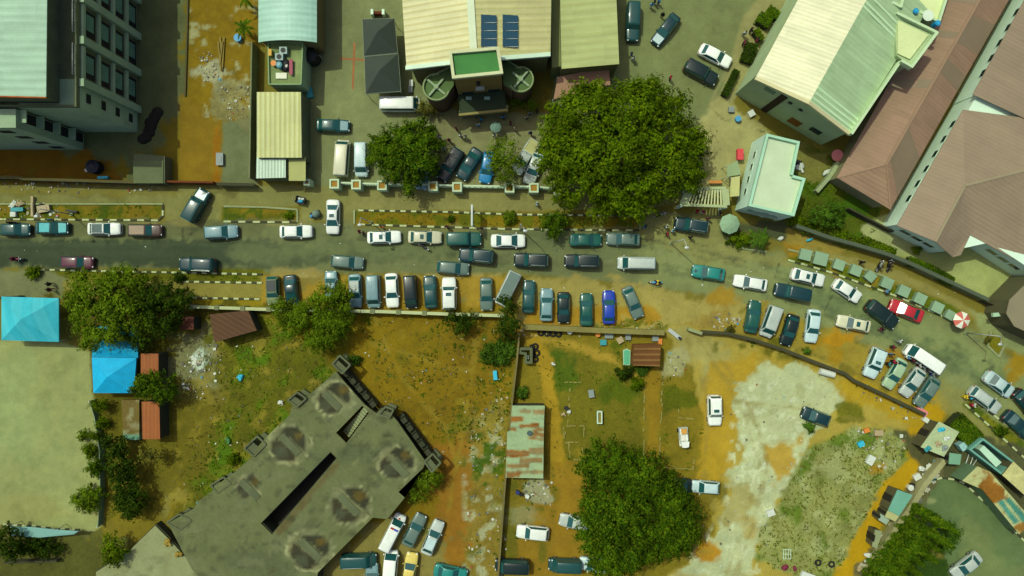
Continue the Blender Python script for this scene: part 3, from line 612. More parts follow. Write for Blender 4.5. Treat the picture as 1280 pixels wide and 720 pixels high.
def car_meshes(kind):
    if kind in MC: return MC[kind]
    L, Wd, Ht, prof, (xr0, xr1, xf1, xf0), rw = KIND[kind]; hw = Wd / 2; P = {}
    plan = [(-1, .66), (-.985, .80), (-.95, .89), (-.86, .965), (-.6, 1), (.5, 1), (.84, .955), (.94, .87), (.98, .77), (1, .62)]
    if kind in ('van', 'minibus'): plan = [(-1, .86), (-.985, .93), (-.95, .97), (-.86, 1), (.7, 1), (.88, .96), (.96, .87), (1, .70)]
    b = MB(); secs = []
    for t in (-1, -.985, -.965, -.94, -.9, -.86, -.72, -.6, -.35, -.1, .2, .4, .55, .72, .84, .9, .94, .965, .985, 1):
        f = hw * lerp_tab(plan, t); z = lerp_tab(prof, t); x = t * L / 2
        half = [(x, f * .93, .20), (x, f, .40), (x, f * .995, z - .24), (x, f * .965, z - .08), (x, f * .89, z - .015), (x, f * .5, z + .018), (x, 0, z + .022)]
        secs.append(half + [(x, -p[1], p[2]) for p in half[-2::-1]])
    section_loft(b, secs)
    belt = lerp_tab(prof, 0) - .03; hb = hw * .93; ht = hw * rw
    def cab(x, z):
        w = hb + (ht - hb) * max(0, min(1, (z - belt) / (Ht - belt)))
        h = [(x, hb, belt - .1), (x, hb, belt), (x, w, z - .05), (x, w * .90, z - .008), (x, w * .5, z + .018), (x, 0, z + .024)]
        return h + [(x, -p[1], p[2]) for p in h[-2::-1]]
    xm = (xr1 + xf1) / 2
    csec = [cab(xr0, belt), cab(xr1 - .05, Ht - .075), cab(xr1 + .12, Ht - .02), cab(xm, Ht), cab(xf1 - .15, Ht - .02), cab(xf1 + .05, Ht - .075), cab(xf0, belt)]
    section_loft(b, csec)
    if kind == 'pickup':
        x0, x1 = -L / 2 + .12, xr0 - .12
        b.box((x0 + .02, 0, 1.0), (.06, Wd * .86, .16)); b.box(((x0 + x1) / 2, hw * .84, 1.0), (x1 - x0, .08, .16)); b.box(((x0 + x1) / 2, -hw * .84, 1.0), (x1 - x0, .08, .16))
        c = MB(); c.box(((x0 + x1) / 2, 0, .985), (x1 - x0 - .08, hw * 1.60, .03))
        for k in range(6): c.box(((x0 + x1) / 2, -hw * .66 + k * hw * .264, 1.008), (x1 - x0 - .12, .05, .02))
        P['cargo_bed'] = (c, 'bed')
    P['body'] = (b, 'paint')
    def glass(q): return MB().slab(q, .06)
    o = .045; zt = Ht - .085
    n1 = Vector((Ht - belt, 0, xf0 - xf1)).normalized() * o
    q = [Vector((xf0 - .05, -hb * .88, belt + .03)), Vector((xf0 - .05, hb * .88, belt + .03)), Vector((xf1 + .06, ht * .90, zt)), Vector((xf1 + .06, -ht * .90, zt))]
    P['windscreen'] = (glass([v + n1 for v in q]), 'glass')
    n2 = Vector((-(Ht - belt), 0, xr1 - xr0)).normalized() * o
    zr = belt + .05
    q = [Vector((xr0 + .05, hb * .84, zr)), Vector((xr0 + .05, -hb * .84, zr)), Vector((xr1 - .06, -ht * .86, zt)), Vector((xr1 - .06, ht * .86, zt))]
    P['rear_window'] = (glass([v + n2 for v in q]), 'glass')
    for s in (1, -1):
        n3 = Vector((0, s * (Ht - belt), hb - ht)).normalized() * .014; w_ = hb + (ht - hb) * .86; zs = belt + (Ht - belt) * .86
        q = [Vector((xr0 + .24, s * hb, belt + .02)), Vector((xf0 - .26, s * hb, belt + .02)), Vector((xf1 - .0, s * w_, zs)), Vector((xr1 + .10, s * w_, zs))]
        if s > 0: q = q[::-1]
        P['side_window' + ('' if s > 0 else '#2')] = (glass([v + n3 for v in q]), 'glass')
        xm_ = xf0 - .18
        P['mirror' + ('' if s > 0 else '#2')] = (MB().ball((xm_, s * (hw + .09), belt + .06), (.09, .12, .075), 8, 5), 'paint')
        zf = lerp_tab(prof, .93)
        P['headlight' + ('' if s > 0 else '#2')] = (MB().ball((L / 2 * .925, s * hw * .66, zf - .10), (.17, .17, .09), 8, 5), 'lampw')
        zb = lerp_tab(prof, -.96)
        P['tail_light' + ('' if s > 0 else '#2')] = (MB().ball((-L / 2 * .955, s * hw * .70, zb - .13), (.10, .15, .13), 8, 5), 'lampr')
    P['grille'] = (MB().box((L / 2 - .03, 0, .52), (.08, Wd * .5, .2)), 'dark')
    for i, (x, s) in enumerate(((L * .30, 1), (L * .30, -1), (-L * .29, 1), (-L * .29, -1))):
        P['wheel' + ('#%d' % i if i else '')] = (MB().cyl((x, s * (hw - .10) - .10, .32), .32, .20, 14, axis='y'), 'rubber')
        P['rim#%d' % i] = (MB().cyl((x, s * (hw + .005) - .01, .32), .20, .02, 10, axis='y'), 'rim')
    # optional extras
    P['sunroof'] = (MB().slab([(xf1 - .75, -ht * .48, Ht + .045), (xf1 - .28, -ht * .48, Ht + .03), (xf1 - .28, ht * .48, Ht + .03), (xf1 - .75, ht * .48, Ht + .045)], .05), 'glass')
    for s in (1, -1):
        P['roof_rail' + ('' if s > 0 else '#2')] = (MB().tube([(xr1 + .2, s * ht * .86, Ht - .02), (xr1 + .3, s * ht * .86, Ht + .05), (xf1 - .4, s * ht * .86, Ht + .05), (xf1 - .3, s * ht * .86, Ht - .02)], .025, 5), 'metal')
    P['roof_ribs'] = (sum_boxes([((xr1 + xf1) / 2, y * ht * .62, Ht + .022, (xf1 - xr1) * .62, .05, .03) for y in (-1, -.5, 0, .5, 1)]), 'paint')
    lb = MB(); lb.box((xf1 - .35, .28, Ht + .07), (.2, .5, .13)); P['siren_light'] = (lb, 'lampr')
    lb = MB(); lb.box((xf1 - .35, -.28, Ht + .07), (.2, .5, .13)); P['siren_light#2'] = (lb, 'lampb')
    cr = MB(); zc = lerp_tab(prof, .78) + .02; cr.box((L / 2 * .80, 0, zc), (.34, .11, .02)); cr.box((L / 2 * .80, 0, zc + .004), (.11, .34, .02)); P['cross_emblem'] = (cr, 'lampr')
    P['roof_panel'] = (MB().slab([(xr1 + .05, -ht * .88, Ht + .03), (xf1 - .12, -ht * .88, Ht + .02), (xf1 - .12, ht * .88, Ht + .02), (xr1 + .05, ht * .88, Ht + .03)], .06), 'paint2')
    zh = lerp_tab(prof, .62) + .015
    P['bonnet'] = (MB().slab([(xf0 + .06, -hw * .72, zh + .05), (L / 2 * .9, -hw * .66, zh - .06), (L / 2 * .9, hw * .66, zh - .06), (xf0 + .06, hw * .74, zh + .05)], .06), 'paint2')
    MM = {'paint': PAINT, 'paint2': PAINT, 'glass': GLASS, 'rubber': RUBBER, 'rim': RIM, 'dark': DARK, 'lampw': LAMPW, 'lampr': LAMPR, 'metal': METAL,
          'bed': mat('truck_bed_boards', A(190, 180, 120), 0.9, amp=(.2, .3)), 'lampb': mat('blue_lamp', (0.02, 0.05, 0.4), 0.3)}
    MC[kind] = {k: (mb.mesh(k.split('#')[0], MM[mm]), mm) for k, (mb, mm) in P.items()}
    return MC[kind]
def sum_boxes(L):
    m = MB()
    for x, y, z, a, b, c in L: m.box((x, y, z), (a, b, c))
    return m
OPT = ('sunroof', 'roof_rail', 'roof_ribs', 'siren_light', 'cross_emblem', 'roof_panel', 'bonnet')
PAL = {'white': (.70, .74, .66), 'ice': (.42, .55, .53), 'silver': (.40, .46, .40), 'teal': (.010, .060, .056), 'navy': (.006, .034, .038), 'black': (.006, .018, .016),
       'green': (.010, .085, .062), 'aqua': (.015, .20, .165), 'red': (.42, .022, .03), 'royal': (.010, .040, .30), 'maroon': (.10, .025, .040), 'brown': (.06, .035, .022),
       'cream': (.50, .50, .33), 'yellow': (.62, .50, .11), 'grey': (.10, .155, .125), 'pale_green': (.32, .46, .27), 'steel': (.16, .28, .29), 'tan': (.22, .15, .08), 'blue': (.012, .16, .34), 'cyan': (.03, .36, .38), 'olive': (.16, .22, .09)}
GRP_ROAD = 'cars on the main road'; GRP_ROW = 'cars parked in the row south of the road'; GRP_LOT = 'cars parked in the lots'; GRP_COMP = 'cars parked in the walled compounds'; GRP_EAST = 'cars parked beside the eastern road'
NAMES = {'sedan': 'parked_car', 'hatch': 'hatchback_car', 'estate': 'estate_car', 'suv': 'off_road_car', 'van': 'people_carrier', 'minibus': 'minibus', 'pickup': 'pickup_truck'}
CATS = {'sedan': 'car', 'hatch': 'car', 'estate': 'car', 'suv': 'SUV', 'van': 'van', 'minibus': 'minibus', 'pickup': 'pickup'}
def car(px, py, ang, kind, paint, label, group, opts='', length=None, c2=None):
    base = kind
    if kind == 'sedan': kind = ('sedan', 'sedan2', 'sedan3', 'sedan')[(px * 7 + py * 3) % 4 > 1 and 1 or int(px * 5 + py) % 3]
    if kind == 'suv': kind = ('suv', 'suv2')[int(px + py) % 2]
    L = KIND[kind][0]
    s = 1.0 if length is None else max(.86, min(1.12, length / S / L))
    p = W(px, py, 0.75); r = thing(NAMES[base], (p.x, p.y, 0), label, CATS[base], group, R(ang))
    r.scale = (s, random.uniform(.965, 1.03), random.uniform(.96, 1.05))
    wheels = {}
    j = random.uniform(.9, 1.1); col = tuple(c * j for c in PAL[paint])
    for k, (me, mm) in car_meshes(kind).items():
        nm = k.split('#')[0]
        if nm in OPT and nm not in opts.split(): continue
        if nm == 'rim':
            link('rim', me, wheels[k]); continue
        o = link(nm, me, r, PAL[c2] if (mm == 'paint2' and c2) else col)
        if nm == 'wheel': wheels['rim#%d' % len(wheels)] = o
    return r
CARS = [
 # main road, northern kerb lane, west to east
 (19, 287, 0, 'hatch', 'teal', 'dark teal hatchback cut off by the west edge, people leaning at its side', GRP_ROAD, ''),
 (65, 285, 0, 'sedan', 'teal', 'dark car with cyan roof and pale bonnet, its door side open to a person', GRP_ROAD, 'roof_panel bonnet', None, 'cyan'),
 (130.5, 286, 0, 'sedan', 'white', 'white saloon parked between the cyan-roofed car and the brown car', GRP_ROAD, 'roof_panel', None, 'teal'),
 (181, 288, 0, 'estate', 'brown', 'dark brown estate car with tan roof along the north kerb', GRP_ROAD, 'roof_panel', None, 'tan'),
 (246, 257, 61, 'suv', 'teal', 'dark teal SUV turning off the road through the verge gap', GRP_ROAD, 'bonnet', 44, 'steel'),
 (276, 290, 3, 'estate', 'steel', 'grey-blue estate car stopped beside the verge west of the turning white saloon', GRP_ROAD, ''),
 (370, 289.5, 1, 'sedan', 'white', 'white saloon on the road just west of the turning white car', GRP_ROAD, ''),
 (416, 271, -91, 'sedan', 'white', 'white saloon with sunroof crossing out of the compound lane onto the road', GRP_ROAD, 'sunroof', 43),
 (480, 296.5, 2, 'sedan', 'white', 'white saloon with sunroof, first in line east of the crossing white car', GRP_ROAD, 'sunroof', 42),
 (531, 296.5, -1, 'sedan', 'cream', 'cream-white saloon with dark sunroof between a white and a teal car', GRP_ROAD, 'sunroof', 42),
 (580, 299, 0, 'suv', 'green', 'dark green SUV along the north kerb between two pale saloons', GRP_ROAD, '', 43),
 (635, 301, 0, 'sedan', 'white', 'white saloon beneath the bushy median near the lamp post', GRP_ROAD, '', 43),
 (732, 300, 0, 'sedan', 'green', 'dark green saloon parked right beside the small median tree', GRP_ROAD, '', 40),
 (779, 299, 178, 'sedan', 'grey', 'grey-green saloon at the east end of the northern kerb line', GRP_ROAD, '', 42),
 (864, 282, 171, 'suv', 'navy', 'dark blue SUV turning in front of the white slatted gate', GRP_ROAD, 'roof_rail', 42),
 # main road, southern lane
 (96, 328, -1, 'hatch', 'maroon', 'plum red hatchback driving on the dark western stretch', GRP_ROAD, '', 46),
 (247.5, 331, 178, 'suv', 'navy', 'dark navy SUV with roof rails driving on the dark western stretch', GRP_ROAD, 'roof_rail', 46),
 (434, 327.5, -5, 'estate', 'grey', 'grey-green estate car alone in the southern lane', GRP_ROAD, '', 41),
 (596, 320, 175, 'suv', 'navy', 'blackish SUV at the front of three alike, beside a grey hatchback', GRP_ROAD, 'roof_rail', 44),
 (566, 335, -5, 'hatch', 'grey', 'dark grey hatchback driving just south-west of the front black SUV', GRP_ROAD, '', 41),
 (664.5, 325.5, 178, 'suv', 'black', 'black SUV with roof rails, middle one of three in a queue', GRP_ROAD, 'roof_rail', 44),
 (727, 326.5, 179, 'suv', 'black', 'black SUV with roof rails, directly ahead of the silver people carrier', GRP_ROAD, 'roof_rail', 43),
 (795, 329, 179, 'van', 'silver', 'silver-white people carrier in the queue behind black SUVs', GRP_ROAD, 'roof_rail', 46),
 (885.5, 341, 171, 'sedan', 'aqua', 'bright teal green saloon driving toward the queue', GRP_ROAD, '', 41),
 (938, 353.5, 170, 'sedan', 'white', 'white saloon with grey tail following the bright teal saloon', GRP_ROAD, '', 42),
 (1010, 346.5, -14, 'sedan', 'white', 'white saloon with sunroof close to the concrete blocks', GRP_ROAD, 'sunroof', 42),
 (990, 365.5, 168, 'suv', 'navy', 'dark navy SUV side by side with the white sunroof saloon', GRP_ROAD, '', 44),
 (1059, 363.5, -33, 'sedan', 'white', 'white saloon between the concrete blocks and the cream saloon', GRP_ROAD, '', 38),
 (1067, 404.5, 168, 'sedan', 'cream', 'cream saloon with sunroof and green windscreen on the dusty shoulder', GRP_ROAD, 'sunroof', 42),
 (1102, 393, -37, 'suv', 'black', 'black SUV nose to tail with the bright red saloon', GRP_ROAD, '', 44),
 (1133, 388.5, 158, 'sedan', 'red', 'bright red saloon, the only red car on the road', GRP_ROAD, '', 44),
 (1249, 480.5, -36, 'sedan', 'ice', 'light blue saloon near the bend at the eastern edge', GRP_EAST, '', 40),
 (1231.5, 500, -36, 'estate', 'silver', 'grey estate car along the striped verge beside a light blue saloon', GRP_EAST, 'roof_rail', 44),
 (1282, 504, -50, 'sedan', 'black', 'dark saloon with red lamp half outside the east edge', GRP_EAST, '', 40),
 (1273, 531, -42, 'sedan', 'navy', 'dark blue saloon at the east edge below the grey estate', GRP_EAST, '', 42),
 # row south of the road
 (341, 363, -88, 'hatch', 'olive', 'black-roofed hatchback with olive bonnet at the west end of the row', GRP_ROW, 'roof_panel', 36, 'black'),
 (364, 363, -83, 'sedan', 'navy', 'dark navy saloon second in the row beside the olive hatchback', GRP_ROW, '', 39),
 (414, 357, 92, 'hatch', 'steel', 'dark blue-grey hatchback half hidden by the feathery tree', GRP_ROW, ''),
 (444, 363.5, -88, 'sedan', 'steel', 'blue-green saloon with pale roof just east of the feathery tree', GRP_ROW, 'roof_panel', 42, 'silver'),
 (467, 364.5, -88, 'van', 'steel', 'light blue people carrier with ribbed roof in the row', GRP_ROW, 'roof_ribs', 41),
 (490, 363, -87, 'sedan', 'white', 'white saloon in the row between a blue carrier and a black one', GRP_ROW, '', 43),
 (513.5, 365, -86, 'van', 'black', 'black-green people carrier in the row beside a white saloon', GRP_ROW, '', 41),
 (538, 365, 94, 'sedan', 'teal', 'dark teal saloon in the row beside a white SUV', GRP_ROW, '', 41),
 (561.5, 367, 91, 'suv', 'white', 'white SUV with sunroof backed against the parking wall', GRP_ROW, 'sunroof', 41),
 (608, 367.5, -89, 'sedan', 'grey', 'dark grey saloon standing between two empty bays of the row', GRP_ROW, '', 41),
 (635, 361, -116, 'minibus', 'silver', 'grey-roofed white minibus parked crookedly under the wall tree', GRP_ROW, 'roof_panel', 45, 'grey'),
 (661, 371, 88, 'sedan', 'teal', 'dark teal saloon directly beside the crooked minibus', GRP_ROW, '', 41),
 (683, 381, 89, 'sedan', 'steel', 'slate blue saloon between a dark teal and a black saloon', GRP_ROW, '', 41),
 (704.5, 384.5, -90, 'sedan', 'black', 'black saloon between the slate blue and the green saloon', GRP_ROW, '', 39),
 (733, 387, 90, 'sedan', 'green', 'deep green saloon parked next to the royal blue saloon', GRP_ROW, '', 41),
 (761, 384, 90, 'sedan', 'royal', 'royal blue saloon, the only vivid blue car in the row', GRP_ROW, '', 42),
 (791, 378, -67, 'sedan', 'grey', 'grey-green saloon parked aslant at the east end of the row', GRP_ROW, '', 42),
 # eastern shoulder
 (941, 396, 80, 'sedan', 'green', 'dark green saloon first on the shoulder past the wall gap', GRP_EAST, '', 41),
 (963, 402, -110, 'van', 'silver', 'pale grey people carrier between a green and a black saloon', GRP_EAST, 'roof_ribs', 40),
 (987, 412.5, -107, 'sedan', 'black', 'black saloon on the shoulder between two pale cars', GRP_EAST, '', 40),
 (1015.5, 407.5, -97, 'sedan', 'ice', 'pale ice blue saloon alone at the end of the shoulder line', GRP_EAST, '', 42),
 (1093, 453.5, -112, 'suv', 'ice', 'light blue SUV with sunroof and people at its side', GRP_EAST, 'sunroof roof_ribs', 39),
 (1118.5, 467, -120, 'sedan', 'pale_green', 'pale green saloon with a door open next to the light blue SUV', GRP_EAST, '', 41),
 (1140.5, 478, -125, 'sedan', 'silver', 'silver saloon behind the white bus', GRP_EAST, '', 40),
 (1158.5, 490, -123, 'sedan', 'grey', 'grey-teal saloon last of the slanted group behind the white bus', GRP_EAST, '', 42),
 (1152.5, 448.5, 146, 'minibus', 'white', 'white bus with long pale roof stopped at the roadside', GRP_EAST, '', 47),
 # compounds to the north
 (416, 157, -2, 'sedan', 'teal', 'dark teal saloon with pale bonnet below the grey canopies', GRP_COMP, 'bonnet', 42, 'steel'),
 (501, 131, 0, 'minibus', 'white', 'white delivery minibus beside the round stair tower', GRP_COMP, '', 50),
 (428, 198, 86, 'minibus', 'cream', 'cream-white minibus parked nose in beside a narrow grey carrier', GRP_COMP, '', 46),
 (452, 200, -90, 'van', 'ice', 'pale grey carrier between the cream minibus and the round tree', GRP_COMP, '', 42),
 (563, 206, -122, 'suv', 'black', 'black SUV in the shade beside the compound fence', GRP_COMP, '', 45),
 (587, 205, -122, 'sedan', 'navy', 'shiny dark navy saloon beside the black SUV in the compound', GRP_COMP, '', 43),
 (609, 209, -100, 'hatch', 'blue', 'vivid blue hatchback half under the small fenced tree', GRP_COMP, '', 40),
 (530, 217, -100, 'hatch', 'steel', 'slate hatchback under the dark round tree by the fence', GRP_COMP, '', 40),
 (657, 196, -122, 'pickup', 'silver', 'white pickup with cream cargo bed between the compound trees', GRP_COMP, '', 48),
 (667, 210, -110, 'sedan', 'silver', 'silver saloon half hidden under the huge tree beside the pickup', GRP_COMP, '', 42),
 (791, 28, -92, 'suv', 'teal', 'dark teal SUV beside the olive flat roof', GRP_COMP, '', 48),
 (832, 37, -128, 'sedan', 'navy', 'dark saloon with pale blue bonnet standing aslant in the car park', GRP_COMP, 'bonnet', 46, 'ice'),
 (894, 70, -27, 'sedan', 'white', 'white saloon beside the black SUV near the cream gable', GRP_COMP, '', 43),
 (876, 91, -28, 'suv', 'black', 'glossy black SUV beside the white saloon near the cream gable', GRP_COMP, '', 44),
 # lots to the south
 (893, 513, -89, 'suv', 'white', 'white SUV with sunroof standing alone on the orange soil', GRP_LOT, 'sunroof roof_rail', 38),
 (1020, 521, 160, 'hatch', 'navy', 'dark blue hatchback standing alone on the pale gravel', GRP_LOT, '', 36),
 (882, 609, 176, 'hatch', 'ice', 'pale blue hatchback just east of the huge dark tree', GRP_LOT, '', 36),
 (666, 666, 174, 'estate', 'white', 'white estate car west of the huge dark tree', GRP_LOT, '', 41),
 (719, 653, 168, 'hatch', 'silver', 'silver hatchback poking out from under the huge dark tree', GRP_LOT, '', 40),
 (706, 706, 178, 'van', 'teal', 'dark teal people carrier at the bottom edge beside the tree', GRP_LOT, '', 41),
 (640, 707, 178, 'van', 'black', 'black people carrier at the bottom edge against the long wall', GRP_LOT, '', 42),
 (743, 706, 172, 'hatch', 'ice', 'pale blue hatchback almost covered by the huge dark tree', GRP_LOT, '', 38),
 (845, 607, 180, 'sedan', 'black', 'black saloon nose just showing at the east side of the tree', GRP_LOT, '', 40),
 (491, 665, 63, 'van', 'white', 'white ambulance with red and blue roof lights and red bonnet cross', GRP_LOT, 'siren_light cross_emblem', 48),
 (518, 663, 64, 'sedan', 'grey', 'dark grey saloon with junk on its boot beside the ambulance', GRP_LOT, '', 44),
 (541, 672, 67, 'sedan', 'silver', 'silver-white saloon parked aslant east of the dark grey saloon', GRP_LOT, 'roof_panel', 46, 'ice'),
 (449, 700, 2, 'van', 'teal', 'dark teal people carrier tight against the concrete slab', GRP_LOT, 'roof_rail', 44),
 (488, 713, 85, 'minibus', 'white', 'white minibus cut off by the bottom edge next to a yellow car', GRP_LOT, '', 50),
 (512, 713, 80, 'sedan', 'yellow', 'yellow taxi-like saloon, the only yellow car', GRP_LOT, '', 46),
 (563, 716, -12, 'sedan', 'aqua', 'teal saloon cut off by the bottom edge', GRP_LOT, '', 42),
 (465, 724, 90, 'sedan', 'steel', 'slate saloon whose nose only shows at the bottom edge', GRP_LOT, '', 40),
 (1208, 707, 218, 'sedan', 'silver', 'silver-green saloon in the dark corner court', GRP_LOT, '', 42),
]
for c in CARS: car(*c)
# ---------------------------------------------------------------- people and small vehicles
def skinned(verts, edges, root, sub=1):
    me = bpy.data.meshes.new('tmp'); me.from_pydata([v[0] for v in verts], edges, [])
    o = bpy.data.objects.new('tmp', me); COL.objects.link(o)
    m = o.modifiers.new('s', 'SKIN'); m.use_smooth_shade = True
    for i, v in enumerate(verts):
        sv = me.skin_vertices[0].data[i]; sv.radius = v[1] if isinstance(v[1], tuple) else (v[1], v[1]); sv.use_root = i == root
    if sub: o.modifiers.new('b', 'SUBSURF').levels = sub
    dg = bpy.context.evaluated_depsgraph_get(); out = bpy.data.meshes.new_from_object(o.evaluated_get(dg))
    bpy.data.objects.remove(o); bpy.data.meshes.remove(me); return out
def person_meshes(pose):
    """facing +x; returns body, shirt, trousers, hair"""
    st = .20 if pose == 'walk' else .02; sit = pose == 'ride'
    hipz = .92 if not sit else .80
    def leg(s, f):
        if sit: return [(0, s * .10, hipz - .03), (.34, s * .20, hipz - .10), (.30, s * .22, .38), (.40, s * .22, .32)]
        return [(0, s * .10, hipz - .05), (f * .6 + .02, s * .11, .50), (f, s * .11, .09), (f + .15, s * .12, .04)]
    def arm(s, f):
        if sit: return [(.02, s * .20, hipz + .50), (.22, s * .27, hipz + .26), (.48, s * .26, hipz + .24), (.56, s * .26, hipz + .24)]
        return [(0, s * .20, 1.42), (f * .3 - .02, s * .26, 1.14), (f + .06, s * .25, .90), (f + .10, s * .24, .80)]
    V = []; E = []
    def chain(pts, rads, start):
        prev = start
        for p, r in zip(pts, rads):
            V.append((p, r)); 
            if prev is not None: E.append((prev, len(V) - 1))
            prev = len(V) - 1
        return prev
    def torso(k):
        chain([(0, 0, hipz), (0, 0, hipz + .26), (0, 0, hipz + .48), (0, 0, hipz + .56)], [(.11 * k, .16 * k), (.10 * k, .145 * k), (.115 * k, .185 * k), (.08 * k, .11 * k)], None)
    torso(1.0); chain([(.01, 0, hipz + .64), (.02, 0, hipz + .72), (.03, 0, hipz + .80)], [.055, .085, .088], 3)
    for s in (1, -1):
        chain(leg(s, st * s), [.085, .06, .042, .035], 0); chain(arm(s, -st * s), [.055, .043, .033, .035], 2)
    body = skinned(V, E, 0)
    V.clear(); E.clear(); torso(1.12)
    for s in (1, -1): chain(arm(s, -st * s)[:2], [.075, .062], 2)
    shirt = skinned(V, E, 0)
    V.clear(); E.clear(); V.append(((0, 0, hipz), (.125, .18)))
    for s in (1, -1): chain(leg(s, st * s)[:3], [.105, .08, .062], 0)
    tr = skinned(V, E, 0)
    hz = hipz + .79
    h = MB().ball((.01, 0, hz + .025), (.108, .095, .10), 10, 6)
    # face: nose, so that the head has a front
    return body, shirt, tr, h.mesh('hair', HAIR)
PM = {}
for pose in ('stand', 'walk', 'ride'):
    b, s, t, h = person_meshes(pose); b.materials.clear(); b.materials.append(SKIN)
    for q in (s, t): q.materials.clear(); q.materials.append(CLOTH)
    PM[pose] = (b, s, t, h)
SH = {'white': (.52, .56, .48), 'blue': (.06, .28, .50), 'teal': (.03, .26, .28), 'red': (.45, .02, .05), 'maroon': (.16, .02, .04), 'black': (.015, .016, .018), 'yellow': (.70, .52, .03), 'grey': (.20, .24, .22),
      'navy': (.015, .03, .12), 'green': (.05, .16, .04), 'orange': (.6, .2, .03), 'cyan': (.03, .4, .55), 'tan': (.35, .28, .15), 'pink': (.6, .2, .2), 'ochre': (.26, .18, .02)}
def person(px, py, rz, top, bottom, label, group, pose='stand', z=0.0, xyz=None):
    p = W(px, py, 0) if xyz is None else Vector(xyz)
    b, s, t, h = PM[pose]
    o = link('person', b, None, None, (p.x, p.y, z)); o.rotation_euler = (0, 0, R(rz)); k = random.uniform(.95, 1.04); o.scale = (k, k, k)
    tag(o, label, 'person', group)
    link('shirt', s, o, SH[top]); link('trousers', t, o, SH[bottom]); link('hair', h, o)
    return o
GC = 'people in front of the hall'; GR = 'people on and beside the road'; GP = 'people in the northern car park'; GE = 'people around the white bus'
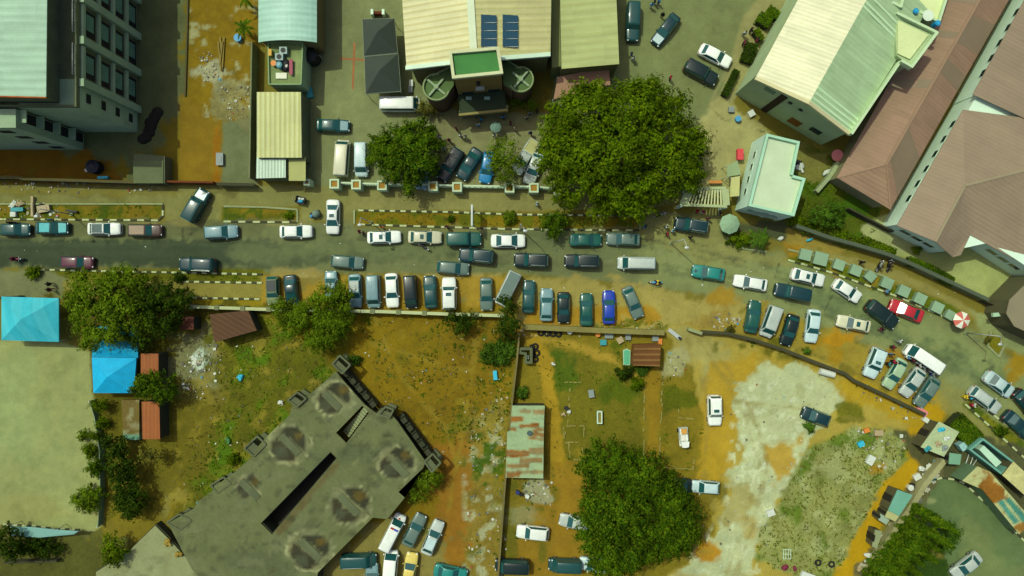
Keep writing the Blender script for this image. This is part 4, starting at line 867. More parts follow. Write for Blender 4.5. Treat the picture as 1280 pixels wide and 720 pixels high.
PEOPLE = [
 (596, 146, 200, 'teal', 'black', 'person in teal top nearest the dark entrance canopy', GC), (602, 151, 30, 'cyan', 'navy', 'person in bright cyan top in front of the entrance canopy', GC, 'walk'),
 (598, 158, -80, 'white', 'blue', 'person in white top and blue trousers south of the two in blue tops', GC), (629, 149, 90, 'blue', 'black', 'person in blue top alone by the canopy corner', GC, 'walk'),
 (618, 171, 120, 'white', 'black', 'person in white top and black trousers beside the pale umbrella', GC), (571, 163, 10, 'maroon', 'black', 'person in dark red top west of the paved entrance', GC),
 (577, 172, 80, 'white', 'black', 'person in white top above the black SUV bonnet', GC), (582.5, 173, 170, 'grey', 'black', 'person in grey top above the navy saloon', GC),
 (562, 177, 90, 'maroon', 'maroon', 'person all in dark red beside the black SUV', GC), (658, 149, -60, 'white', 'black', 'person in white top at the east end of the crowd', GC),
 (662, 144, 100, 'grey', 'navy', 'person in grey top behind the white-topped one, east of the canopy', GC), (671, 141, 0, 'black', 'black', 'person all in black near the pink roof', GC),
 (644, 164, 40, 'tan', 'black', 'person in tan top above the small fenced tree', GC), (663, 168, -90, 'navy', 'navy', 'person all in navy blue above the pickup bed', GC, 'walk'),
 (638, 156, 0, 'maroon', 'black', 'person in maroon top between the umbrella and the small tree', GC), (550, 173, 60, 'white', 'navy', 'person in white top in the shade of the round tree', GC),
 (555, 188, 20, 'cyan', 'black', 'person in cyan top beside the parked black SUV', GC), (682, 180, 0, 'tan', 'grey', 'person in tan at the edge of the huge tree by the pickup', GC),
 (831, 284, -30, 'white', 'navy', 'person in white top nearest the dark blue SUV nose', GR), (839, 289, 140, 'blue', 'white', 'person in light blue top beside the dark blue SUV nose', GR),
 (832, 293, 0, 'red', 'black', 'person in bright red top beside the gate-turning SUV', GR), (861, 297, -90, 'black', 'black', 'person all in black south of the gate-turning SUV', GR, 'walk'),
 (869, 265, 180, 'red', 'maroon', 'person in crimson top under the slatted gate', GR), (876, 266, 30, 'red', 'white', 'person in red top and white trousers beneath the slatted gate', GR),
 (883, 274, 90, 'maroon', 'maroon', 'person in maroon at the rear of the gate-turning SUV', GR), (897, 268, 0, 'black', 'grey', 'person in black top beside the pale green umbrella', GR),
 (805, 284, 160, 'navy', 'blue', 'person in navy top at the median end', GR, 'walk'), (671, 256, 0, 'white', 'blue', 'person in white top walking along the service road', GR, 'walk'),
 (67, 355, 180, 'black', 'black', 'person in black on the west pavement, north one of a pair', GR, 'walk'), (68, 362, 180, 'black', 'maroon', 'person in black top and red trousers on the west pavement', GR, 'walk'),
 (451, 290, 0, 'maroon', 'tan', 'person in maroon behind the first white sunroof saloon', GR, 'walk'), (455, 292, 0, 'tan', 'black', 'person in tan behind the first white sunroof saloon', GR),
 (479, 285, 90, 'orange', 'tan', 'person in orange on the kerb beside the white sunroof saloon', GR), (559, 284, -90, 'maroon', 'black', 'person in dark red on the kerb between cream and green cars', GR, 'walk'),
 (20, 279, -80, 'black', 'black', 'person in black leaning at the western teal hatchback, left of two', GR), (26, 279, -100, 'black', 'grey', 'person in black and grey at the western teal hatchback, right of two', GR),
 (67, 275.5, -90, 'teal', 'teal', 'person in teal at the open door of the cyan-roofed car', GR), (1073, 328, 60, 'black', 'black', 'person in black walking north of the concrete blocks', GR, 'walk'),
 (1104, 364, 150, 'blue', 'grey', 'person in blue top sitting spot by the concrete blocks', GR), (1098, 411, 0, 'black', 'maroon', 'person in black and red behind the black SUV tail', GR, 'walk'),
 (1120, 426, -40, 'white', 'grey', 'person in white top crossing the road toward the bus', GR, 'walk'),
 (813, 10, 90, 'blue', 'white', 'person in light blue top at the car park top, left of a group', GP), (817, 5, 0, 'black', 'black', 'person in black at the car park top edge', GP), (822, 5, 200, 'blue', 'navy', 'person in blue top and navy trousers near the top edge', GP),
 (826.5, 22, -120, 'black', 'black', 'person in black at the boot of the pale-bonnet saloon', GP), (788, 71, 0, 'navy', 'black', 'person in navy walking behind one in white, below the teal SUV', GP, 'walk'), (790, 76, -60, 'white', 'white', 'person all in white walking in the car park', GP, 'walk'),
 (836, 100, 0, 'red', 'black', 'person in red top at the north rim of the huge tree', GP), (849, 122, 40, 'black', 'white', 'person in black and white beside the huge tree crown', GP),
 (928, 45, 90, 'white', 'grey', 'person in white top on the pavement by the clipped hedges', GP), (936, 41, 0, 'black', 'black', 'person in black on the hedge pavement beside one in white', GP), (927, 57, 0, 'maroon', 'black', 'person in maroon on the hedge pavement', GP), (944, 53, 180, 'black', 'maroon', 'person in black and maroon close to the cream gable', GP),
 (1111.7, 433, 0, 'maroon', 'black', 'person in maroon between the cream saloon and the bus', GE), (1109.5, 442, 90, 'navy', 'blue', 'person in navy by the light blue SUV tail', GE), (1112, 451, 0, 'red', 'black', 'person in red beside the light blue SUV', GE),
 (1116, 453, 60, 'pink', 'black', 'person in pink at the open door of the pale green saloon', GE), (1106, 454, 180, 'teal', 'black', 'person in teal against the light blue SUV flank', GE), (1129.5, 445, 0, 'blue', 'white', 'person in pale blue beside the bus front', GE),
 (1136, 450, 40, 'maroon', 'black', 'person in maroon beneath the bus side', GE), (1144, 455.5, 0, 'white', 'black', 'person in white top along the bus side', GE), (1152, 461, 0, 'black', 'grey', 'person in black along the bus side', GE), (1160, 467, 0, 'grey', 'navy', 'person in grey at the bus rear', GE),
 (1201.5, 494.5, 0, 'yellow', 'yellow', 'person all in yellow at the tip of the striped verge', GE), (1208, 496.5, 90, 'cyan', 'navy', 'person in bright blue at the tip of the striped verge', GE), (1211, 505, 0, 'white', 'red', 'person in white and red squeezed behind the grey estate', GE),
 (855, 629, 0, 'red', 'maroon', 'person in red at the east rim of the huge dark tree', GR),
]
for p in PEOPLE: person(*p)

def motorbike(px, py, rz, col, label, rider=None):
    p = W(px, py, 0); r = thing('motorcycle', (p.x, p.y, 0), label, 'motorcycle', 'motorcycles', R(rz))
    for x in (.62, -.62):
        w = link('wheel', MB().cyl((x, -.05, .30), .30, .10, 14, axis='y').mesh('wheel', RUBBER), r)
        link('rim', MB().cyl((x, -.056, .30), .19, .112, 10, axis='y').mesh('rim', RIM), w)
    link('frame', MB().tube([(-.62, 0, .30), (-.25, 0, .55), (.3, 0, .62), (.55, 0, .85), (.62, 0, .30)], .045).box((0, 0, .40), (.45, .26, .32)).mesh('frame', DARK), r)
    link('fuel_tank', MB().ball((.22, 0, .80), (.28, .15, .13), 10, 6).mesh('fuel_tank', PAINT), r, SH[col])
    link('seat', MB().ball((-.32, 0, .78), (.45, .15, .07), 10, 6).mesh('seat', DARK), r)
    link('handlebar', MB().tube([(.42, .38, .98), (.52, .2, 1.0), (.54, 0, .95), (.52, -.2, 1.0), (.42, -.38, .98)], .022).mesh('handlebar', METAL), r)
    link('headlight', MB().ball((.68, 0, .86), (.09, .11, .11), 8, 5).mesh('headlight', LAMPW), r)
    link('mudguard', MB().slab([(-.95, -.08, .62), (-.5, -.08, .68), (-.5, .08, .68), (-.95, .08, .62)], .03).mesh('mudguard', PAINT), r, SH[col])
    if rider:
        a = R(rz); person(0, 0, rz, rider[0], rider[1], rider[2], 'people riding motorcycles', 'ride', 0.02, (p.x - .28 * math.cos(a), p.y - .28 * math.sin(a), 0))
motorbike(818, 353, 180, 'blue', 'blue motorcycle on the dusty shoulder with a yellow-shirted rider', ('yellow', 'navy', 'person in yellow riding the blue motorcycle'))
motorbike(25, 324, 0, 'maroon', 'dark red motorcycle on the western road edge', ('maroon', 'black', 'person in maroon riding the dark red motorcycle'))
motorbike(1097, 332, 60, 'grey', 'grey motorcycle under the north-east wall, west one of a pair', ('grey', 'black', 'person in grey on the motorcycle by the north-east wall'))
motorbike(1109, 331, 75, 'black', 'black motorcycle under the north-east wall, east one of a pair', ('black', 'black', 'person in black on the motorcycle by the north-east wall'))
motorbike(531, 309.5, -30, 'black', 'black motorcycle standing mid-road below the cream saloon')
motorbike(824, 269, 20, 'grey', 'grey motorcycle leaning under the huge tree beside the gate')
# two small three-wheeled carts in the lane mouth
p = W(377.5, 251, 0); r = thing('handcart', (p.x, p.y, 0), 'small black handcart loaded with white and blue bundles in the lane mouth', 'cart', 'carts in the lane mouth', R(-15))
link('tray', MB().box((0, 0, .62), (1.25, .95, .08)).box((.6, 0, .78), (.05, .95, .3)).box((-.6, 0, .78), (.05, .95, .3)).box((0, .46, .78), (1.15, .05, .3)).box((0, -.46, .78), (1.15, .05, .3)).mesh('tray', DARK), r)
for x, y in ((-.4, .45), (-.4, -.45), (.5, 0)): link('wheel', MB().cyl((x, y - .04, .25), .25, .08, 12, axis='y').mesh('wheel', RUBBER), r)
link('handle', MB().tube([(-.6, .3, .75), (-1.0, .3, .95), (-1.0, -.3, .95), (-.6, -.3, .75)], .025).mesh('handle', METAL), r)
for (x, y, c) in ((-.1, .15, 'white'), (.2, -.12, 'cyan'), (.3, .22, 'white'), (-.05, -.2, 'blue')):
    link('bundle', MB().ball((x, y, .82), (.24, .18, .15), 9, 6, jit=.1).mesh('bundle', PLASTIC), r, SH[c])
p = W(395, 268.5, 0); r = thing('handcart', (p.x, p.y, 0), 'small cart under a rounded grey-green cover in the lane mouth', 'cart', 'carts in the lane mouth', R(200))
link('tray', MB().box((0, 0, .5), (1.2, .8, .25)).mesh('tray', DARK), r)
for x, y in ((-.4, .42), (-.4, -.42), (.5, 0)): link('wheel', MB().cyl((x, y - .04, .25), .25, .08, 12, axis='y').mesh('wheel', RUBBER), r)
link('cover', MB().ball((-.2, 0, .62), (.55, .55, .62), 12, 8, jit=.03).mesh('cover', PLASTIC), r, (.14, .20, .15))
link('bundle', MB().ball((.5, .1, .75), (.22, .2, .15), 8, 5, jit=.1).mesh('bundle', PLASTIC), r, SH['blue'])
# little three-wheeled delivery truck on the grass
p = W(854.5, 546, .8); r = thing('tricycle_truck', (p.x, p.y, 0), 'small white three-wheeler with open load bed and orange sheet on the dry grass', 'three-wheeler', None, R(-86))
link('body', MB().box((.0, 0, .55), (2.5, 1.15, .35)).mesh('body', PAINT), r, PAL['white'])
link('cab', MB().prism([(.55, -.55), (1.25, -.45), (1.35, 0), (1.25, .45), (.55, .55)], .7, 1.55).mesh('cab', PAINT), r, PAL['white'])
link('windscreen', MB().slab([(1.30, -.40, .95), (1.38, 0, .95), (1.38, 0, 1.45), (1.30, -.40, 1.45)], .02).slab([(1.38, 0, .95), (1.30, .40, .95), (1.30, .40, 1.45), (1.38, 0, 1.45)], .02).mesh('windscreen', GLASS), r)
link('load_bed', MB().box((-.4, .55, .85), (1.7, .05, .3)).box((-.4, -.55, .85), (1.7, .05, .3)).box((-1.25, 0, .85), (.05, 1.1, .3)).mesh('load_bed', PAINT), r, PAL['ice'])
link('cargo', MB().box((-.75, .1, .9), (.7, .7, .25)).mesh('cargo', PLASTIC), r, (.55, .28, .05)); link('cargo', MB().box((.1, -.1, .86), (.8, .6, .2)).mesh('cargo', PLASTIC), r, (.6, .6, .5))
for x, y in ((-.8, .6), (-.8, -.6), (1.1, 0)): link('wheel', MB().cyl((x, y - .07, .28), .28, .14, 12, axis='y').mesh('wheel', RUBBER), r)
# ---------------------------------------------------------------- vegetation
LEAF = {
 'fresh':  leaf_mat('leaves_fresh', [(0.0336, 0.0784, 0.0011), (0.0784, 0.14, 0.0011), (0.112, 0.1792, 0.0022), (0.1568, 0.2184, 0.0045)]),
 'deep':   leaf_mat('leaves_deep', [(0.0224, 0.065, 0.0022), (0.047, 0.1075, 0.0022), (0.0784, 0.1456, 0.0034), (0.1344, 0.1904, 0.0056)]),
 'pale':   leaf_mat('leaves_pale', [(0.0616, 0.1176, 0.0034), (0.1176, 0.196, 0.0045), (0.168, 0.2408, 0.0112)]),
 'dry':    leaf_mat('leaves_dry', [(.09, .10, .012), (.17, .15, .025), (.13, .15, .02)]),
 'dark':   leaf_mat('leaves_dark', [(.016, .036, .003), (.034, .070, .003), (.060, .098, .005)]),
 'bright': leaf_mat('leaves_bright', [(.035, .085, .008), (.070, .15, .010), (.10, .19, .015)]),
}
def leaf_mesh(name, C, Nn, size, material, aspect=0.55, fold=0.15):
    """C: centres (n,3), Nn: facing directions (n,3); every leaf is its own folded blade"""
    n = len(C); Nn = Nn / (np.linalg.norm(Nn, axis=1, keepdims=True) + 1e-9)
    t = rng.normal(size=(n, 3)); u = np.cross(Nn, t); u /= (np.linalg.norm(u, axis=1, keepdims=True) + 1e-9); v = np.cross(Nn, u)
    s = (size * rng.uniform(.65, 1.3, n))[:, None] * 0.5
    a, b, d = u * s, v * s * aspect, Nn * s * fold * 2
    V = np.stack([C - a - d * .6, C - a * .1 + b * 1.0 + d * .3, C + a - d * .8, C - a * .1 - b * 1.0 + d * .3], 1).reshape(-1, 3)
    me = bpy.data.meshes.new(name); me.vertices.add(4 * n); me.vertices.foreach_set('co', V.astype(np.float32).ravel())
    me.loops.add(4 * n); me.loops.foreach_set('vertex_index', np.arange(4 * n, dtype=np.int32))
    me.polygons.add(n); me.polygons.foreach_set('loop_start', np.arange(0, 4 * n, 4, dtype=np.int32))
    me.update(calc_edges=True); me.materials.append(material); return me
def unit(n):
    d = rng.normal(size=(n, 3)); return d / np.linalg.norm(d, axis=1, keepdims=True)
def dome_leaves(lobes, dens, clump=0.9, per=26, spread=0.75):
    """lobes: (x, y, z, rx, ry, rz) half-domes; returns leaf centres and normals gathered in clumps near the lobes' surfaces"""
    Cs, Ns = [], []
    for (x, y, z, rx, ry, rz) in lobes:
        n = max(4, int(dens * rx * ry * 3.14 * 1.5 / (clump * clump)))
        d = unit(n); d[:, 2] = np.where(d[:, 2] < -.25, -d[:, 2], d[:, 2])
        rad = rng.uniform(.62, 1.04, n) ** 0.7 * (1 + .16 * np.sin(d[:, 0] * 7 + x) * np.cos(d[:, 1] * 6 + y))
        cc = d * rad[:, None] * np.array([rx, ry, rz]) + np.array([x, y, z])
        for c, dd in zip(cc, d):
            k = int(per * random.uniform(.6, 1.3)); q = unit(k); q[:, 2] *= .55
            r = clump * random.uniform(.7, 1.25) * rng.uniform(.25, 1, k)[:, None] ** .6
            hx = np.array([dd[0], dd[1], .0]) / (math.hypot(dd[0], dd[1]) + 1e-6); q = q * .72 + hx[None, :] * (q @ hx)[:, None] * 1.0
            Cs.append(c + q * r); nn = q * np.array([.8, .8, 1]) + dd * .45 + np.array([0, 0, .75]) + unit(k) * spread; Ns.append(nn)
    return np.concatenate(Cs), np.concatenate(Ns)
def trunk_mb(base, top, r, limbs):
    mb = MB(); b = Vector(base); t = Vector(top); mid = (b + t) / 2 + Vector((random.uniform(-.25, .25), random.uniform(-.25, .25), 0))
    mb.tube([b - Vector((0, 0, .1)), b + (mid - b) * .5, mid, t], r, 9, r1=r * .6)
    for l in limbs:
        l = Vector(l); m = t + (l - t) * .5 + Vector((0, 0, .2)); mb.tube([t - Vector((0, 0, .3)), m, l], r * .5, 6, r1=r * .12)
    return mb
def tree(name, px, py, lobes_px, leaf, label, cat='tree', group=None, size=.5, dens=1.0, clump=.9, per=26, trunk_r=.3, spread=.75, aspect=.55):
    """lobes_px: (px, py, rx_px, ry_px, z_centre, rz) as seen in the photo"""
    b = W(px, py, 0); r = thing(name, (b.x, b.y, 0), label, cat, group); L = []
    for (x, y, rx, ry, z, rz) in lobes_px:
        p = W(x, y, z + rz * .5); k = (1 - (z + rz * .5) / H) / S; L.append((p.x - b.x, p.y - b.y, z, rx * k, ry * k, rz))
    C, Nn = dome_leaves(L, dens, clump, per, spread)
    zt = min(l[2] for l in L); top = Vector((sum(l[0] for l in L) / len(L) * .5, sum(l[1] for l in L) / len(L) * .5, max(.4, zt * .75)))
    link('trunk', trunk_mb((0, 0, 0), top, trunk_r, [(l[0] * .85, l[1] * .85, l[2] + l[5] * .3) for l in L]).mesh('trunk', BARK), r)
    C[:, 2] = np.maximum(C[:, 2], .12)
    link('crown', leaf_mesh('crown', C, Nn, size, LEAF[leaf], aspect), r)
    return r
# huge fresh tree north of the road
T1 = [(735, 140, 42, 38, 5.5, 4.2), (800, 140, 46, 40, 5.5, 4.6), (770, 185, 60, 46, 6, 5.0), (835, 165, 36, 38, 5, 4.0), (838, 212, 40, 32, 4.8, 4.0), (712, 190, 38, 36, 5, 4.2), (722, 228, 36, 24, 4.5, 3.6), (785, 236, 46, 28, 5, 3.8),
      (700, 160, 24, 24, 4.6, 3.2), (812, 118, 30, 20, 4.5, 3.4), (865, 190, 18, 26, 4.2, 3.0), (800, 258, 24, 14, 4.2, 3.0), (738, 112, 22, 12, 4.4, 3.0), (693, 205, 16, 14, 4, 2.6), (878, 172, 10, 10, 4, 2.2), (756, 262, 18, 9, 4, 2.4), (684, 178, 10, 9, 4, 2.2), (846, 126, 14, 10, 4, 2.6), (860, 225, 20, 16, 4, 2.6)]
tree('shade_tree', 775, 200, T1, 'fresh', 'huge spreading olive-green tree between the hall and the slatted gate', size=.42, dens=1.0, clump=.8, per=42, trunk_r=.6, spread=.5)
T6 = [(765, 582, 34, 28, 4.5, 4.0), (805, 600, 40, 30, 5, 4.4), (770, 640, 44, 44, 5, 4.8), (825, 645, 44, 42, 5, 4.6), (782, 690, 48, 26, 4.6, 4.0), (838, 672, 34, 28, 4.4, 3.8), (860, 652, 18, 24, 4, 3.0), (748, 665, 24, 34, 4.4, 3.6), (740, 590, 16, 16, 4, 2.6), (835, 612, 20, 18, 4, 3), (765, 708, 30, 14, 4, 3)]
tree('shade_tree', 790, 640, T6, 'deep', 'huge dense dark green tree standing alone in the southern lot', size=.38, dens=1.1, clump=.65, per=36, trunk_r=.55, spread=.7)
T2 = [(500, 178, 32, 24, 3.5, 3.2), (528, 186, 26, 24, 3.5, 3.2), (480, 192, 20, 20, 3, 2.6), (508, 206, 36, 20, 3.4, 3.0), (511, 228, 9, 14, 3, 2), (525, 160, 16, 12, 3, 2.4), (475, 178, 16, 12, 3, 2)]
tree('shade_tree', 508, 195, T2, 'deep', 'dark round tree overhanging the compound fence beside the parked carriers', size=.36, dens=1.05, clump=.58, per=30, trunk_r=.3, spread=.55)
T3 = [(630, 186, 18, 16, 3, 2.4), (636, 205, 20, 16, 3, 2.4), (620, 200, 14, 14, 2.8, 2), (632, 224, 16, 8, 2.4, 1.8)]
tree('small_tree', 630, 203, T3, 'pale', 'small sparse yellow-green tree over the blue hatchback', size=.34, dens=.7, clump=.55, per=18, trunk_r=.18)
T4 = [(110, 362, 30, 24, 3.6, 3.2), (148, 356, 28, 20, 3.8, 3.4), (150, 392, 34, 28, 4, 3.6), (112, 400, 30, 26, 3.6, 3.2), (130, 420, 28, 14, 3.4, 2.8), (95, 378, 18, 20, 3, 2.4), (150, 345, 20, 12, 3.2, 2.4), (108, 428, 12, 10, 3, 2)]
tree('shade_tree', 132, 388, T4, 'pale', 'wide ragged light-green tree leaning over the blue canopy on the west side', size=.38, dens=.8, clump=.65, per=28, trunk_r=.4, spread=.5)
T4B = [(195, 372, 32, 20, 3.2, 2.8), (196, 400, 28, 20, 3.0, 2.6), (226, 374, 16, 14, 3.0, 2.4), (172, 424, 20, 10, 3.0, 2.2), (178, 385, 20, 20, 3, 2.6)]
tree('shade_tree', 196, 388, T4B, 'dark', 'dark green tree merging with the light-green tree, above the small dark red roof', size=.38, dens=.75, clump=.6, per=26, trunk_r=.3, spread=.6)
T5 = [(405, 372, 20, 14, 3, 2.6), (425, 366, 14, 12, 3, 2.4), (385, 395, 28, 16, 3, 2.6), (415, 405, 24, 18, 3, 2.6), (365, 405, 18, 16, 2.8, 2.2), (400, 425, 22, 14, 2.8, 2.2), (352, 386, 12, 12, 2.6, 2), (430, 385, 10, 12, 2.8, 2)]
tree('feathery_tree', 392, 398, T5, 'pale', 'feathery tree arching across the parking wall between parked cars', size=.33, dens=1.2, clump=.55, per=30, trunk_r=.22, aspect=.45, spread=.4)
tree('small_tree', 690, 277, [(684, 277, 10, 10, 1.8, 1.8), (697, 273, 12, 10, 1.9, 1.8), (692, 287, 12, 9, 1.8, 1.6)], 'deep', 'small round tree growing on the striped median', size=.3, dens=.9, clump=.4, per=22, trunk_r=.12)
tree('small_tree', 190, 487, [(180, 484, 16, 16, 2.4, 2.2), (202, 486, 16, 16, 2.4, 2.2), (190, 475, 14, 10, 2.4, 2), (205, 496, 10, 9, 2.2, 1.8)], 'deep', 'bushy tree between the two long red roofs', size=.36, dens=.85, clump=.5, per=22, trunk_r=.18)
tree('bushy_tree', 530, 605, [(532, 602, 18, 14, 1.4, 1.8), (522, 615, 14, 14, 1.3, 1.6), (545, 598, 10, 12, 1.2, 1.4)], 'pale', 'yellow-green bushy tree hugging the corner of the concrete slab', size=.28, dens=.7, clump=.45, per=22, trunk_r=.12, aspect=.35)
tree('small_tree', 572, 402, [(562, 396, 10, 10, 2, 1.8), (574, 406, 13, 12, 2, 1.8), (585, 402, 10, 12, 2, 1.6)], 'dark', 'dark small tree behind the wall south of the white SUV', size=.32, dens=.7, clump=.45, per=20, trunk_r=.14)
tree('small_tree', 636, 398, [(634, 384, 10, 14, 2.6, 2.4), (640, 402, 10, 14, 2.6, 2.2), (630, 412, 10, 12, 2.4, 2)], 'dark', 'dark tree at the wall corner beside the crooked minibus', size=.36, dens=.8, clump=.5, per=20, trunk_r=.16)
tree('leafy_bush', 622, 440, [(615, 442, 14, 14, .5, 1.2), (632, 436, 12, 14, .5, 1.3), (625, 450, 10, 8, .4, .9)], 'bright', 'bright green bush below the dark tree at the wall corner', 'bush', size=.3, dens=.9, clump=.4, per=22, trunk_r=.06)
tree('small_tree', 10, 682, [(2, 678, 16, 18, 3, 2.6), (12, 690, 8, 14, 2.8, 2.2)], 'dark', 'dark tree cut off by the lower west edge', size=.4, dens=.9, clump=.55, per=22, trunk_r=.2)
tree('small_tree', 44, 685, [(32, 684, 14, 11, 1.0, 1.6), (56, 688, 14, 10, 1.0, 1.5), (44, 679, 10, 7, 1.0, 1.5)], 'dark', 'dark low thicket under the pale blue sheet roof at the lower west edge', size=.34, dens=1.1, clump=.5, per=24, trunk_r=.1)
tree('court_tree', 1180, 676, [(1184, 674, 15, 14, 2.6, 2.2), (1193, 668, 10, 10, 2.6, 2), (1175, 682, 12, 11, 2.5, 2)], 'bright', 'bright round tree inside the dark corner court', size=.32, dens=.9, clump=.45, per=22, trunk_r=.16)
tree('small_tree', 1038, 268, [(1030, 270, 14, 13, 1.6, 1.8), (1045, 262, 12, 10, 1.5, 1.6), (1048, 276, 10, 9, 1.4, 1.4)], 'bright', 'bright bushy tree in the garden beside the small flat-roofed house', size=.3, dens=.8, clump=.42, per=22, trunk_r=.12)
tree('leafy_bush', 1000, 278, [(998, 276, 9, 9, .5, 1.0), (1012, 284, 12, 7, .5, 1.0)], 'fresh', 'green bush at the south corner of the small flat-roofed house', 'bush', size=.28, dens=.9, clump=.38, per=20, trunk_r=.06)
tree('leafy_bush', 1062, 296, [(1055, 296, 12, 7, .5, 1.0), (1075, 302, 10, 6, .5, .9)], 'fresh', 'low green bush inside the garden wall', 'bush', size=.28, dens=.8, clump=.38, per=20, trunk_r=.06)
tree('leafy_bush', 926, 300, [(918, 298, 8, 7, .5, 1.1), (932, 298, 9, 8, .5, 1.2), (926, 305, 9, 5, .4, .9)], 'fresh', 'round green bush in the planted bed by the gate', 'bush', size=.26, dens=.9, clump=.36, per=22, trunk_r=.06)
# west court edge
WC = 'shrubs along the court fence'
for i, (x, y, rx, ry, z, rz, lf, lb) in enumerate([
 (103, 545, 5, 6, .5, .8, 'fresh', 'tiny shrub standing free on the court paving, north one'), (119, 545, 6, 7, .6, 1.0, 'fresh', 'small shrub against the fence beside the free-standing tiny one'),
 (113, 565, 9, 9, .7, 1.3, 'fresh', 'leafy shrub pushing through the court fence, upper part of the clump'), (117, 585, 9, 12, .8, 1.4, 'deep', 'narrow deep-green shrub along the court fence'),
 (108, 625, 18, 16, 1.0, 1.8, 'pale', 'large light-green spreading shrub on the court side of the fence'), (122, 507, 10, 7, 1.2, 1.4, 'fresh', 'shrub at the south edge of the bright blue canopy'), (126, 528, 6, 8, .6, 1.2, 'fresh', 'thin shrub at the fence below the bright blue canopy')]):
    tree('court_shrub', x, y, [(x - rx * .3, y, rx * .8, ry * .8, z, rz), (x + rx * .4, y - ry * .3, rx * .6, ry * .6, z, rz * .9), (x + rx * .2, y + ry * .5, rx * .6, ry * .5, z, rz * .8)], lf, lb, 'shrub', WC, size=.28, dens=1.3, clump=.42, per=24, trunk_r=.06)
for i, (x, y, rx, ry, lf, lb) in enumerate([(142, 560, 14, 16, 'dark', 'dark thicket tree east of the court fence, nearest the rubble platform'), (150, 590, 18, 20, 'dark', 'dark thicket tree east of the court fence, beside the light-green shrub'),
 (158, 625, 22, 24, 'dark', 'largest dark thicket tree east of the court fence'), (140, 690, 14, 18, 'fresh', 'green thicket tree at the south end of the court fence'), (185, 570, 9, 10, 'dry', 'sparse dry tree in the grass south of the red roof')]):
    tree('thicket_tree', x, y, [(x - rx * .35, y - ry * .3, rx * .7, ry * .6, 2.2, 2.0), (x + rx * .35, y - ry * .1, rx * .65, ry * .6, 2.2, 1.8), (x, y + ry * .45, rx * .8, ry * .5, 2.0, 1.8)], lf, lb, 'tree', 'thicket beside the court fence', size=.36, dens=1.25, clump=.6, per=26, trunk_r=.13)
# small round plants
GPL = 'small round plants'
for (x, y, rr, lf, lb) in [(653, 491, 8, 'bright', 'round clipped green bush beside the long lot wall'), (804, 461, 9, 'bright', 'bright bush at the foot of the rust-brown shed'), (797, 480, 9, 'fresh', 'green bush south of the one by the rust-brown shed'),
  (782, 466, 10, 'dark', 'low dark green bush west of the rust-brown shed'), (443, 450, 8, 'bright', 'green bush in the shadow of the slab north tip'), (1253, 540, 7, 'deep', 'round bush on the striped south-east verge'),
  (1147, 312, 6, 'fresh', 'small bush beside the east yard wall'), (223, 347, 7, 'dark', 'dark round shrub on the south verge beneath the navy SUV'), (40, 341, 9, 'fresh', 'leafy shrub on the west end of the south verge'),
  (638, 272, 9, 'pale', 'light green shrub on the striped median by the lamp'), (563, 274, 4, 'deep', 'small dark shrub on the dry median'), (360, 268, 5, 'fresh', 'shrub at the east tip of the middle verge'),
  (480, 596, 5, 'dry', 'dry shrub rooted at the slab edge'), (1235, 424, 4, 'dry', 'yellowed shrub in the little kerbed bed'), (913, 413, 6, 'dry', 'brownish shrub beside the broken wall'), (1009, 439, 4, 'bright', 'small bright weed bush on the shoulder below the black saloon'),
  (290, 575, 8, 'fresh', 'bush at the slab edge near the green plastic scrap'), (355, 580, 5, 'dry', 'dry weeds on the slab edge'), (1012, 535, 7, 'bright', 'tuft of bright weeds at the north corner of the weedy plot')]:
    tree('round_bush', x, y, [(x - rr * .3, y, rr * .75, rr * .8, .35, rr * .11), (x + rr * .35, y - rr * .2, rr * .65, rr * .65, .35, rr * .10), (x, y + rr * .4, rr * .6, rr * .5, .3, rr * .08)], lf, lb, 'bush', GPL, size=.24, dens=.9, clump=.3, per=18, trunk_r=.04)
tree('bushy_tree', 533, 134, [(530, 133, 9, 8, 1.2, 1.4), (540, 138, 8, 6, 1.0, 1.2)], 'dry', 'yellowish bush at the foot of the west stair turret', 'bush', size=.26, dens=.9, clump=.4, per=22, trunk_r=.08)
tree('bushy_tree', 652, 128, [(646, 126, 8, 8, 1.2, 1.5), (662, 129, 9, 7, 1.0, 1.3)], 'pale', 'yellow-green bush at the foot of the east stair turret', 'bush', size=.26, dens=.9, clump=.4, per=22, trunk_r=.08)
# palms and fronds
def palm(px, py, h, fr, n, label, leaf='deep', cat='palm'):
    b = W(px, py, h * .8); r = thing('palm_tree', (b.x, b.y, 0), label, cat, 'palms')
    link('trunk', MB().tube([(0, 0, -.05), (.05, .03, h * .5), (0, 0, h)], .13, 8, r1=.09).mesh('trunk', BARK), r)
    mb = MB()
    for i in range(n):
        a = 2 * math.pi * i / n + random.uniform(-.2, .2); d = Vector((math.cos(a), math.sin(a), 0)); s = Vector((-d.y, d.x, 0)); k = random.uniform(.8, 1.1)
        for j in range(9):                                         # blade pairs along an arching rib
            t0, t1 = j / 9, (j + 1) / 9; q = lambda t: d * fr * k * t + Vector((0, 0, h + fr * (.45 * t - .75 * t * t)))
            w = fr * .16 * math.sin(math.pi * min(1, .15 + t0 * .85))
            for sg in (1, -1):
                p0, p1 = q(t0), q(t1 + .05); tip = (p0 + p1) / 2 + s * sg * w * 1.3 + d * .12 - Vector((0, 0, w * .5)); mb.add([p0, p1, tip] if sg < 0 else [p1, p0, tip], [(0, 1, 2)])
    link('fronds', mb.mesh('fronds', LEAF[leaf]), r); return r
palm(306, 36, 2.6, 1.5, 9, 'young dark palm in the orange yard of the north-west')
palm(949, 299, 2.2, 1.7, 11, 'bright young palm in the planted bed by the gate', 'bright')
palm(308, 0, 2.6, 1.3, 8, 'dark palm cut off by the top edge above the orange yard')
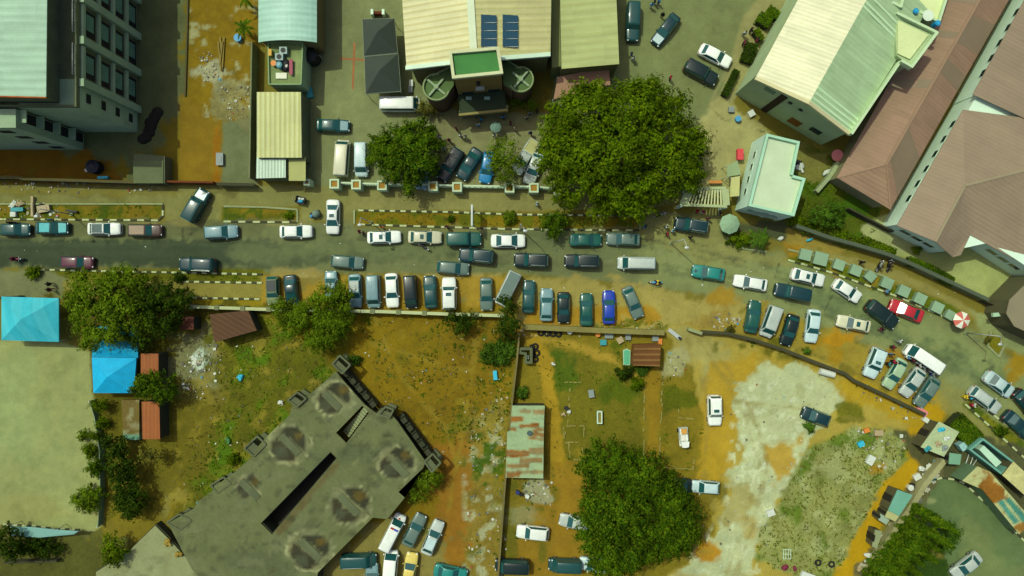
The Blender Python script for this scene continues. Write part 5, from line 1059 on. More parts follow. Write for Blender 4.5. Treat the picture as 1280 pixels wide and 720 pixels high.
# clipped hedges
def hedge(line, w, h, label, leaf='fresh'):
    pts = [W(*p, h * .6) for p in line]; c = centre(pts); Cs, Ns = [], []; mb = MB()
    for a, b in zip(pts[:-1], pts[1:]):
        L = (b - a).length; n = int(L * w * h * 150) + 30; d = (b - a).normalized(); s = Vector((-d.y, d.x, 0))
        u = rng.uniform(0, L, n); v = rng.uniform(-1, 1, n); z = rng.uniform(.1, 1, n)
        face = rng.random(n) < .65; z = np.where(face, rng.uniform(.85, 1.05, n), z); v = np.where(face, v, np.sign(v))
        Cs.append(np.stack([a.x + d.x * u + s.x * v * w / 2 - c.x, a.y + d.y * u + s.y * v * w / 2 - c.y, z * h], 1))
        Ns.append(np.stack([s.x * v * (~face), s.y * v * (~face), np.where(face, 1, .3)], 1) + unit(n) * .45)
        rz = math.atan2(d.y, d.x); m = (a + b) / 2 - c; mb.box((m.x, m.y, h * .42), (L, w * .8, h * .8), rz)
    r = thing('hedge', tuple(c), label, 'hedge', 'clipped hedges')
    link('twigs', mb.mesh('twigs', mat('hedge_twigs', (.02, .03, .006), .95)), r)
    link('foliage', leaf_mesh('foliage', np.concatenate(Cs), np.concatenate(Ns), .26, LEAF[leaf]), r)
hedge([(1078, 300), (1095, 307), (1118, 317)], 1.2, 1.0, 'short clipped hedge beside the pale yard corner')
hedge([(1134, 326), (1160, 336), (1190, 353)], 1.3, 1.1, 'long clipped hedge inside the roadside yard wall', 'deep')
hedge([(969, 12), (963, 22)], 1.8, 1.2, 'rounded clipped hedge nearest the top edge by the cream gable', 'deep'); hedge([(958, 20), (951, 32)], 1.9, 1.2, 'rounded clipped hedge, second from the top by the cream gable', 'deep')
hedge([(951, 42), (944, 46)], 1.6, 1.1, 'rounded clipped hedge beside the people on the hedge pavement', 'fresh'); hedge([(940, 55), (932, 78)], 1.6, 1.1, 'rounded clipped hedge behind the maroon-clad person', 'dark')
hedge([(921, 88), (905, 120)], .9, .9, 'narrow straight clipped hedge at the cream gable foot', 'dark')
hedge([(1191, 524), (1203, 536), (1219, 552)], 2.6, 1.6, 'thick rounded hedge between the junk-roofed kiosk and the striped verge', 'deep')
# narrow conifers along the south-east court wall
def conifer(px, py, h, r0, label):
    b = W(px, py, 0); r = thing('conifer', (b.x, b.y, 0), label, 'conifer', 'conifers along the court wall')
    link('trunk', MB().tube([(0, 0, -.1), (0, 0, h * .95)], .16, 7, r1=.03).mesh('trunk', BARK), r)
    r0 *= .62; n = int(h * r0 * 300); t = rng.uniform(.04, 1, n) ** .9; a = rng.uniform(0, 2 * np.pi, n); lob = 1 + .35 * np.sin(a * 3 + t * 23 + px)
    rad = r0 * np.minimum(1, (1.04 - t) * 1.9) ** .8 * lob * rng.uniform(.55, 1.05, n)
    C = np.stack([rad * np.cos(a), rad * np.sin(a), t * h], 1); Nn = np.stack([np.cos(a), np.sin(a), np.full(n, 1.1)], 1) + unit(n) * .5
    link('crown', leaf_mesh('crown', C, Nn, .38, LEAF['deep'], .45), r)
for i, (x, y, h, rr, lb) in enumerate([(1136, 632, 10.5, 1.15, 'slim conifer set apart from the others beside the teal kiosk roof'), (1128, 647, 11, 1.2, 'conifer at the upper end of the dense conifer row'), (1121, 656, 9.5, 1.2, 'second conifer down the dense row from the upper end'),
   (1114, 666, 10.5, 1.25, 'third conifer down the dense row from the upper end'), (1107, 675, 9, 1.2, 'fourth conifer down the dense row, next to the white scraps'), (1100, 684, 10, 1.25, 'conifer in the middle of the lower half of the row'), (1093, 694, 9, 1.2, 'conifer third from the bottom edge'),
   (1086, 703, 9.5, 1.2, 'conifer second from the bottom edge'), (1080, 714, 9, 1.2, 'lowest conifer cut by the bottom edge')]): conifer(x, y, h, rr, lb)

# grass tufts and weeds: uncountable ground cover
def tufts(name, zones, leaf, size, lift=.08):
    """zones: (polygon px, tufts per square metre, patch threshold)"""
    Cs = []; Ns = []
    for pg, dens, thr, seed in zones:
        xs = [p[0] for p in pg]; ys = [p[1] for p in pg]; area = (max(xs) - min(xs)) * (max(ys) - min(ys)) / S / S
        n = int(area * dens); x = rng.uniform(min(xs), max(xs), n); y = rng.uniform(min(ys), max(ys), n)
        ok = (sdist(x, y, pg) < 0) & (fbm(x / 9.2 + seed * 13.7, y / 9.2 - seed * 7.1, .35, 5) > thr); x, y = x[ok], y[ok]
        wx, wy = (x - 640) / S, (360 - y) / S
        for k in range(3):
            Cs.append(np.stack([wx + rng.normal(0, .12, len(wx)), wy + rng.normal(0, .12, len(wx)), rng.uniform(.04, .22, len(wx)) + lift * 0], 1))
            Ns.append(unit(len(wx)) * .45 + np.array([0, 0, 1.0]))
    o = link(name, leaf_mesh(name, np.concatenate(Cs), np.concatenate(Ns), size, LEAF[leaf], .5)); o['kind'] = 'stuff'; return o
FIELD_W = [(270, 425), (345, 395), (420, 420), (415, 470), (300, 590), (240, 640), (215, 560), (280, 500)]
FIELD_M = [(440, 396), (640, 396), (638, 520), (600, 560), (560, 560), (480, 500)]
PLOT = [(1012, 560), (1070, 533), (1132, 540), (1134, 575), (1100, 610), (1035, 735), (945, 700), (948, 670)]
tag(tufts('grass', [(FIELD_W, 3.2, .46, 2), ([(690, 425), (800, 425), (806, 575), (690, 575)], 1.4, .5, 8), ([(828, 455), (878, 460), (884, 590), (826, 590)], 1.0, .48, 10), (PLOT, 1.6, .50, 14), ([(995, 225), (1060, 230), (1100, 262), (1090, 305), (1060, 312), (985, 285)], 3, .46, 18),
  ([(0, 256), (204, 256), (198, 274), (0, 273)], 2, .5, 4), ([(80, 338), (330, 342), (330, 352), (80, 351)], 3, .42, 3), ([(985, 314), (1100, 345), (1216, 400), (1206, 406), (1040, 342), (985, 324)], 3, .42, 6), ([(740, 398), (828, 398), (828, 410), (740, 410)], 2.5, .45, 7), ([(590, 540), (634, 540), (634, 610), (590, 610)], 1.6, .52, 11)], 'fresh', .27),
  'green grass and weeds growing in patches over the open lots', 'grass', None, 'stuff')
tag(tufts('dry_grass', [(FIELD_W, 1.2, .35, 5), (FIELD_M, 1.8, .42, 1), (PLOT, 2.6, .30, 9), ([(650, 430), (830, 430), (830, 600), (650, 600)], .6, .45, 3), ([(180, 505), (280, 500), (255, 585), (185, 660)], 1.0, .45, 4), ([(444, 264), (798, 270), (798, 287), (444, 281)], 2.2, .42, 2), ([(1206, 506), (1216, 502), (1330, 590), (1320, 610)], 2, .4, 8), ([(205, 415), (330, 405), (330, 470), (300, 520), (215, 500)], 1.2, .4, 6)], 'dry', .24),
  'dry yellow grass scattered over the open lots', 'grass', None, 'stuff')
tag(tufts('weeds', [(FIELD_M, 1.7, .54, 5), ([(570, 470), (640, 440), (638, 700), (585, 700)], .7, .56, 12), (PLOT, .2, .62, 15), ([(650, 600), (700, 600), (690, 720), (635, 720)], .6, .55, 3), ([(870, 415), (1000, 436), (1150, 500), (1140, 515), (1000, 450)], 1.2, .5, 9)], 'deep', .30),
  'dark green weeds dotted over the dry field', 'weeds', None, 'stuff')
# ---------------------------------------------------------------- buildings
def P3(*a): return [W(*q) for q in a]
def rel(v, o): return (v[0] - o[0], v[1] - o[1], v[2] - o[2])
def windows(parent, a, b, zs, n, w, h, inset=.15, frame=WHITEP, pane=PANE, name='window'):
    """n windows per storey on the wall from a to b (outside is on the right of a->b), frame with a pane as sub-part"""
    a = Vector((a[0], a[1], 0)); b = Vector((b[0], b[1], 0)); d = (b - a); L = d.length; d /= L; nn = Vector((d.y, -d.x, 0)); o = wloc(parent)
    for z in zs:
        for i in range(n):
            c = a + d * (L * (inset + (1 - 2 * inset) * ((i + .5) / n))); q = lambda u, v, e: c + d * u + nn * e + Vector((0, 0, z + v))
            fr = MB()
            for (u0, u1, v0, v1) in ((-w / 2, w / 2, -.08, 0), (-w / 2, w / 2, h, h + .08), (-w / 2 - .08, -w / 2, -.08, h + .08), (w / 2, w / 2 + .08, -.08, h + .08)):
                fr.slab([q(u0, v0, .06), q(u1, v0, .06), q(u1, v1, .06), q(u0, v1, .06)], .08)
            fo = fr.build(name, frame, parent)
            pa = MB().slab([q(-w / 2, 0, .03), q(w / 2, 0, .03), q(w / 2, h, .03), q(-w / 2, h, .03)], .05)
            po = link('pane', pa.mesh('pane', pane, o), fo)
def bthing(name, pts, label, cat='building', group=None):
    return thing(name, tuple(centre(pts)), label, cat, group)
GB = 'buildings'
# 1 --- unfinished multi-storey block, north-west
CON = mat('pale_render', A(164, 180, 144), 0.9, amp=(.14, .25)); CON2 = mat('bare_block', A(108, 110, 78), 0.95, amp=(.25, .4)); TEALP = mat('opening_panel', A(104, 140, 118), 0.8, amp=(.2, .4), cs=.9)  # even pale render, bare block and panel colours for the tall block
VOID = mat('dark_opening', (.012, .014, .012), 0.9)
b1 = thing('apartment_block', (-62, 30, 0), 'tall unfinished concrete block with a pale green metal roof in the north-west corner', 'building', GB)
xE, yS, hM = -50.9, 21.2, 12.6
MB().box((xE - 14 - .0, (yS + 58) / 2, hM / 2), (28, 58 - yS, hM)).build('wall', CON2, b1)
mb = MB(); mb.box((xE - 3.6, yS + 1.7, hM / 2), (7.24, 3.44, hM + .04)); mb.build('stair_wall', CON, b1)
mb = MB(); mb.box((xE - 14 - 1.2, (yS + 58) / 2 + .3, 14.2), (25.6, 58 - yS - .6, 3.2)); mb.build('upper_storey', CON2, b1)
ROOF1 = sheet_mat('pale_green_sheets', A(154, 180, 152), A(160, 186, 158), 90, .9, 0, .5)
q = P3((60, -130, 16.4), (-160, -130, 16.4), (-160, 116, 16.4), (57.5, 121, 16.4)); MB().roof(q, .12).build('roof', ROOF1, b1)
mb = MB(); q2 = P3((58, 121.5, 16.3), (-160, 116, 16.3)); mb.box(tuple((q2[0] + q2[1]) / 2 + Vector((0, -.06, .02))), ((q2[0] - q2[1]).length, .14, .22), math.atan2((q2[0] - q2[1]).y, (q2[0] - q2[1]).x)); mb.build('fascia', mat('orange_primer', A(190, 90, 40), .8, amp=(.3, .6), cs=1.2), b1)
mb = MB()                                                    # terrace parapet
mb.box((xE - .12, (yS + 58) / 2, hM + .35), (.2, 58 - yS, .7)); mb.box((xE - 14, yS + .12, hM + .35), (28, .2, .7)); mb.build('parapet', CON2, b1)
for y0 in (24.9, 29.9, 34.7, 39.6):
    mb = MB(); 
    for z in (.75, 1.15): mb.tube([(xE - .2, y0, hM + z), (xE - .2, y0 + 3.6, hM + z)], .035, 5)
    for k in range(4): mb.tube([(xE - .2, y0 + k * 1.2, hM + .6), (xE - .2, y0 + k * 1.2, hM + 1.15)], .03, 5)
    mb.build('railing', METAL, b1)
for y in (24.2, 29.2, 34.1, 39.0, 43.8, 48.6):                # vertical fins
    MB().box((xE + .28, y, hM / 2 + .1), (.56, .9, hM + .2)).build('fin', CON, b1)
FH = 3.1
for i, y in enumerate((24.2, 29.2, 34.1, 39.0, 43.8)):
    for f in range(4):
        z = f * FH; yc = y + 2.45
        MB().box((xE + .14, yc, z + FH - .2), (.28, 3.94, .5)).build('floor_beam', CON, b1)
        fr = MB().box((xE + .02, yc, z + 1.45), (.05, 3.0, 2.1)); w = fr.build('window', VOID, b1)
        link('shutter', MB().slab([(xE + .09, yc - .9 + .1 * (i % 2), z + .75), (xE + .09, yc + 1.1, z + .75), (xE + .09, yc + 1.1, z + 2.25), (xE + .09, yc - .9 + .1 * (i % 2), z + 2.25)], .06).mesh('shutter', TEALP, wloc(b1)), w)
for f in range(4):                                            # small stair windows
    w = MB().box((xE + .03, yS + 1.5, f * FH + 1.7), (.06, 1.1, .9)).build('window', VOID, b1)
# west wing with open bays
mb = MB(); mb.box((-68.2, 19.9, 6.5), (20, 2.2, 13)); mb.build('wing_wall', CON, b1)
for f in range(4):
    MB().box((-57.9, 20.3, f * FH + 2.95), (.9, 1.5, .16)).build('floor_slab', CON, b1)
    MB().box((-58.17, 20.3, f * FH + 1.5), (.06, 1.2, 2.5)).build('bay_opening', VOID, b1)
    MB().box((-60.8, yS - 2.42, f * FH + 1.6), (1.6, .06, 1.2)).build('window', VOID, b1)
# 2 --- long workshop with vaulted roof
b2 = bthing('workshop', P3((360, 30, 0)), 'vaulted workshop with pale aqua metal roof at the top edge', 'building', GB)
h = 5.0; xa, xb = W(323, 53, h).x, W(396, 53, h).x; ys, yn = W(360, 53, h).y, 46.0
mb = MB(); n = 12
for k in range(n):
    u0, u1 = k / n, (k + 1) / n; z = lambda u: h + .9 * math.sin(math.pi * u) ** .8; X = lambda u: xa + (xb - xa) * u
    mb.roof([(X(u0), ys, z(u0)), (X(u1), ys, z(u1)), (X(u1), yn, z(u1)), (X(u0), yn, z(u0))], .1)
mb.build('roof', sheet_mat('aqua_sheets', A(168, 200, 180), A(176, 206, 188), 90, .8, 0, .45), b2)
MB().box(((xa + xb) / 2, (ys + yn) / 2 + .15, h / 2), (xb - xa - .5, yn - ys - .3, h)).build('wall', mat('brown_wall', A(128, 112, 70), .9), b2)
b2b = bthing('annex', P3((356, 80, 0)), 'flat concrete roof terrace with junk between the aqua and the cream roofs', 'building', GB)
q = P3((336, 54, 4), (379, 54, 4), (377, 106, 4), (337, 106, 4)); MB().prism(q, 0, 4).build('wall', CON, b2b)
o = painted_obj('terrace', gridpoly(q, 4.0, 4.03, .4), ATTRS, A(126, 136, 84), lambda d: (d.blob(350, 72, 8, 8, A(70, 80, 56), 4, 4), d.blob(370, 85, 4, 14, A(150, 156, 100), 6, 4)), 4.0, b2b, wloc(b2b))
mb = MB()
for a, b in zip(q, q[1:] + q[:1]):
    m = (a + b) / 2; mb.box((m.x, m.y, 4.15), ((b - a).length, .16, .34), math.atan2((b - a).y, (b - a).x))
mb.build('parapet', mat('greenish_parapet', A(140, 160, 110), .85), b2b)
def roof_thing(name, px, py, z, mbs, label, cat, group=None):
    p = W(px, py, z); r = thing(name, tuple(p), label, cat, group)
    for nm, mb, m, c in mbs: link(nm, mb.mesh(nm, m), r, c)
    return r
ac = lambda: [('housing', MB().box((0, 0, .35), (1.0, .9, .7)), PLASTIC, (.25, .34, .3)), ('fan_grille', MB().cyl((0, 0, .70), .32, .04, 14), DARK, None)]
roof_thing('air_conditioner', 356, 65, 4.05, ac(), 'grey air conditioner box near the north rim of the junk terrace', 'air conditioner', 'units on the junk terrace')
roof_thing('air_conditioner', 351, 73, 4.05, ac(), 'grey air conditioner box in the middle of the junk terrace', 'air conditioner', 'units on the junk terrace')
roof_thing('water_drum', 351, 83, 4.05, [('drum', MB().cyl((0, 0, 0), .42, .8, 14, .40), PLASTIC, (.05, .22, .26)), ('lid', MB().cyl((0, 0, .8), .2, .06, 12), PLASTIC, (.2, .35, .35))], 'blue-green water drum on the junk terrace', 'drum')
roof_thing('plastic_tub', 343.5, 80.5, 4.05, [('tub', MB().cyl((0, 0, 0), .26, .5, 12, .34), PLASTIC, (.55, .16, .02)), ('rim', MB().cyl((0, 0, .48), .37, .05, 12), PLASTIC, (.6, .2, .03))], 'orange plastic tub on the junk terrace', 'tub')
roof_thing('plastic_tub', 339, 67, 4.05, [('tub', MB().box((0, 0, .25), (.35, .8, .5)), PLASTIC, (.55, .36, .02)), ('rim', MB().box((0, 0, .51), (.42, .86, .05)), PLASTIC, (.5, .3, .02))], 'yellow plastic crate at the terrace parapet', 'tub')
roof_thing('bench', 365, 85, 4.05, [('seat', MB().box((0, 0, .42), (.42, 2.0, .08)), PLASTIC, (.26, .03, .06)), ('leg', MB().box((0, .8, .2), (.36, .08, .4)), DARK, None), ('leg', MB().box((0, -.8, .2), (.36, .08, .4)), DARK, None)], 'crimson bench standing on the junk terrace', 'bench')
roof_thing('sheet_board', 352, 95, 4.05, [('board', MB().box((0, 0, .12), (1.4, .75, .06)), PLASTIC, (.6, .62, .45)), ('batten', MB().box((0, 0, .05), (1.3, .1, .08)), WOOD, None)], 'cream board lying on the junk terrace', 'board')
roof_thing('junk_heap', 358, 83, 4.05, [('heap', MB().ball((0, 0, .2), (.55, .8, .35), 10, 6, jit=.2), DARK, None), ('scrap', MB().ball((.2, -.1, .5), (.2, .25, .12), 8, 5, jit=.2), PLASTIC, (.5, .5, .4))], 'dark junk heap beside the crimson bench', 'junk')
roof_thing('water_tank', 393, 75, 0, [('tank', MB().cyl((0, 0, 0), .95, 2.2, 20).cyl((0, 0, 2.2), .95, .35, 20, .35), PLASTIC, (.012, .016, .014)), ('lid', MB().cyl((0, 0, 2.5), .34, .10, 14), DARK, None), ('pipe', MB().tube([(.9, 0, 1.8), (1.2, 0, 1.8), (1.2, 0, 0)], .05), METAL, None)], 'big black water tank standing at the workshop corner', 'water tank')
# cream shed roofs
CREAM = sheet_mat('cream_sheets', A(206, 200, 136), A(190, 180, 110), 0, .62, .3)
b3 = bthing('shed', P3((350, 155, 0)), 'long shed with ribbed cream roof below the junk terrace', 'building', GB)
q = P3((321, 115, 4.2), (376, 115, 3.9), (377, 197, 3.9), (321, 197, 4.2)); MB().roof(q, .1).build('roof', CREAM, b3)
MB().prism([(v.x * .997, v.y * .997) for v in q], 0, 3.7).build('wall', CON2, b3)
b3 = bthing('shed', P3((339, 205, 0)), 'small shed with shiny silver corrugated roof by the lane', 'building', GB)
q = P3((321, 187, 3.6), (357, 186, 3.4), (357, 222, 3.4), (320, 223, 3.6)); MB().roof(q, .08).build('roof', sheet_mat('silver_sheets', A(205, 215, 190), A(176, 190, 165), 0, .4, 0, .4), b3); MB().prism([(v.x, v.y + .1) for v in q], 0, 3.2).build('wall', CON2, b3)
b3 = bthing('shed', P3((371, 212, 0)), 'tiny gatehouse with plain cream roof at the compound entrance', 'building', GB)
q = P3((361, 197, 3.0), (382, 196, 3.0), (382, 226, 3.0), (361, 226, 3.0)); MB().roof(q, .12).build('roof', mat('cream_flat', A(178, 172, 106), .8), b3); MB().prism([(v.x, v.y) for v in [W(363, 199), W(380, 199), W(380, 224), W(363, 224)]], 0, 2.85).build('wall', CON2, b3)
# 3 --- the hall with the green-roofed tower
CREAMB = sheet_mat('hall_sheets', A(218, 202, 150), A(198, 180, 120), 95, .76, .55, .5)
CREAMC = sheet_mat('hall_sheets_east', A(202, 188, 130), A(192, 178, 118), 95, .76, .5, .5)
hall = bthing('hall', P3((592, 40, 0)), 'cream-roofed hall with a green-topped tower and two round stair turrets', 'building', GB)
e = 8.0; rg = 9.6
q = P3((499, -60, e), (582, -60, rg), (593, 73, rg), (508, 84, e)); MB().roof(q, .15).build('roof', CREAMB, hall)
q = P3((582, -60, rg), (690, -60, e), (688, 66, e), (593, 73, rg)); MB().roof(q, .15).build('roof', CREAMC, hall)
q = P3((580, -60, rg + .12), (589, -60, rg + .12), (597, 73, rg + .12), (588, 74, rg + .12)); MB().roof(q, .1).build('ridge_cap', mat('ridge_white', A(222, 222, 188), .6), hall)
mb = MB()
for a, b in (((507, 85, e), (594, 75, rg)), ((594, 75, rg), (688, 68, e))):
    a, b = W(*a), W(*b); d = (b - a).normalized(); mb.roof([a + Vector((0, .25, .14)), b + Vector((0, .25, .14)), b + Vector((0, -.25, .14)), a + Vector((0, -.25, .14))], .4)
mb.build('gable_trim', WHITEP, hall)
mb = MB(); w0, w1, w2, w3 = W(503, -60, e), W(690, -60, e), W(686, 70, e), W(511, 84, e)
mb.prism([(w0.x, w0.y), (w1.x, w1.y), (w2.x, w2.y + .5), (w3.x, w3.y + .5)], 0, e - .3); mb.build('wall', mat('hall_wall', A(126, 118, 72), .9), hall)
gm = MB(); a, b, c = W(510, 87, e), W(687, 70, e), W(594, 77, rg); gm.prism([(a.x, a.y + .35), (b.x, b.y + .35), (b.x, b.y + .9), (a.x, a.y + .9)], e - .35, e - .02); gm.build('lintel', mat('greenish_band', A(110, 130, 84), .85), hall)
gm = MB(); gm.slab([W(513, 85.5, e - .1), W(685, 69.5, e - .1), W(594, 76.5, rg - .15)], .2); gm.build('gable', mat('greenish_band', A(110, 130, 84), .85), hall)
for (x0, x1, k) in ((518, 545, 2), (655, 685, 2)):
    a, b = W(x0, 92, 4), W(x1, 90, 4); yy = W(511, 84, e).y + .5 - .0 if x0 < 600 else W(686, 70, e).y + .5
# tower
TW = mat('tower_wall', A(150, 118, 66), .85); GRN = mat('green_roof', A(72, 128, 66), .85, amp=(.1, .22))
q = P3((563, 66, 11), (622, 61, 11), (627, 91, 11), (567, 97, 11)); base = [(v.x, v.y) for v in q]
MB().prism(base, 0, 10.8).build('tower', TW, hall)
qi = P3((565, 68, 11), (620, 63, 11), (625, 89, 11), (569, 95, 11)); MB().prism([(v.x, v.y) for v in qi], 10.8, 10.86).build('tower_roof', GRN, hall)
mb = MB()
for a, b in zip(q, q[1:] + q[:1]):
    m = (a + b) / 2; d = b - a; mb.box((m.x, m.y, 11.0), (d.length + .3, .36, .55), math.atan2(d.y, d.x))
mb.build('tower_parapet', mat('parapet_white', A(214, 206, 160), .8, amp=(.15, .2)), hall)
sf, se = q[3], q[2]; d = (se - sf).normalized(); nn = Vector((d.y, -d.x, 0)); c = (sf + se) / 2
for u, z, w_, h_, m in ((.35, 6.0, 1.1, .55, METAL), (.25, 8.2, .45, .7, DARK)):
    cc = c + d * (u - .3) + nn * .18; MB().box((cc.x, cc.y, z), (w_, .4, h_), math.atan2(d.y, d.x)).build('wall_unit', m, hall)
for u in (-1.6, 1.8):
    cc = c + d * u + nn * .05; MB().box((cc.x, cc.y, 3.9), (1.5, .12, 1.0), math.atan2(d.y, d.x)).build('window', PANE, hall)
# entrance canopy
q = P3((572, 118, 3.6), (631, 113, 3.6), (633, 137, 3.6), (575, 143, 3.6)); MB().prism([(v.x, v.y) for v in q], 3.2, 3.6).build('canopy', mat('canopy_green', A(52, 62, 40), .9, amp=(.15, .25)), hall)
a, b = q[3], q[2]; m = (a + b) / 2; MB().box((m.x, m.y - .06, 3.45), ((b - a).length + .3, .3, .62), math.atan2((b - a).y, (b - a).x)).build('canopy_edge', mat('canopy_edge', A(150, 132, 80), .85), hall)
for v in (q[2], q[3]): MB().cyl((v.x * .985 if v is q[2] else v.x * .99, v.y + .5, 0), .22, 3.2, 10).build('column', CONCL, hall)
for px in (586, 609):
    p = W(px, 123, 3.6); MB().box((p.x, p.y, 3.68), (.75, .4, .12)).build('rooflight', mat('rooflight', A(140, 165, 150), .4), hall)
# round stair turrets
TUR = mat('turret_wall', A(92, 68, 46), .9, amp=(.2, .3)); TR = mat('turret_green', A(88, 108, 60), .85, amp=(.1, .2)); RIMM = mat('turret_rim', A(140, 150, 100), .8)
for (cx, cy, r, neck) in ((545.5, 109, 16.2, [(566, 82), (567, 106), (556, 122), (533, 100), (541, 95)]), (651, 99.5, 15.2, [(628, 78), (634, 76), (652, 87), (661, 88), (640, 113), (629, 104)])):
    z = 6.2; p = W(cx, cy, z); rr = r * (1 - z / H) / S; mb = MB().cyl((p.x, p.y, 0), rr, z - .25, 28); mb.prism([W(*v, z)[:2] for v in neck], 0, z - .28); mb.build('turret', TUR, hall)
    MB().cyl((p.x, p.y, z - .26), rr * .97, .12, 28).build('turret_roof', TR, hall); MB().prism([W(*v, z)[:2] for v in neck], z - .27, z - .17).build('turret_roof', TR, hall)
    rim = MB(); n = 30
    for k in range(n):
        a0 = 2 * math.pi * k / n; skip = math.cos(a0 - math.atan2(W(595, 80, z).y - p.y, W(595, 80, z).x - p.x)) > .62
        if not skip: rim.box((p.x + rr * math.cos(a0), p.y + rr * math.sin(a0), z - .02), (.18, 2 * math.pi * rr / n * 1.03, .5), a0)
    NK = [W(*v, z) for v in neck]
    for a, b in ((NK[0], NK[-1]),) if cx < 600 else ((NK[1], NK[2]),):
        m = (a + b) / 2; rim.box((m.x, m.y, z - .02), ((b - a).length, .18, .5), math.atan2((b - a).y, (b - a).x))
    rim.build('turret_parapet', RIMM, hall)
    bt = MB()
    for an in (50, 140): bt.box((p.x, p.y, z + .1), (rr * 1.75, .26, .22), R(an))
    bt.cyl((p.x, p.y, z - .1), .3, .5, 12); bt.build('roof_beams', mat('beam_pale', A(150, 162, 124), .8), hall)
# solar panels on the east slope
SOL = mat('solar_cell', (.012, .055, .085), .18, spec=.6); 
for gx, lbl in ((611, 'west stack of four blue solar panels on the hall roof'), (638, 'east stack of four blue solar panels on the hall roof')):
    z0 = 9.27 - (gx - 611) * .0163; p = W(gx, 38, z0 + .4); r = thing('solar_array', (p.x, p.y, 0), lbl, 'solar panels', 'solar panels on the hall roof')
    for k in range(4):
        y = (1.5 - k) * .99; fr = link('panel', MB().slab([(-.95, y - .46, z0 + .44), (.95, y - .46, z0 + .12), (.95, y + .46, z0 + .12), (-.95, y + .46, z0 + .44)], .05).mesh('panel', SOL), r)
        link('frame', sum_boxes([(0, y - .475, z0 + .27, 1.92, .03, .05)]).mesh('frame', METAL), fr)
    link('rail', sum_boxes([(-.5, 0, z0 + .26, .06, 4.1, .12), (.5, 0, z0 + .09, .06, 4.1, .12)]).mesh('rail', METAL), r)
# grey canopy tents
TENT = mat('grey_canvas', A(66, 72, 62), .8, amp=(.06, .12)); 
def tent(pts, hp, h, m, label, name='canopy_tent', edge=None, group=None, cat='canopy'):
    q = P3(*[(x, y, h) for x, y in pts]); c = sum(q, Vector()) / 4; c.z = hp; b = thing(name, (c.x, c.y, 0), label, cat, group); n = len(q); mb = MB()
    for i in range(n):
        a, d = q[i], q[(i + 1) % n]; mb.roof([a, d, c], .04); 
    mb.build('canvas', m, b)
    vl = MB()
    for a, d in zip(q, q[1:] + q[:1]): mm = (a + d) / 2; vl.box((mm.x, mm.y, h - .13), ((d - a).length, .05, .26), math.atan2((d - a).y, (d - a).x))
    vl.build('valance', edge or m, b)
    for a in q:
        v = a + (Vector((c.x, c.y, h)) - a) * .04; MB().tube([(v.x, v.y, 0), (v.x, v.y, h - .02)], .05, 8).build('pole', METAL, b)
    return b
tent([(453, 24), (493, 23), (497, 66), (455, 70)], 5.0, 3.3, TENT, 'northern one of two joined grey canopy tents', edge=mat('tent_edge', A(150, 156, 130), .7), group='grey canopy tents')
tent([(455.5, 71), (497.5, 67), (501, 114), (457, 117)], 5.0, 3.3, TENT, 'southern one of two joined grey canopy tents', edge=MATS['tent_edge'], group='grey canopy tents')
single('gate_pillar_pair', MB().box((-.75, 0, .6), (.35, .7, 1.2)).box((.75, 0, .6), (.35, .7, 1.2)).box((0, 0, .5), (1.2, .35, .9), 0, 1), [WHITEP, mat('brick_red', A(110, 50, 34), .9)], W(474, 19, 0), 'low brick block between two white pillars north of the grey canopies', 'gate')
# building east of the hall, with the pink lean-to
b4 = bthing('store_building', P3((735, 40, 0)), 'flat olive-roofed building east of the hall', 'building', GB)
q = P3((699, -60, 6), (768, -60, 6), (774, 80, 6), (702, 86, 6)); MB().roof(q, .15).build('roof', sheet_mat('olive_sheets', A(180, 180, 116), A(174, 172, 108), 95, 1.0, 0, .6), b4)
MB().prism([(v.x, v.y + .15) for v in q], 0, 5.7).build('wall', mat('store_wall', A(120, 116, 74), .9), b4)
q = P3((687, -60, 5.2), (699, -60, 5.2), (702, 82, 5.2), (690, 84, 5.2)); MB().prism([(v.x, v.y) for v in q], 0, 5.0, 0).build('side_wing', mat('side_wing', A(124, 128, 78), .9), b4)
PINK = mat('pink_sheets', A(178, 130, 104), .75, amp=(.08, .14))
b5 = bthing('lean_to', P3((725, 104, 0)), 'pink-brown lean-to roof half under the huge tree', 'shelter')
q = P3((697, 96, 3.4), (761, 83, 3.4), (763, 106, 2.9), (692, 124, 2.9)); MB().roof(q, .1).build('roof', PINK, b5)
for v in q: MB().tube([(v.x * .99, v.y, 0), (v.x * .99, v.y, v.z - .1)], .06, 8).build('post', METAL, b5)
# 4 --- cream gable building, north-east
GA = sheet_mat('gable_sheets_sun', A(234, 220, 184), A(226, 212, 168), 61, .5, .3, .5); GBm = sheet_mat('gable_sheets_shade', A(180, 198, 150), A(176, 194, 146), 61, .6, 0, .5)  # slope facing the sun lighter, east slope darker: sun and shade in the colours
g4 = bthing('gabled_building', P3((1030, 85, 0)), 'large gabled building with cream sunlit roof turned aslant in the north-east', 'building', GB)
e, rg = 8.6, 11.0
EL = [W(1030, -60, e), W(944, 98, e)]; RD = [W(1108, -45, rg), W(1011, 129, rg)]; ER = [W(1160, 12, e), W(1062, 168, e)]
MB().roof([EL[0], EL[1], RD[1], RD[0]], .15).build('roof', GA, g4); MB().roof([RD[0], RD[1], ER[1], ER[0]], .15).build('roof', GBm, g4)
d = (RD[1] - RD[0]).normalized()
mb = MB(); k = .96
for a, b in ((EL[1], RD[1]), (RD[1], ER[1])): mb.roof([a + d * .15 + Vector((0, 0, .1)), b + d * .15 + Vector((0, 0, .1)), b - d * .3 + Vector((0, 0, .1)), a - d * .3 + Vector((0, 0, .1))], .35)
mb.build('gable_trim', mat('gable_trim', A(214, 196, 150), .7), g4)
wl = mat('gable_wall', A(176, 188, 140), .85, amp=(.08, .2)); ins = d * -.5
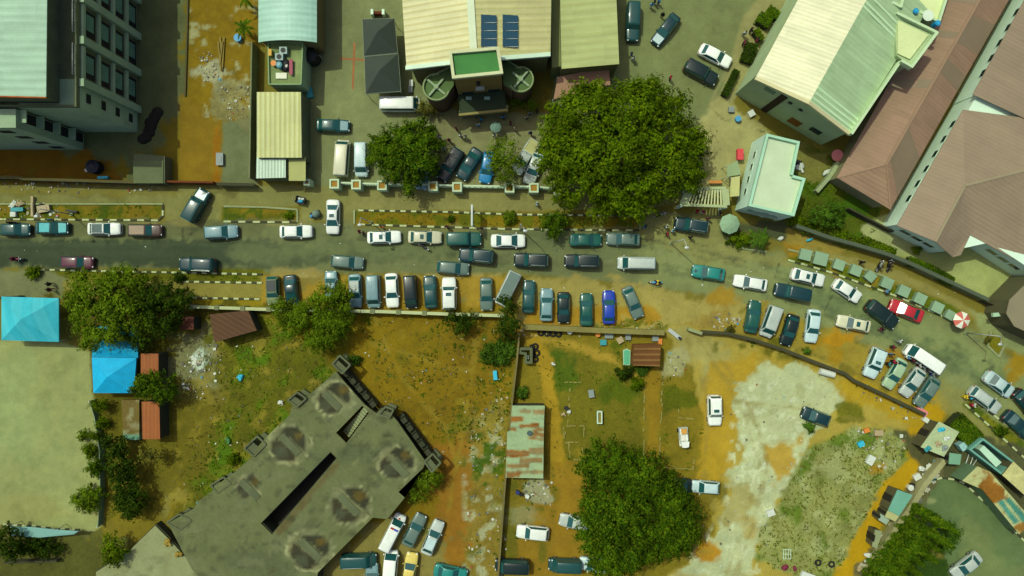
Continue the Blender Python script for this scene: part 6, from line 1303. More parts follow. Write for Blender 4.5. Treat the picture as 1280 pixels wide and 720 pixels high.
mb = MB(); f0, f1, fr = EL[1] + ins, ER[1] + ins, RD[1] + ins
mb.prism([f0[:2], f1[:2], ER[0][:2], EL[0][:2]], 0, e - .2); mb.build('wall', wl, g4)
gb = MB(); gb.slab([f0 + Vector((0, 0, -.2)), f1 + Vector((0, 0, -.2)), fr + Vector((0, 0, -.2))], .3); gb.build('gable', mat('gable_brown', A(176, 124, 76), .85), g4)
dn = (f1 - f0).normalized(); on = Vector((dn.y, -dn.x, 0))
def on_front(u, z, w_, h_, m, nm):
    c = f0 + dn * u * (f1 - f0).length + on * .04; c.z = z; MB().box(tuple(c), (w_, .12, h_), math.atan2(dn.y, dn.x)).build(nm, m, g4)
on_front(.20, 6.6, 1.4, .9, mat('louvre', A(120, 140, 110), .8), 'vent'); on_front(.42, 6.6, .5, .5, DARK, 'vent'); on_front(.54, 6.4, .5, .5, DARK, 'vent'); on_front(.33, 3.8, .9, 7.4, mat('brown_shaft', A(60, 44, 28), .9), 'shaft'); on_front(.62, 2.2, 1.6, 1.8, RUSTY, 'door'); on_front(.82, 3.2, 1.5, 1.2, PANE, 'window')
mb = MB()
for a, b, w_ in ((ER[1], W(1121, 80, e), .3), (W(1121, 80, e), W(1133, 87, e), .3), (W(1133, 87, e), W(1164, 45, e), .35), (W(1164, 45, e), W(1115, 21, e), .3)):
    m = (a + b) / 2; mb.box((m.x, m.y, e + .25 + (.55 if a is not ER[1] else 0)), ((b - a).length + .2, w_, .9), math.atan2((b - a).y, (b - a).x))
mb.build('parapet', mat('parapet_pale', A(200, 214, 168), .8), g4)
q = P3((1062, 168, e - .3), (1121, 78, e - .3), (1108, 70, e - .3), (1050, 158, e - .3)); MB().prism([v[:2] for v in q], e - .5, e - .28).build('gutter', mat('gutter_dark', A(96, 104, 70), .9, amp=(.2, .3)), g4)
q = P3((1113, 24, e), (1161, 46, e), (1133, 84, e), (1117, 72, e)); MB().prism([v[:2] for v in q], 0, e + .7).build('side_tower', wl, g4)
MB().prism([(v.x, v.y) for v in P3((1117, 29, e), (1155, 47, e), (1132, 77, e), (1117, 70, e))], e - .35, e + .95).build('flat_roof', mat('cream_deck', A(222, 222, 160), .8), g4)
CLEAR = mat('pale_strip', A(206, 226, 180), .6)
for t in (.985, .955, .92, .885, .30, .27, .22):             # pale translucent sheets between the others
    a_, b_ = RD[0].lerp(RD[1], t), ER[0].lerp(ER[1], min(.99, t + .0)); d_ = d * .14; u_ = Vector((0, 0, .03))
    MB().roof([a_ + d_ + u_, b_ + d_ + u_, b_ - d_ + u_, a_ - d_ + u_], .04).build('roof_strip', CLEAR, g4)
# flat-roofed block right at the top with tanks
g5 = bthing('flat_block', P3((1150, 10, 0)), 'flat cream-roofed block with blue tanks at the top edge', 'building', GB)
q = P3((1120, -60, 8.5), (1200, -60, 8.5), (1172, 28, 8.5), (1124, 3, 8.5)); MB().prism([v[:2] for v in q], 0, 8.4, 0, 1).build('wall', [wl, MATS['cream_deck']], g5)
mb = MB()
for a, b in ((q[1], q[2]), (q[2], q[3])): m = (a + b) / 2; mb.box((m.x, m.y, 8.55), ((b - a).length, .3, .6), math.atan2((b - a).y, (b - a).x))
mb.build('parapet', MATS['parapet_pale'], g5)
q = P3((1098, -40, 8.8), (1130, -40, 8.8), (1120, 13, 8.8), (1090, -2, 8.8)); g6 = bthing('flat_block', q, 'small square roof turret at the top edge beside the cream gable', 'building', GB)
MB().prism([v[:2] for v in q], 0, 9.6).build('wall', MATS['tower_wall'], g6); mb = MB()
for a, b in zip(q, q[1:] + q[:1]): m = (a + b) / 2; mb.box((m.x, m.y, 9.75), ((b - a).length + .1, .3, .5), math.atan2((b - a).y, (b - a).x))
mb.build('parapet', MATS['parapet_pale'], g6)
for x, y, lb in ((1140, 17, 'blue water barrel on the flat block rim, west one'), (1167, 32, 'blue water barrel on the flat block rim, east one')):
    roof_thing('water_barrel', x, y, 8.4, [('barrel', MB().cyl((0, 0, 0), .34, .9, 14), PLASTIC, (.01, .22, .42)), ('lid', MB().cyl((0, 0, .9), .2, .05, 10), PLASTIC, (.02, .3, .5))], lb, 'barrel', 'blue water barrels')
roof_thing('satellite_dish', 1156, 22, 8.6, [('dish', MB().cyl((0, 0, .5), .25, .22, 16, .7), PLASTIC, (.55, .65, .5)), ('mast', MB().tube([(0, 0, -.1), (0, 0, .5)], .05), METAL, None)], 'pale dish between the two blue barrels', 'satellite dish')
# 5 --- long pink hipped roof
PK = attr_mat('pink_roof', 0.7, .12, (.06, .2))
g7 = bthing('long_hipped_building', P3((1140, 130, 0)), 'long low building with hipped pink-brown roof', 'building', GB)
e, rg = 4.2, 5.6
a0, a1 = W(1208, -70, e), W(1046, 222, e); r0, r1 = W(1258, -60, rg), W(1108, 205, rg); c0, c1 = W(1295, -60, e), W(1113, 262, e)
PKS = sheet_mat('pink_roof_sheets', A(158, 121, 96), A(155, 118, 94), 61, .5, 0, .7, (.06, .16), .3); PKL = mat('pink_roof_pale', A(140, 116, 92), .7, amp=(.06, .16))
mb = MB(); mb.roof([a0, a1, r1, r0], .12); mb.roof([r0, r1, c1, c0], .12, 0); mb.roof([a1, c1, r1], .12); mb.build('roof', PKS, g7)
mb = MB()
def strip(p, q_, w_, up=.06, m=0):
    dd = (q_ - p); s = Vector((-dd.y, dd.x, 0)).normalized() * w_ / 2; u = Vector((0, 0, up)); mb.roof([p + s + u, p - s + u, q_ - s + u, q_ + s + u], .1, m)
strip(r0, r1, .35); strip(r1, a1, .25); strip(r1, c1, .25)
mb.build('ridge_cap', mat('ridge_pink', A(160, 124, 98), .7), g7)
mb = MB()
for t0, t1, sd in ((.16, .25, 0), (.50, .56, 1), (.60, .64, 0), (.30, .42, 1), (.38, .41, 0), (.82, .97, 1)):   # replaced, paler sheet strips
    A_, B_ = (a0, a1) if sd == 0 else (c0, c1); up = Vector((0, 0, .02))
    MB().roof([r0.lerp(r1, t0) + up, A_.lerp(B_, t0 - .02) + up, A_.lerp(B_, t1 - .02) + up, r0.lerp(r1, t1) + up], .03).build('roof_patch', PKL, g7)
MB().prism([v[:2] for v in ((a0 * .995), (a1.lerp(r1, .12)), (c1.lerp(r1, .12)), c0)], 0, e - .15).build('wall', mat('pink_wall', A(150, 140, 100), .9), g7)
# 6 --- white-walled buildings on the east side
WW = mat('white_green_wall', A(226, 240, 214), .8, amp=(.06, .12)); PK2 = sheet_mat('brown_pink_sheets', A(154, 128, 104), A(151, 125, 102), 61, .5, 0, .7, (.05, .12), .22)
def pblock(name, label, wallpts, hw_, faces, win, roofm=PK2):
    b = bthing(name, wallpts, label, 'building', GB); MB().prism([v[:2] for v in wallpts], 0, hw_).build('wall', WW, b)
    for f in faces: MB().roof(P3(*f), .12).build('roof', roofm, b)
    for a, c, zs, n, w_, h_ in win: windows(b, a, c, zs, n, w_, h_)
    return b
w = [W(1190, 131), W(1262, 0), W(1285, -60), W(1420, -60), W(1420, 245)]
nb = pblock('white_building', 'white-walled building with brown-pink roof in the north-east corner', w, 5.6, [[(1216, 118, 5.8), (1286, -10, 5.8), (1314, -62, 5.8), (1480, -62, 6.2), (1480, 240, 6.2)]], [(w[1], w[0], (3.2,), 5, 1.1, 1.0), (w[0], w[4], (3.0,), 3, 1.5, 1.0)])
w = [W(1101, 284), W(1192, 130), W(1420, 240), W(1420, 440), W(1264, 344), W(1206, 306), W(1160, 316)]
nb = pblock('white_building', 'white-walled building with brown-pink valley roof facing the roadside yard', w, 5.0,
  [[(1204, 137, 5.2), (1121, 282, 5.2), (1169, 302, 6.8), (1206, 232, 6.8), (1300, 208, 6.8), (1450, 170, 6.8), (1450, 262, 5.2)], [(1169, 302, 6.8), (1191, 321.5, 5.0), (1201, 319, 5.0), (1213, 294, 5.1), (1206, 232, 6.8)],
   [(1206, 232, 6.8), (1213, 294, 5.1), (1281, 331, 4.8), (1450, 425, 4.8), (1450, 170, 6.8), (1300, 208, 6.8)]],
  [(w[1], w[0], (2.6,), 6, 1.0, .9), (w[0], w[6], (2.4, ), 3, 1.4, 1.0), (w[5], w[4], (2.4,), 3, 1.4, 1.0)])
mb = MB(); strip(W(1169, 302, 6.8), W(1206, 232, 6.8), .3, .04); strip(W(1206, 232, 6.8), W(1300, 208, 6.8), .3, .04); mb.build('ridge_cap', mat('ridge_grey', A(160, 140, 110), .7), nb)
g8 = bthing('corner_building', P3((1272, 390, 0)), 'pink-roofed building corner at the east edge above the umbrella', 'building', GB)
q = P3((1262, 375, 4.6), (1292, 345, 4.6), (1360, 390, 4.6), (1360, 450, 4.6), (1268, 408, 4.6), (1258, 392, 4.6)); MB().roof(q, .14).build('roof', mat('mauve_sheets', A(142, 126, 98), .7), g8); MB().prism([(v.x + .2, v.y) for v in q], 0, 4.4).build('wall', mat('corner_wall', A(96, 90, 60), .9), g8)
MB().box((*W(1249, 393, 2.8)[:2], 2.7), (1.7, .5, .4), R(5)).build('awning', mat('awning_pale', A(180, 205, 170), .7), g8)
# 7 --- small flat-roofed house by the gate
g9 = bthing('small_house', P3((965, 220, 0)), 'small white house with flat L-shaped cream roof beside the gate', 'building', GB)
PX = [(958, 167), (999.6, 177), (991, 219), (1006.7, 223), (992.5, 270.5), (935.4, 257.5)]; z = 5.4
q = P3(*[(x, y, z) for x, y in PX]); MB().prism([v[:2] for v in q], 0, z - .4).build('wall', mat('house_wall', A(216, 236, 214), .8, amp=(.06, .14)), g9)
qi = P3((960, 174, z), (993, 181, z), (984, 222, z), (999, 226, z), (989, 264, z), (938, 255, z)); MB().prism([v[:2] for v in q], z - .4, z - .38, 0).build('flat_roof', mat('cream_roof', A(206, 212, 176), .8, amp=(.05, .12)), g9)
mb = MB()
for a, b in zip(q, q[1:] + q[:1]):
    m = (a + b) / 2; dd = b - a; n_ = Vector((dd.y, -dd.x, 0)).normalized() * .16; mb.box((m.x + n_.x, m.y + n_.y, z - .17), (dd.length, .32, .55), math.atan2(dd.y, dd.x))
mb.build('parapet', mat('house_parapet', A(178, 212, 180), .8), g9)
windows(g9, q[0], q[5], (2.2,), 4, .8, .9); windows(g9, q[5], q[4], (2.4,), 2, 1.0, .9); 
a, b = q[5], q[4]; dd = (b - a).normalized(); nn = Vector((dd.y, -dd.x, 0))
for t in (.30, .60):
    c = a.lerp(b, t) + nn * .25; mb = MB(); mb.box((c.x, c.y, 3.2), (2.2, .5, .12), math.atan2(dd.y, dd.x) - .15); mb.build('window_hood', mat('hood_grey', A(120, 140, 120), .8), g9)
# porch sheets west of the house
for pts, zz, m, lb in (([(909, 207), (922, 201), (926, 218), (909, 221)], 2.5, mat('porch_grey', A(150, 162, 118), .8), 'grey porch sheet at the west wall of the small house'), ([(914, 222), (925, 220), (924, 245), (912, 246)], 2.4, mat('porch_cream', A(196, 186, 122), .8), 'cream porch sheet south of the grey porch sheet')):
    q = P3(*[(x, y, zz) for x, y in pts]); b = bthing('porch', q, lb, 'porch'); MB().roof(q, .08).build('roof', m, b)
    for v in q: MB().tube([(v.x, v.y, 0), (v.x, v.y, zz - .08)], .05, 6).build('post', METAL, b)
# slatted gate canopy
q = P3((862, 236, 3.2), (906, 235, 3.2), (908, 258, 3.2), (853, 256, 3.2)); gt = bthing('slatted_gate', q, 'white slatted gate canopy between the huge tree and the small house', 'gate')
mb = MB()
for k in range(11):
    t = .12 + .76 * k / 10; a, b = q[0].lerp(q[1], t), q[3].lerp(q[2], t); m = (a + b) / 2; mb.box((m.x, m.y, 3.15), ((b - a).length - .1, .17, .12), math.atan2((b - a).y, (b - a).x))
mb.build('slats', mat('slat_white', A(210, 206, 150), .7), gt); mb = MB()
for a, b in ((q[0], q[1]), (q[3], q[2])): m = (a + b) / 2; mb.box((m.x, m.y, 3.12), ((b - a).length, .35, .4), math.atan2((b - a).y, (b - a).x))
for a, b in ((q[0], q[3]), (q[1], q[2])): m = (a + b) / 2; mb.box((m.x, m.y, 3.11), ((b - a).length - .3, .9, .38), math.atan2((b - a).y, (b - a).x))
mb.build('frame', mat('gate_frame', A(176, 180, 130), .75), gt)
for v in q: MB().box((v.x, v.y, 1.45), (.4, .4, 2.9)).build('pillar', WHITEP, gt)

# 8 --- unfinished concrete slab building
SLAB = [(420, 464), (431, 478), (456, 506), (471, 517), (477, 510), (484, 512), (490, 519), (497, 527), (532, 577), (529, 585), (498, 615), (506, 622), (484, 649), (466, 647), (397, 716), (392, 760), (310, 790), (240, 712), (210, 654), (242, 636), (247, 627), (265, 614), (268, 608), (290, 593), (313, 573), (320, 561), (333, 546), (362, 519), (367, 500), (375, 508), (383, 496), (400, 482)]
z = 3.0
sl = thing('concrete_slab', tuple(W(385, 610, 0)), 'large unfinished concrete building whose flat slab shows oval stains and a long slot', 'building', GB)
def paint_slab(d):
    S_ = SLAB
    d.patches(S_, A(84, 88, 60), .22, .5, 6, .6, .1, .2, 3); d.patches(S_, A(118, 116, 82), .5, .58, 6, .45, .1, .1, 4); d.patches(S_, A(66, 66, 46), .9, .58, 6, .5, .1, .12, 6)
    for (x, y, rx, ry, dk) in OVALS:
        ell = lambda k: [(x + rx * k * math.cos(t * math.pi / 12) * (1 + .06 * math.sin(3 * t + x)), y + ry * k * math.sin(t * math.pi / 12) * (1 + .06 * math.cos(2 * t + y))) for t in range(25)]
        d.poly(ell(1.22), A(116, 112, 78), 5, 5, .75, 0, .3); d.line(ell(1.2), 2.2, A(160, 154, 108), 2, 3.5, .85, 0, .4); d.line(ell(1.02), 1.6, A(140, 130, 88), 2, 3, .6, 0, .4)
        for sg, c_ in ((1, A(50, 49, 33)), (-1, A(58, 52, 34))):                # the two water-stained halves beside the raised strip
            hf = [(x + sg * 5 * .707, y - sg * 5 * .707)]
            hf = [(x + sg * 5 * .707 + rx * .86 * math.cos(a_), y - sg * 5 * .707 + ry * .86 * math.sin(a_)) for a_ in ([math.pi / 4 - math.pi * k / 10 for k in range(11)] if sg > 0 else [math.pi / 4 + math.pi * k / 10 for k in range(11)])]
            d.poly(hf, c_, 2.5, 3, .95, 0, .25); d.blob(x + sg * rx * .5, y - sg * ry * .5, rx * .3, ry * .3, A(112, 90, 44) if sg > 0 else A(82, 84, 60), 4, 6, .75, .2)
    for (xa, ya), (xb, yb) in (((440, 470), (250, 655)), ((470, 520), (300, 690)), ((520, 560), (370, 715)), ((345, 540), (470, 650)), ((290, 600), (400, 700)), ((395, 490), (505, 610))):
        d.line([(xa, ya), (xb, yb)], .9, A(70, 70, 50), 1.6, 2, .55)         # pour joints
    for k in range(34):
        x, y = random.uniform(230, 520), random.uniform(480, 715); L_ = random.uniform(6, 26); an = random.choice((.78, 2.36)) + random.uniform(-.3, .3)
        d.line([(x, y), (x + L_ * math.cos(an), y + L_ * math.sin(an))], random.uniform(1, 4), random.choice((A(70, 70, 50), A(118, 114, 80), A(82, 74, 48))), 3, 5, random.uniform(.25, .6))   # water trails
    d.blob(446, 578, 4, 4, A(140, 136, 90), 2, 2, .8); d.blob(446, 578, 2, 2, A(90, 90, 60), 2, 2, .8)
    d.line([(423, 580), (385, 622), (350, 662)], 7, A(104, 90, 54), 4, 5, .9)
    for k in range(22):
        x, y = random.uniform(240, 520), random.uniform(490, 720); d.blob(x, y, random.uniform(2, 6), random.uniform(1, 4), A(62, 62, 44), 3, 4, .6)
OVALS = [(418, 499, 20, 18, 0), (362, 555, 23, 21, 0), (497, 580, 20, 18, 0), (437, 630, 24, 22, 0), (388, 688, 25, 22, 0), (312, 608, 12, 12, 0)]
HOLE = [(413, 565), (421, 573), (340, 668), (326, 654)]; STAIR = [(453, 507), (461, 516), (433, 554), (420, 541)]
bm = gridpoly([W(*p, z)[:2] for p in SLAB], z, z, .45)
hp = [[W(*p, z)[:2] for p in H_] for H_ in (HOLE, STAIR)]
for h_ in hp:                                                # cut the openings exactly
    h_ = ccw(h_); sel = None
    for i in range(4):
        a, b = Vector((*h_[i], 0)), Vector((*h_[(i + 1) % 4], 0)); dd = b - a
        bmesh.ops.bisect_plane(bm, geom=bm.verts[:] + bm.edges[:] + bm.faces[:], plane_co=(a.x, a.y, z), plane_no=(dd.y, -dd.x, 0))
    def inside(p): return all((h_[(i + 1) % 4][0] - h_[i][0]) * (p.y - h_[i][1]) - (h_[(i + 1) % 4][1] - h_[i][1]) * (p.x - h_[i][0]) > 0 for i in range(4))
    bmesh.ops.delete(bm, geom=[f for f in bm.faces if inside(f.calc_center_median())], context='FACES')
r_ = bmesh.ops.extrude_face_region(bm, geom=bm.faces[:], use_keep_orig=True)
for v in [g for g in r_['geom'] if isinstance(g, bmesh.types.BMVert)]: v.co.z = z - .3
bmesh.ops.recalc_face_normals(bm, faces=bm.faces[:])
painted_obj('roof_slab', bm, ATTRS, A(107, 108, 68), paint_slab, z, sl, wloc(sl))
DKC = mat('dark_concrete', A(62, 62, 44), .95, amp=(.2, .3))
def wall_run(parent, pts, th, z0, z1, m, nm='wall', closed=False):
    mb = MB()
    for a, b in zip(pts, pts[1:] + (pts[:1] if closed else [])):
        a, b = Vector((a[0], a[1])), Vector((b[0], b[1])); d_ = b - a
        if d_.length < .05: continue
        c_ = (a + b) / 2; mb.box((c_.x, c_.y, (z0 + z1) / 2), (d_.length + th * .6, th, z1 - z0), math.atan2(d_.y, d_.x))
    return mb.build(nm, m, parent)
ctr = W(385, 610, z); inset = [ctr + (W(*p, z) - ctr) * .975 for p in SLAB]
wall_run(sl, [v[:2] for v in inset], .25, 0, z - .31, DKC, 'wall', True)
wall_run(sl, hp[0], .2, 0, z - .31, DKC, 'pit_wall', True); MB().prism(hp[0], .0, .06).build('pit_floor', mat('pit_floor', (.02, .02, .014), .95), sl)  # floor coloured near-black for the shade deep in the slot
for (x, y, L_) in ((415, 501, 27), (363, 556, 30), (500, 586, 24), (436, 631, 32), (388, 687, 32), (312, 612, 30)):   # raised strips across the stains
    p = W(x, y, z); MB().box((p.x, p.y, z + .05), (L_ / S, .95, .1), R(-45)).build('upstand', CONC, sl)
st = MB()                                                    # stairs going down in the opening
A0, B0, C0, D0 = (Vector((*v, 0)) for v in hp[1])
for k in range(11):
    t = (k + .5) / 11; a, b = D0.lerp(A0, t), C0.lerp(B0, t); a2 = a.lerp(b, .30); m = (a2 + b) / 2 - (b - a) * .12; st.box((m.x, m.y, .5 + t * 2.1), ((b - a).length * .62, .34, .22), math.atan2((b - a).y, (b - a).x))
st.build('stairs', CONCL, sl)
# parapet ledges and column blocks along the north-east side
for a, b in (((424, 466), (466, 514)), ((497, 524), (534, 574))):
    a, b = W(*a, 2.2), W(*b, 2.2); d_ = (b - a); n_ = Vector((-d_.y, d_.x, 0)).normalized(); n_ = n_ if n_.x > 0 else -n_
    for k in range(5):
        c_ = a.lerp(b, (k + .5) / 5) + n_ * .55; MB().box((c_.x, c_.y, 1.1), (d_.length / 5 * .55, .7, 1.9), math.atan2(d_.y, d_.x)).build('ledge', DKC, sl)
        c_ = a.lerp(b, k / 5) + n_ * .5; MB().box((c_.x, c_.y, .75), (d_.length / 5 * .3, .8, 1.5), math.atan2(d_.y, d_.x)).build('ledge', DKC, sl)
for (pts, zz) in (([(416, 455), (425, 444), (438, 456), (428, 467)], 3.4), ([(531, 577), (541, 567), (551, 578), (540, 590)], 3.4), ([(474, 518), (482, 508), (492, 512), (487, 522)], 3.3), ([(360, 500), (372, 490), (383, 498), (372, 508)], 3.2), ([(306, 560), (322, 545), (333, 555), (318, 570)], 3.0), ([(264, 606), (280, 596), (289, 604), (272, 616)], 2.9), ([(209, 653), (225, 642), (240, 650), (226, 662)], 2.9)):
    q = P3(*[(x, y, zz) for x, y in pts]); mb = MB(); n = 4
    mb.prism([v[:2] for v in q], 0, .5, 0); 
    for i in (0, 1, 2, 3):
        a, b = q[i], q[(i + 1) % 4]; m = (a + b) / 2; mb.box((m.x, m.y, zz - .2), ((b - a).length, .22, .8), math.atan2((b - a).y, (b - a).x))
    mb.prism([(v[0], v[1]) for v in (q[0], q[0].lerp(q[1], .55), q[3].lerp(q[2], .55), q[3])], .5, zz - .05); mb.build('column_box', CONC, sl)
for (x, y) in ((427, 470), (478, 514), (527, 573), (500, 608), (262, 620), (318, 572), (372, 508), (240, 668)):
    p = W(x, y, z); rb = MB()
    for dx, dy in ((-.15, -.15), (.15, -.15), (.15, .15), (-.15, .15)): rb.tube([(p.x + dx, p.y + dy, z - .1), (p.x + dx * 1.6, p.y + dy * 1.4, z + random.uniform(.5, 1.0))], .02, 5)
    rb.build('rebar', RUSTY, sl)
lo = thing('concrete_slab', tuple(W(190, 700, 0)), 'lower pale concrete slab at the bottom edge, west of the large slab', 'building', GB)
q = [(194, 657), (213, 676), (246, 712), (262, 760), (120, 770), (120, 715), (160, 690)]
painted_obj('roof_slab', gridpoly([W(*p, 1.6)[:2] for p in q], 1.3, 1.6, .5), ATTRS, A(148, 146, 102), lambda d: (d.patches(q, A(110, 110, 74), .4, .55, 6, .8, .1, .1, 9), d.patches(q, A(140, 136, 92), .7, .58, 6, .7, .1, .1, 2)), 1.6, lo, wloc(lo))
wall_run(lo, [W(*p, 1.6)[:2] for p in q], .25, 0, 1.29, DKC, 'wall', True)
# ---------------------------------------------------------------- walls and fences
def ribbon(mb, px, th, z0, z1, m=0):
    pts = [W(*p, 0) for p in px]
    for a, b in zip(pts[:-1], pts[1:]):
        d_ = b - a; c_ = (a + b) / 2; mb.box((c_.x, c_.y, (z0 + z1) / 2), (d_.length + th * .5, th, z1 - z0), math.atan2(d_.y, d_.x), m)
def wall(px, h, th, m, label, cat='wall', name='boundary_wall', coping=None, pillars=0, pm=None, pw=.5):
    pts = [W(*p, 0) for p in px]; b = thing(name, tuple(centre(pts)), label, cat)
    mb = MB(); ribbon(mb, px, th, -.05, h); mb.build('wall', m, b)
    if coping: mb = MB(); ribbon(mb, px, th + .12, h, h + .08); mb.build('coping', coping, b)
    if pillars:
        tot = sum((q - p).length for p, q in zip(pts[:-1], pts[1:])); n = max(2, round(tot / pillars)); acc = 0; seg = 0
        for k in range(n + 1):
            t = tot * k / n; s = 0
            for p, q in zip(pts[:-1], pts[1:]):
                L = (q - p).length
                if t <= s + L + 1e-6: v = p.lerp(q, (t - s) / L); break
                s += L
            rz = math.atan2((q - p).y, (q - p).x); MB().box((v.x, v.y, (h + .2) / 2), (pw, pw, h + .2), rz).build('pillar', pm or m, b)
    return b
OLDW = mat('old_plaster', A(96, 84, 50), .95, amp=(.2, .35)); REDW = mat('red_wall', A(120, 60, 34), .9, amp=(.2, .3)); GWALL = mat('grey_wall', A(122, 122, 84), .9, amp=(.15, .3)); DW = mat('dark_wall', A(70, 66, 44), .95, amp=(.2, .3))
wall([(-90, 223.5), (34, 224), (40, 226), (208, 231)], 1.7, .25, DW, 'old dark wall along the north-west yard and the service road', coping=OLDW)
wall([(209, 229), (272, 230)], 1.7, .25, REDW, 'red-topped wall stretch at the orange yard')
wall([(278, 232), (322, 233)], 1.6, .25, GWALL, 'grey wall stretch between the orange yard and the cream shed', coping=DW)
wall([(237, -60), (234, 60), (232, 120)], .25, .2, OLDW, 'low line of rubble between the shaded yard and the orange yard', name='low_wall')
wall([(322, 60), (321, 110), (319, 225)], 2.2, .2, GWALL, 'narrow wall between the orange yard and the sheds')
# white pillared fence of the compound
fx = [(386, 229), (420, 231), (447, 232), (479, 233), (542, 234), (572, 235), (637, 236), (667, 236), (698, 239)]
b = thing('pillared_fence', tuple(W(540, 234)), 'white compound fence with square planter pillars along the service road', 'fence')
FW = mat('fence_white', A(196, 206, 168), .75, amp=(.1, .18)); SOIL = mat('planter_soil', A(172, 124, 60), .95)
for (x, y), (x2, y2) in zip(fx[:-1], fx[1:]):
    if x == 386: continue
    mb = MB(); ribbon(mb, [(x, y - 1), (x2, y2 - 1)], .30, 0, .7); ribbon(mb, [(x, y - 1), (x2, y2 - 1)], .22, 1.35, 1.55)
    a_, b_ = W(x, y - 1), W(x2, y2 - 1)
    for k in range(1, 9): v = a_.lerp(b_, k / 9); mb.box((v.x, v.y, 1.0), (.1, .1, .75))
    mb.build('fence_panel', FW, b)
for x, y in fx:
    p = W(x, y, 1.0); s = .62 if x == 386 else 1.05; pb = MB()
    for dx, dy, wx, wy in ((-s / 2, 0, .22, s + .22), (s / 2, 0, .22, s + .22), (0, -s / 2, s - .22, .22), (0, s / 2, s - .22, .22)): pb.box((p.x + dx, p.y + dy, 1.0), (wx, wy, 2.0))
    po = pb.build('pillar', FW, b); link('planter_soil', MB().box((p.x, p.y, .95), (s - .22, s - .22, 1.8)).mesh('planter_soil', SOIL, wloc(b)), po)
# southern walls
PWALL = mat('parking_wall', A(164, 166, 116), .85, amp=(.12, .25))
wall([(245, 383), (330, 386), (480, 389), (560, 392), (628, 394)], 1.5, .3, PWALL, 'pale parking wall with pillars behind the row of parked cars', coping=mat('wall_cap', A(186, 186, 136), .8, amp=(.1, .2)), pillars=3.5, pm=GWALL, pw=.62)
wall([(655, 408), (740, 412), (826, 415)], 1.5, .7, mat('weathered_wall', A(136, 122, 70), .95, amp=(.25, .35)), 'thick weathered wall with weeds behind the blue saloon')
wall([(649, 416), (646, 450), (640, 500), (633, 580), (627, 660), (621, 740)], 1.6, .25, mat('long_wall', A(122, 106, 62), .95, amp=(.2, .3)), 'long thin wall dividing the dry field from the grassy lot')
wall([(859, 411), (874, 416)], 1.2, .4, CONCL, 'pale broken wall stub east of the wall gap', name='wall_stub')
wall([(876, 414), (905, 416), (938, 424), (975, 436), (1010, 450), (1052, 466), (1062, 474), (1100, 492), (1150, 516)], 1.1, .3, mat('curved_wall', A(112, 98, 58), .95, amp=(.2, .35)), 'long curved old wall below the eastern shoulder', coping=DW)
single('fallen_gate', MB().box((0, 0, .35), (1.9, .5, .08), R(-38)).box((.75, -.6, .25), (.5, .3, .3), R(-38), 1), [METAL, DARK], tuple(W(842, 417)), 'pale metal gate leaf lying open at the wall gap', 'gate')
NEW = mat('ne_wall', A(118, 120, 82), .9, amp=(.15, .3))
wall([(990, 284), (1030, 298), (1060, 306), (1100, 318), (1130, 330), (1190, 358), (1224, 374)], 1.7, .35, NEW, 'grey wall with dark coping along the roadside yard', coping=mat('dark_coping', A(84, 90, 70), .85))
wall([(1224, 376), (1262, 392)], 1.7, .3, DW, 'dark wall stretch between the umbrella and the yellow step')
single('yellow_step', MB().box((0, 0, .15), (.9, 3.8, .3), R(-32)).box((.5, .2, .08), (.3, 3.6, .16), R(-32), 1), [mat('yellow_paint', A(206, 180, 66), .8), CONC], tuple(W(1261, 378)), 'yellow painted step at the corner building', 'step')
wall([(1018, 240), (1032, 224), (1044, 205)], 1.0, .5, mat('garden_kerb', A(160, 166, 122), .9, amp=(.15, .3)), 'pale low garden wall east of the small house', name='low_wall')
wall([(1056, 262), (1110, 290)], 1.4, .2, DW, 'dark fence under the end of the long pink roof', 'fence', 'garden_fence')
# west court fence and its shade sheet
wall([(118, 500), (124, 520), (130, 560), (131, 610), (128, 655)], 1.1, .08, mat('sheet_fence', A(120, 140, 110), .7), 'pale metal fence along the east side of the west court', 'fence', 'court_fence', pillars=4, pm=METAL, pw=.12)
wall([(0, 372), (30, 370)], 1.2, .15, KB, 'short dark fence behind the cyan canopy', 'fence', 'court_fence')
q = P3((12, 658, 2.2), (40, 659, 2.2), (70, 662, 2.2), (98, 664, 2.2), (92, 668, 2.0), (50, 672, 1.9), (15, 670, 2.0)); sh = thing('shade_sheet', tuple(W(55, 664)), 'pale blue sheet roof along the curved striped edge of the west court', 'awning'); MB().roof(q, .06).build('sheet', mat('pale_blue_sheet', A(136, 178, 166), .6), sh)
for v in (q[0], q[2], q[4], q[6]): MB().tube([(v.x, v.y, 0), (v.x, v.y, v.z - .06)], .05, 6).build('post', METAL, sh)
wall([(12, 700), (76, 698)], 1.0, .25, DW, 'low dark wall below the pale blue sheet roof', name='low_wall')
